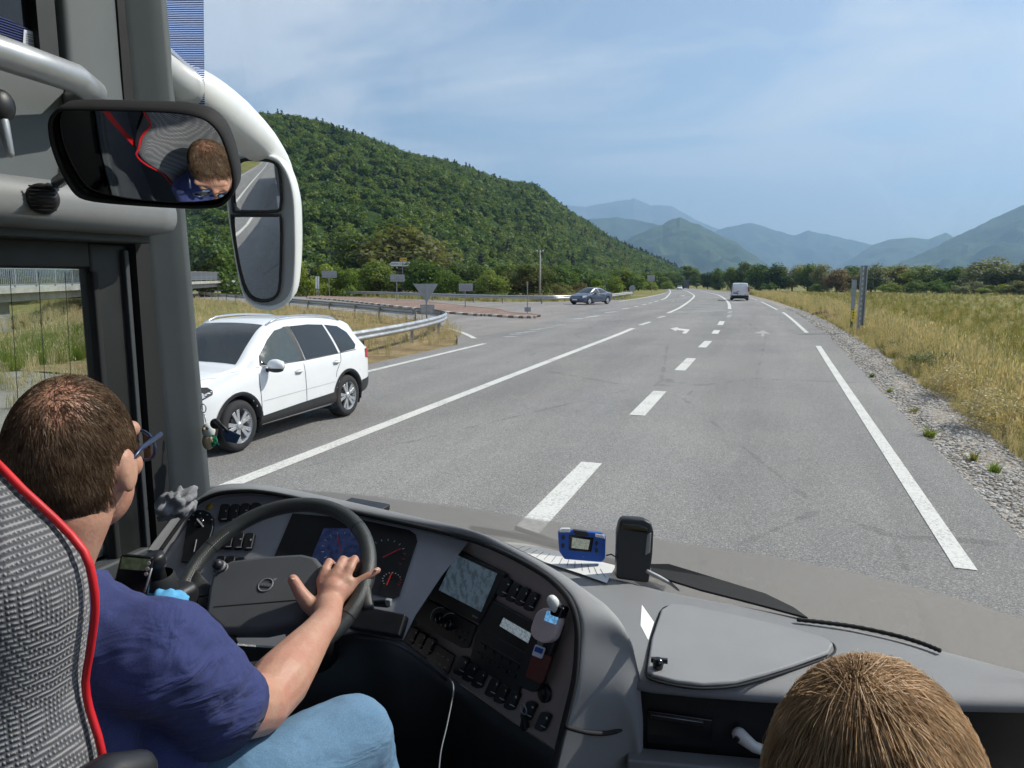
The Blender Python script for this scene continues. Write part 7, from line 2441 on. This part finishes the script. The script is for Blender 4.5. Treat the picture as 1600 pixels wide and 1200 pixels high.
kn_ = [hd(502, 906, -.048), hd(520, 900, -.048), hd(538, 902, -.045), hd(553, 913, -.042)]
for p in kn_:
    b.limb([hd(512, 950, -.085), p], [.018, .0125])
b.limb([kn_[0], kn_[1], kn_[2], kn_[3]], [.0115, .0125, .0120, .011])
def finger(pts, rr): b.limb(pts, rr, 12)
finger([kn_[0], hd(508, 890, -.036), hd(514, 878, -.016), hd(521, 884, .012), hd(524, 893, .020)], [.0122, .0112, .0108, .0098, .0088])
finger([kn_[1], hd(529, 887, -.036), hd(536, 874, -.012), hd(541, 880, .016), hd(543, 890, .024)], [.0126, .0116, .0110, .0100, .0090])
finger([kn_[2], hd(547, 888, -.032), hd(554, 873, -.006), hd(557, 880, .018), hd(558, 890, .024)], [.0122, .0112, .0108, .0098, .0088])
finger([kn_[3], hd(566, 905, -.036), hd(579, 898, -.030), hd(590, 891, -.022)], [.0110, .0100, .0094, .0084])
finger([hd(500, 956, -.090), hd(482, 943, -.088), hd(468, 924, -.088), hd(458, 906, -.086)], [.022, .0190, .0152, .0128])
# left arm resting on the lap side, lower body under the clothes
b.limb([V3((-1.13, .71, 1.79)), V3((-1.20, .84, 1.58)), V3((-1.16, 1.06, 1.50))], [.055, .047, .034])
b.limb([V3((-1.16, 1.06, 1.50)), V3((-1.13, 1.13, 1.49))], [.034, .026])
for k in range(4): b.limb([V3((-1.15 + k * .018, 1.13, 1.49)), V3((-1.15 + k * .018, 1.19, 1.475)), V3((-1.15 + k * .018, 1.21, 1.45))], [.0105, .0095, .008], 10)
b.limb([V3((-1.12, 1.10, 1.49)), V3((-1.09, 1.15, 1.49))], [.013, .009], 10)
KNR = dep(548, 1152, 1.37); HIP = V3((-.87, .70, 1.42))
for hip, kn2, ft in ((HIP, KNR, V3((KNR.x - .02, KNR.y + .16, 1.02))), (V3((-1.05, .70, 1.42)), V3((-1.14, 1.12, 1.46)), V3((-1.15, 1.28, 1.02)))):
    b.limb([hip, kn2], [.07, .05]); b.limb([kn2, ft], [.05, .04]); b.limb([ft, ft + V3((0, .12, -.06)), ft + V3((0, .18, -.09))], [.04, .035, .03])
body = skinned(b, 'body', 'skin', DR, .0042, 5)
# nails
for p, q in ((hd(459, 908, -.094), hd(457, 904, -.094)), (hd(585, 894, -.030), hd(591, 889.5, -.026))):
    d_ = (q - p).normalized()
    c_ = (p + q) / 2 - FW * .003 + V3((0, 0, .003))
    MB().ball(c_, (.0042, .0042, .002), 12, 6).build('nail', 'nail', DR)
# polo shirt
b = MB()
b.ball((-.955, .655, 1.66), (.185, .125, .19), 24, 16)
b.ball((-.96, .655, 1.50), (.165, .135, .17), 24, 16)
b.ball((-.93, .70, 1.41), (.185, .15, .13), 24, 16)
b.ball((-.93, .725, 1.56), (.165, .165, .17), 24, 16)
b.limb([V3((-1.08, .76, 1.42)), V3((-.90, .78, 1.42))], [.115, .115], 18)
b.limb([V3((-1.135, .69, 1.785)), V3((-1.03, .675, 1.825)), V3((-.955, .675, 1.84)), V3((-.875, .68, 1.825)), SHr + V3((-.005, -.01, -.01))], [.072, .070, .066, .072, .074], 18)
b.limb([SHr, (SHr + SLV) / 2 + V3((.006, 0, .004)), SLV + (SLV - SHr).normalized() * -.03], [.074, .076, .070], 18)
b.limb([V3((-1.13, .71, 1.79)), V3((-1.19, .80, 1.66))], [.072, .070], 16)
sh_o = b.build('polo_shirt', 'shirt_blue', DR, smooth=True)
md = sh_o.modifiers.new('remesh', 'REMESH'); md.mode = 'VOXEL'; md.voxel_size = .006; md.use_smooth_shade = True
sm = sh_o.modifiers.new('smooth', 'SMOOTH'); sm.factor = .5; sm.iterations = 7
tx = bpy.data.textures.new('folds', 'CLOUDS'); tx.noise_scale = .075; tx.noise_depth = 2
dm = sh_o.modifiers.new('folds', 'DISPLACE'); dm.texture = tx; dm.strength = .022; dm.mid_level = .5; dm.texture_coords = 'LOCAL'
# sleeve hem: open tube with thickness
dS = (SLV - SHr).normalized()
hem = MB().tube([SLV - dS * .055, SLV - dS * .02, SLV + dS * .008], [.0725, .0735, .0745], 28, caps=False).build('sleeve_hem', 'shirt_blue', sh_o)
so_ = hem.modifiers.new('s', 'SOLIDIFY'); so_.thickness = .004
# collar
cr = []
for k in range(28):
    a = 2 * math.pi * k / 28
    c_ = V3((-.948 + .082 * math.cos(a), .695 + .080 * math.sin(a), 1.892 + .010 * math.cos(a * 2) - .02 * max(0, math.sin(a))))
    cr.append([c_ + V3((.014 * math.cos(a), .014 * math.sin(a), -.034)), c_ + V3((.004 * math.cos(a), .004 * math.sin(a), -.008)), c_, c_ + V3((-.006 * math.cos(a), -.006 * math.sin(a), -.004)), c_ + V3((-.002 * math.cos(a), -.002 * math.sin(a), -.04))])
cr.append(cr[0])
strip(cr).build('collar', 'shirt_blue', sh_o, smooth=True)
def seamline(pts, nm):
    MB().tube(smoothpoly(pts, 5), .0014, 5).build(nm, 'shirt_blue', sh_o)
# jeans
b = MB()
b.limb([V3((-.87, .72, 1.40)), (HIP + KNR) / 2 + V3((0, 0, .012)), KNR], [.085, .090, .078], 20)
b.limb([KNR, V3((KNR.x - .02, KNR.y + .16, 1.05))], [.076, .06], 18)
b.limb([V3((-1.05, .72, 1.40)), V3((-1.14, 1.10, 1.45))], [.085, .078], 18)
b.limb([V3((-1.14, 1.10, 1.45)), V3((-1.15, 1.26, 1.05))], [.075, .06], 18)
b.limb([V3((-1.04, .68, 1.39)), V3((-.88, .68, 1.39))], [.085, .085], 18)
jn = skinned(b, 'jeans', 'jeans', DR, .007, 6)
dm = jn.modifiers.new('folds', 'DISPLACE'); dm.texture = tx; dm.strength = .012; dm.texture_coords = 'LOCAL'
# hair: short, thin on the crown
def ellip(d, R, c): return np.array(c) + d * np.array(R)
def head_hair(n, length, R, c, keep, flow, lift, k=6, curl=.25):
    P = []
    cnt = 0
    while cnt < n:
        d = rng.normal(size=(n * 2, 3)); d /= np.linalg.norm(d, axis=1)[:, None]
        m = rng.random(len(d)) < keep(d)
        d = d[m]
        fl = flow(d)
        fl = fl - d * np.sum(fl * d, axis=1)[:, None]
        fl += rng.normal(size=fl.shape) * curl
        fl /= np.linalg.norm(fl, axis=1)[:, None]
        L = length * (.6 + .7 * rng.random(len(d)))
        pts = []
        for s in np.linspace(0, 1, k):
            q = d + fl * (L * s / .1)[:, None]
            q /= np.linalg.norm(q, axis=1)[:, None]
            pts.append(np.array(c) + q * np.array(R) * (1 + lift * np.sin(s * 2.2))[..., None] if np.ndim(lift) else np.array(c) + q * np.array(R) * (1.0 + lift * math.sin(s * 2.2)))
        P.append((np.stack(pts, 1) - np.array(c)) @ np.array(HR).T + np.array(c)); cnt += len(d)
    return np.concatenate(P)[:n]
crown_d = np.array([.06, -.50, .86]); crown_d /= np.linalg.norm(crown_d)
def keep_d(d):
    hair = 1 / (1 + np.exp(-(d[:, 2] * 1.0 - d[:, 1] * .75 + .12) * 14))        # behind and above the ear line
    face = 1 / (1 + np.exp((d[:, 1] - .62 - .2 * d[:, 2]) * 16))
    low = 1 / (1 + np.exp(-(d[:, 2] + .62) * 16))
    cosb = d @ crown_d
    bald = 1 - .86 / (1 + np.exp(-(cosb - .79) * 13))
    ear = 1 - ((np.abs(d[:, 0]) > .86) & (d[:, 2] < .08) & (d[:, 1] > -.36)) * 1.0
    return hair * face * low * bald * ear
def flow_d(d): return d - crown_d * 1.0 + np.array([.0, .1, -.25])
hc = tuple(HC)
hr = head_hair(20000, .020, (.0775, .0995, .1135), hc, keep_d, flow_d, .028, 5, .22)
hro = ribbons('hair', hr, .0011, 'hair_brown', DR)
# glasses
gl = bpy.data.objects.new('glasses', None); COL.objects.link(gl); gl.parent = DR; WORLD[gl.name] = WORLD[DR.name]
for s in (1, -1):
    MB().tube([hv(s * .083, -.012, -.012), hv(s * .084, .03, .004), hv(s * .078, .106, .008)], [.0022, .0036, .0045], 8).build('temple', 'glasses_navy', gl)
    c_ = hv(s * .042, .118, -.012)
    pts = [c_ + V3((.033 * math.cos(t), .0 - .006 * abs(math.cos(t)), .024 * math.sin(t))) for t in [k * math.pi / 10 for k in range(20)]]
    MB().tube(pts, .0028, 6, closed=True).build('lens_frame', 'glasses_navy', gl)
    MB().sheet(pts).build('lens', 'side_glass', gl)

# ---- the passenger in front of us: blonde hair seen from behind and above
BC = V3((.098, .628, 1.858))
PS = thing('passenger', 'blonde passenger seen from behind in the lower right corner', 'person', (.10, .60, 1.1))
b = MB()
b.ball(BC, (.074, .094, .110), 28, 20)
b.ball(BC + V3((0, .045, -.065)), (.054, .055, .06), 18, 12)
b.limb([BC + V3((0, .09, -.01)), BC + V3((0, .112, -.04))], [.009, .013], 10)
b.limb([BC + V3((0, -.015, -.08)), BC + V3((0, -.03, -.2))], [.052, .058], 16)
b.limb([BC + V3((-.14, -.03, -.26)), BC + V3((.14, -.03, -.26))], [.055, .055], 16)
b.limb([BC + V3((0, -.03, -.25)), BC + V3((0, -.03, -.6))], [.10, .12], 16)
for s in (1, -1):
    b.limb([BC + V3((s * .16, -.03, -.27)), BC + V3((s * .2, .04, -.5)), BC + V3((s * .14, .24, -.56))], [.045, .038, .028], 14)
skinned(b, 'body', 'skin', PS, .006, 5)
b = MB()
b.limb([BC + V3((-.15, -.03, -.27)), BC + V3((.15, -.03, -.27))], [.066, .066], 16)
b.limb([BC + V3((0, -.03, -.30)), BC + V3((0, -.03, -.7))], [.13, .14], 18)
skinned(b, 'top', 'top_dark', PS, .009, 6)
part_d = np.array([-.24, -.30, .92]); part_d /= np.linalg.norm(part_d)
RB = np.array([.083, .101, .1185])
b = MB(); b.ball(BC + V3((0, -.008, .002)), (.0795, .094, .113), 36, 26)
b.v = [v for v in b.v]
b.build('scalp', 'scalp_blonde', PS)
def long_hair(n, k, off0, off1):
    d0 = rng.normal(size=(n * 3, 3)); d0 /= np.linalg.norm(d0, axis=1)[:, None]
    pole = part_d[None, :] + np.array([.10, 1, .15])[None, :] * (rng.random((len(d0), 1)) * .55 - .12)
    pole /= np.linalg.norm(pole, axis=1)[:, None]
    ang = np.arccos(np.clip(np.sum(d0 * pole, axis=1), -1, 1))
    ok = (ang < 1.5) & ~((d0[:, 1] > .55) & (d0[:, 2] < .45))
    w = np.where(ang < .9, 1.0, .45)
    ok &= rng.random(len(d0)) < w
    pole = pole[ok][:n]; d0 = d0[ok][:n]; n = len(d0)
    out = []
    fl = d0 - pole * np.sum(d0 * pole, axis=1)[:, None]
    fl /= np.linalg.norm(fl, axis=1)[:, None] + 1e-6
    clump = np.array([[mnoise.noise(Vector((a * 7, b_ * 7, c * 7))), mnoise.noise(Vector((a * 7 + 9, b_ * 7, c * 7)))] for a, b_, c in d0])
    tw = np.cross(pole, fl)
    fl2 = fl + tw * (clump[:, :1] * .28 + rng.normal(size=(n, 1)) * .035)
    fl2 /= np.linalg.norm(fl2, axis=1)[:, None]
    lift = off0 + (off1 - off0) * rng.random(n) + .018 * clump[:, 1]
    p = None
    L = .040
    cur = d0.copy(); fall = np.zeros(n, bool)
    pos = np.array(BC) + cur * RB * (1 + lift[:, None] * .4)
    out.append(pos.copy())
    for s in range(1, k):
        t = s / (k - 1)
        nxt = cur + fl2 * (L / .1)
        nxt /= np.linalg.norm(nxt, axis=1)[:, None]
        # carry the direction along the head
        fl2 = fl2 - nxt * np.sum(fl2 * nxt, axis=1)[:, None]; fl2 /= np.linalg.norm(fl2, axis=1)[:, None]
        on = np.array(BC) + nxt * RB * (1 + lift[:, None] * min(1, .4 + t * 1.6))
        hang = pos + np.array([0, 0, -1.]) * L + (pos - np.array(BC)) * np.array([.022, .01, 0]) + rng.normal(size=(n, 3)) * .0012
        fall |= (nxt[:, 2] < .12)
        new = np.where(fall[:, None], hang, on)
        cur = np.where(fall[:, None], cur, nxt)
        pos = new
        out.append(pos.copy())
    return np.stack(out, 1)
ribbons('hair', np.concatenate([long_hair(30000, 10, .02, .08), long_hair(9000, 10, .05, .12)]), .00062, 'hair_blonde', PS)
# ------------------------------------------------------------------ the air
m_, nt_, out_ = newmat('haze_air')
pv = nt_.nodes.new('ShaderNodeVolumePrincipled')
pv.inputs['Color'].default_value = (.43, .68, 1.0, 1)
pv.inputs['Density'].default_value = 1.25e-4
pv.inputs['Anisotropy'].default_value = 0.25
nt_.links.new(pv.outputs[0], out_.inputs['Volume'])
hz = MB().box((0, 0, 797), (31800, 31800, 1620)).build('haze', 'haze_air')
tag(hz, 'thin bluish haze filling the valley air', kind='stuff')
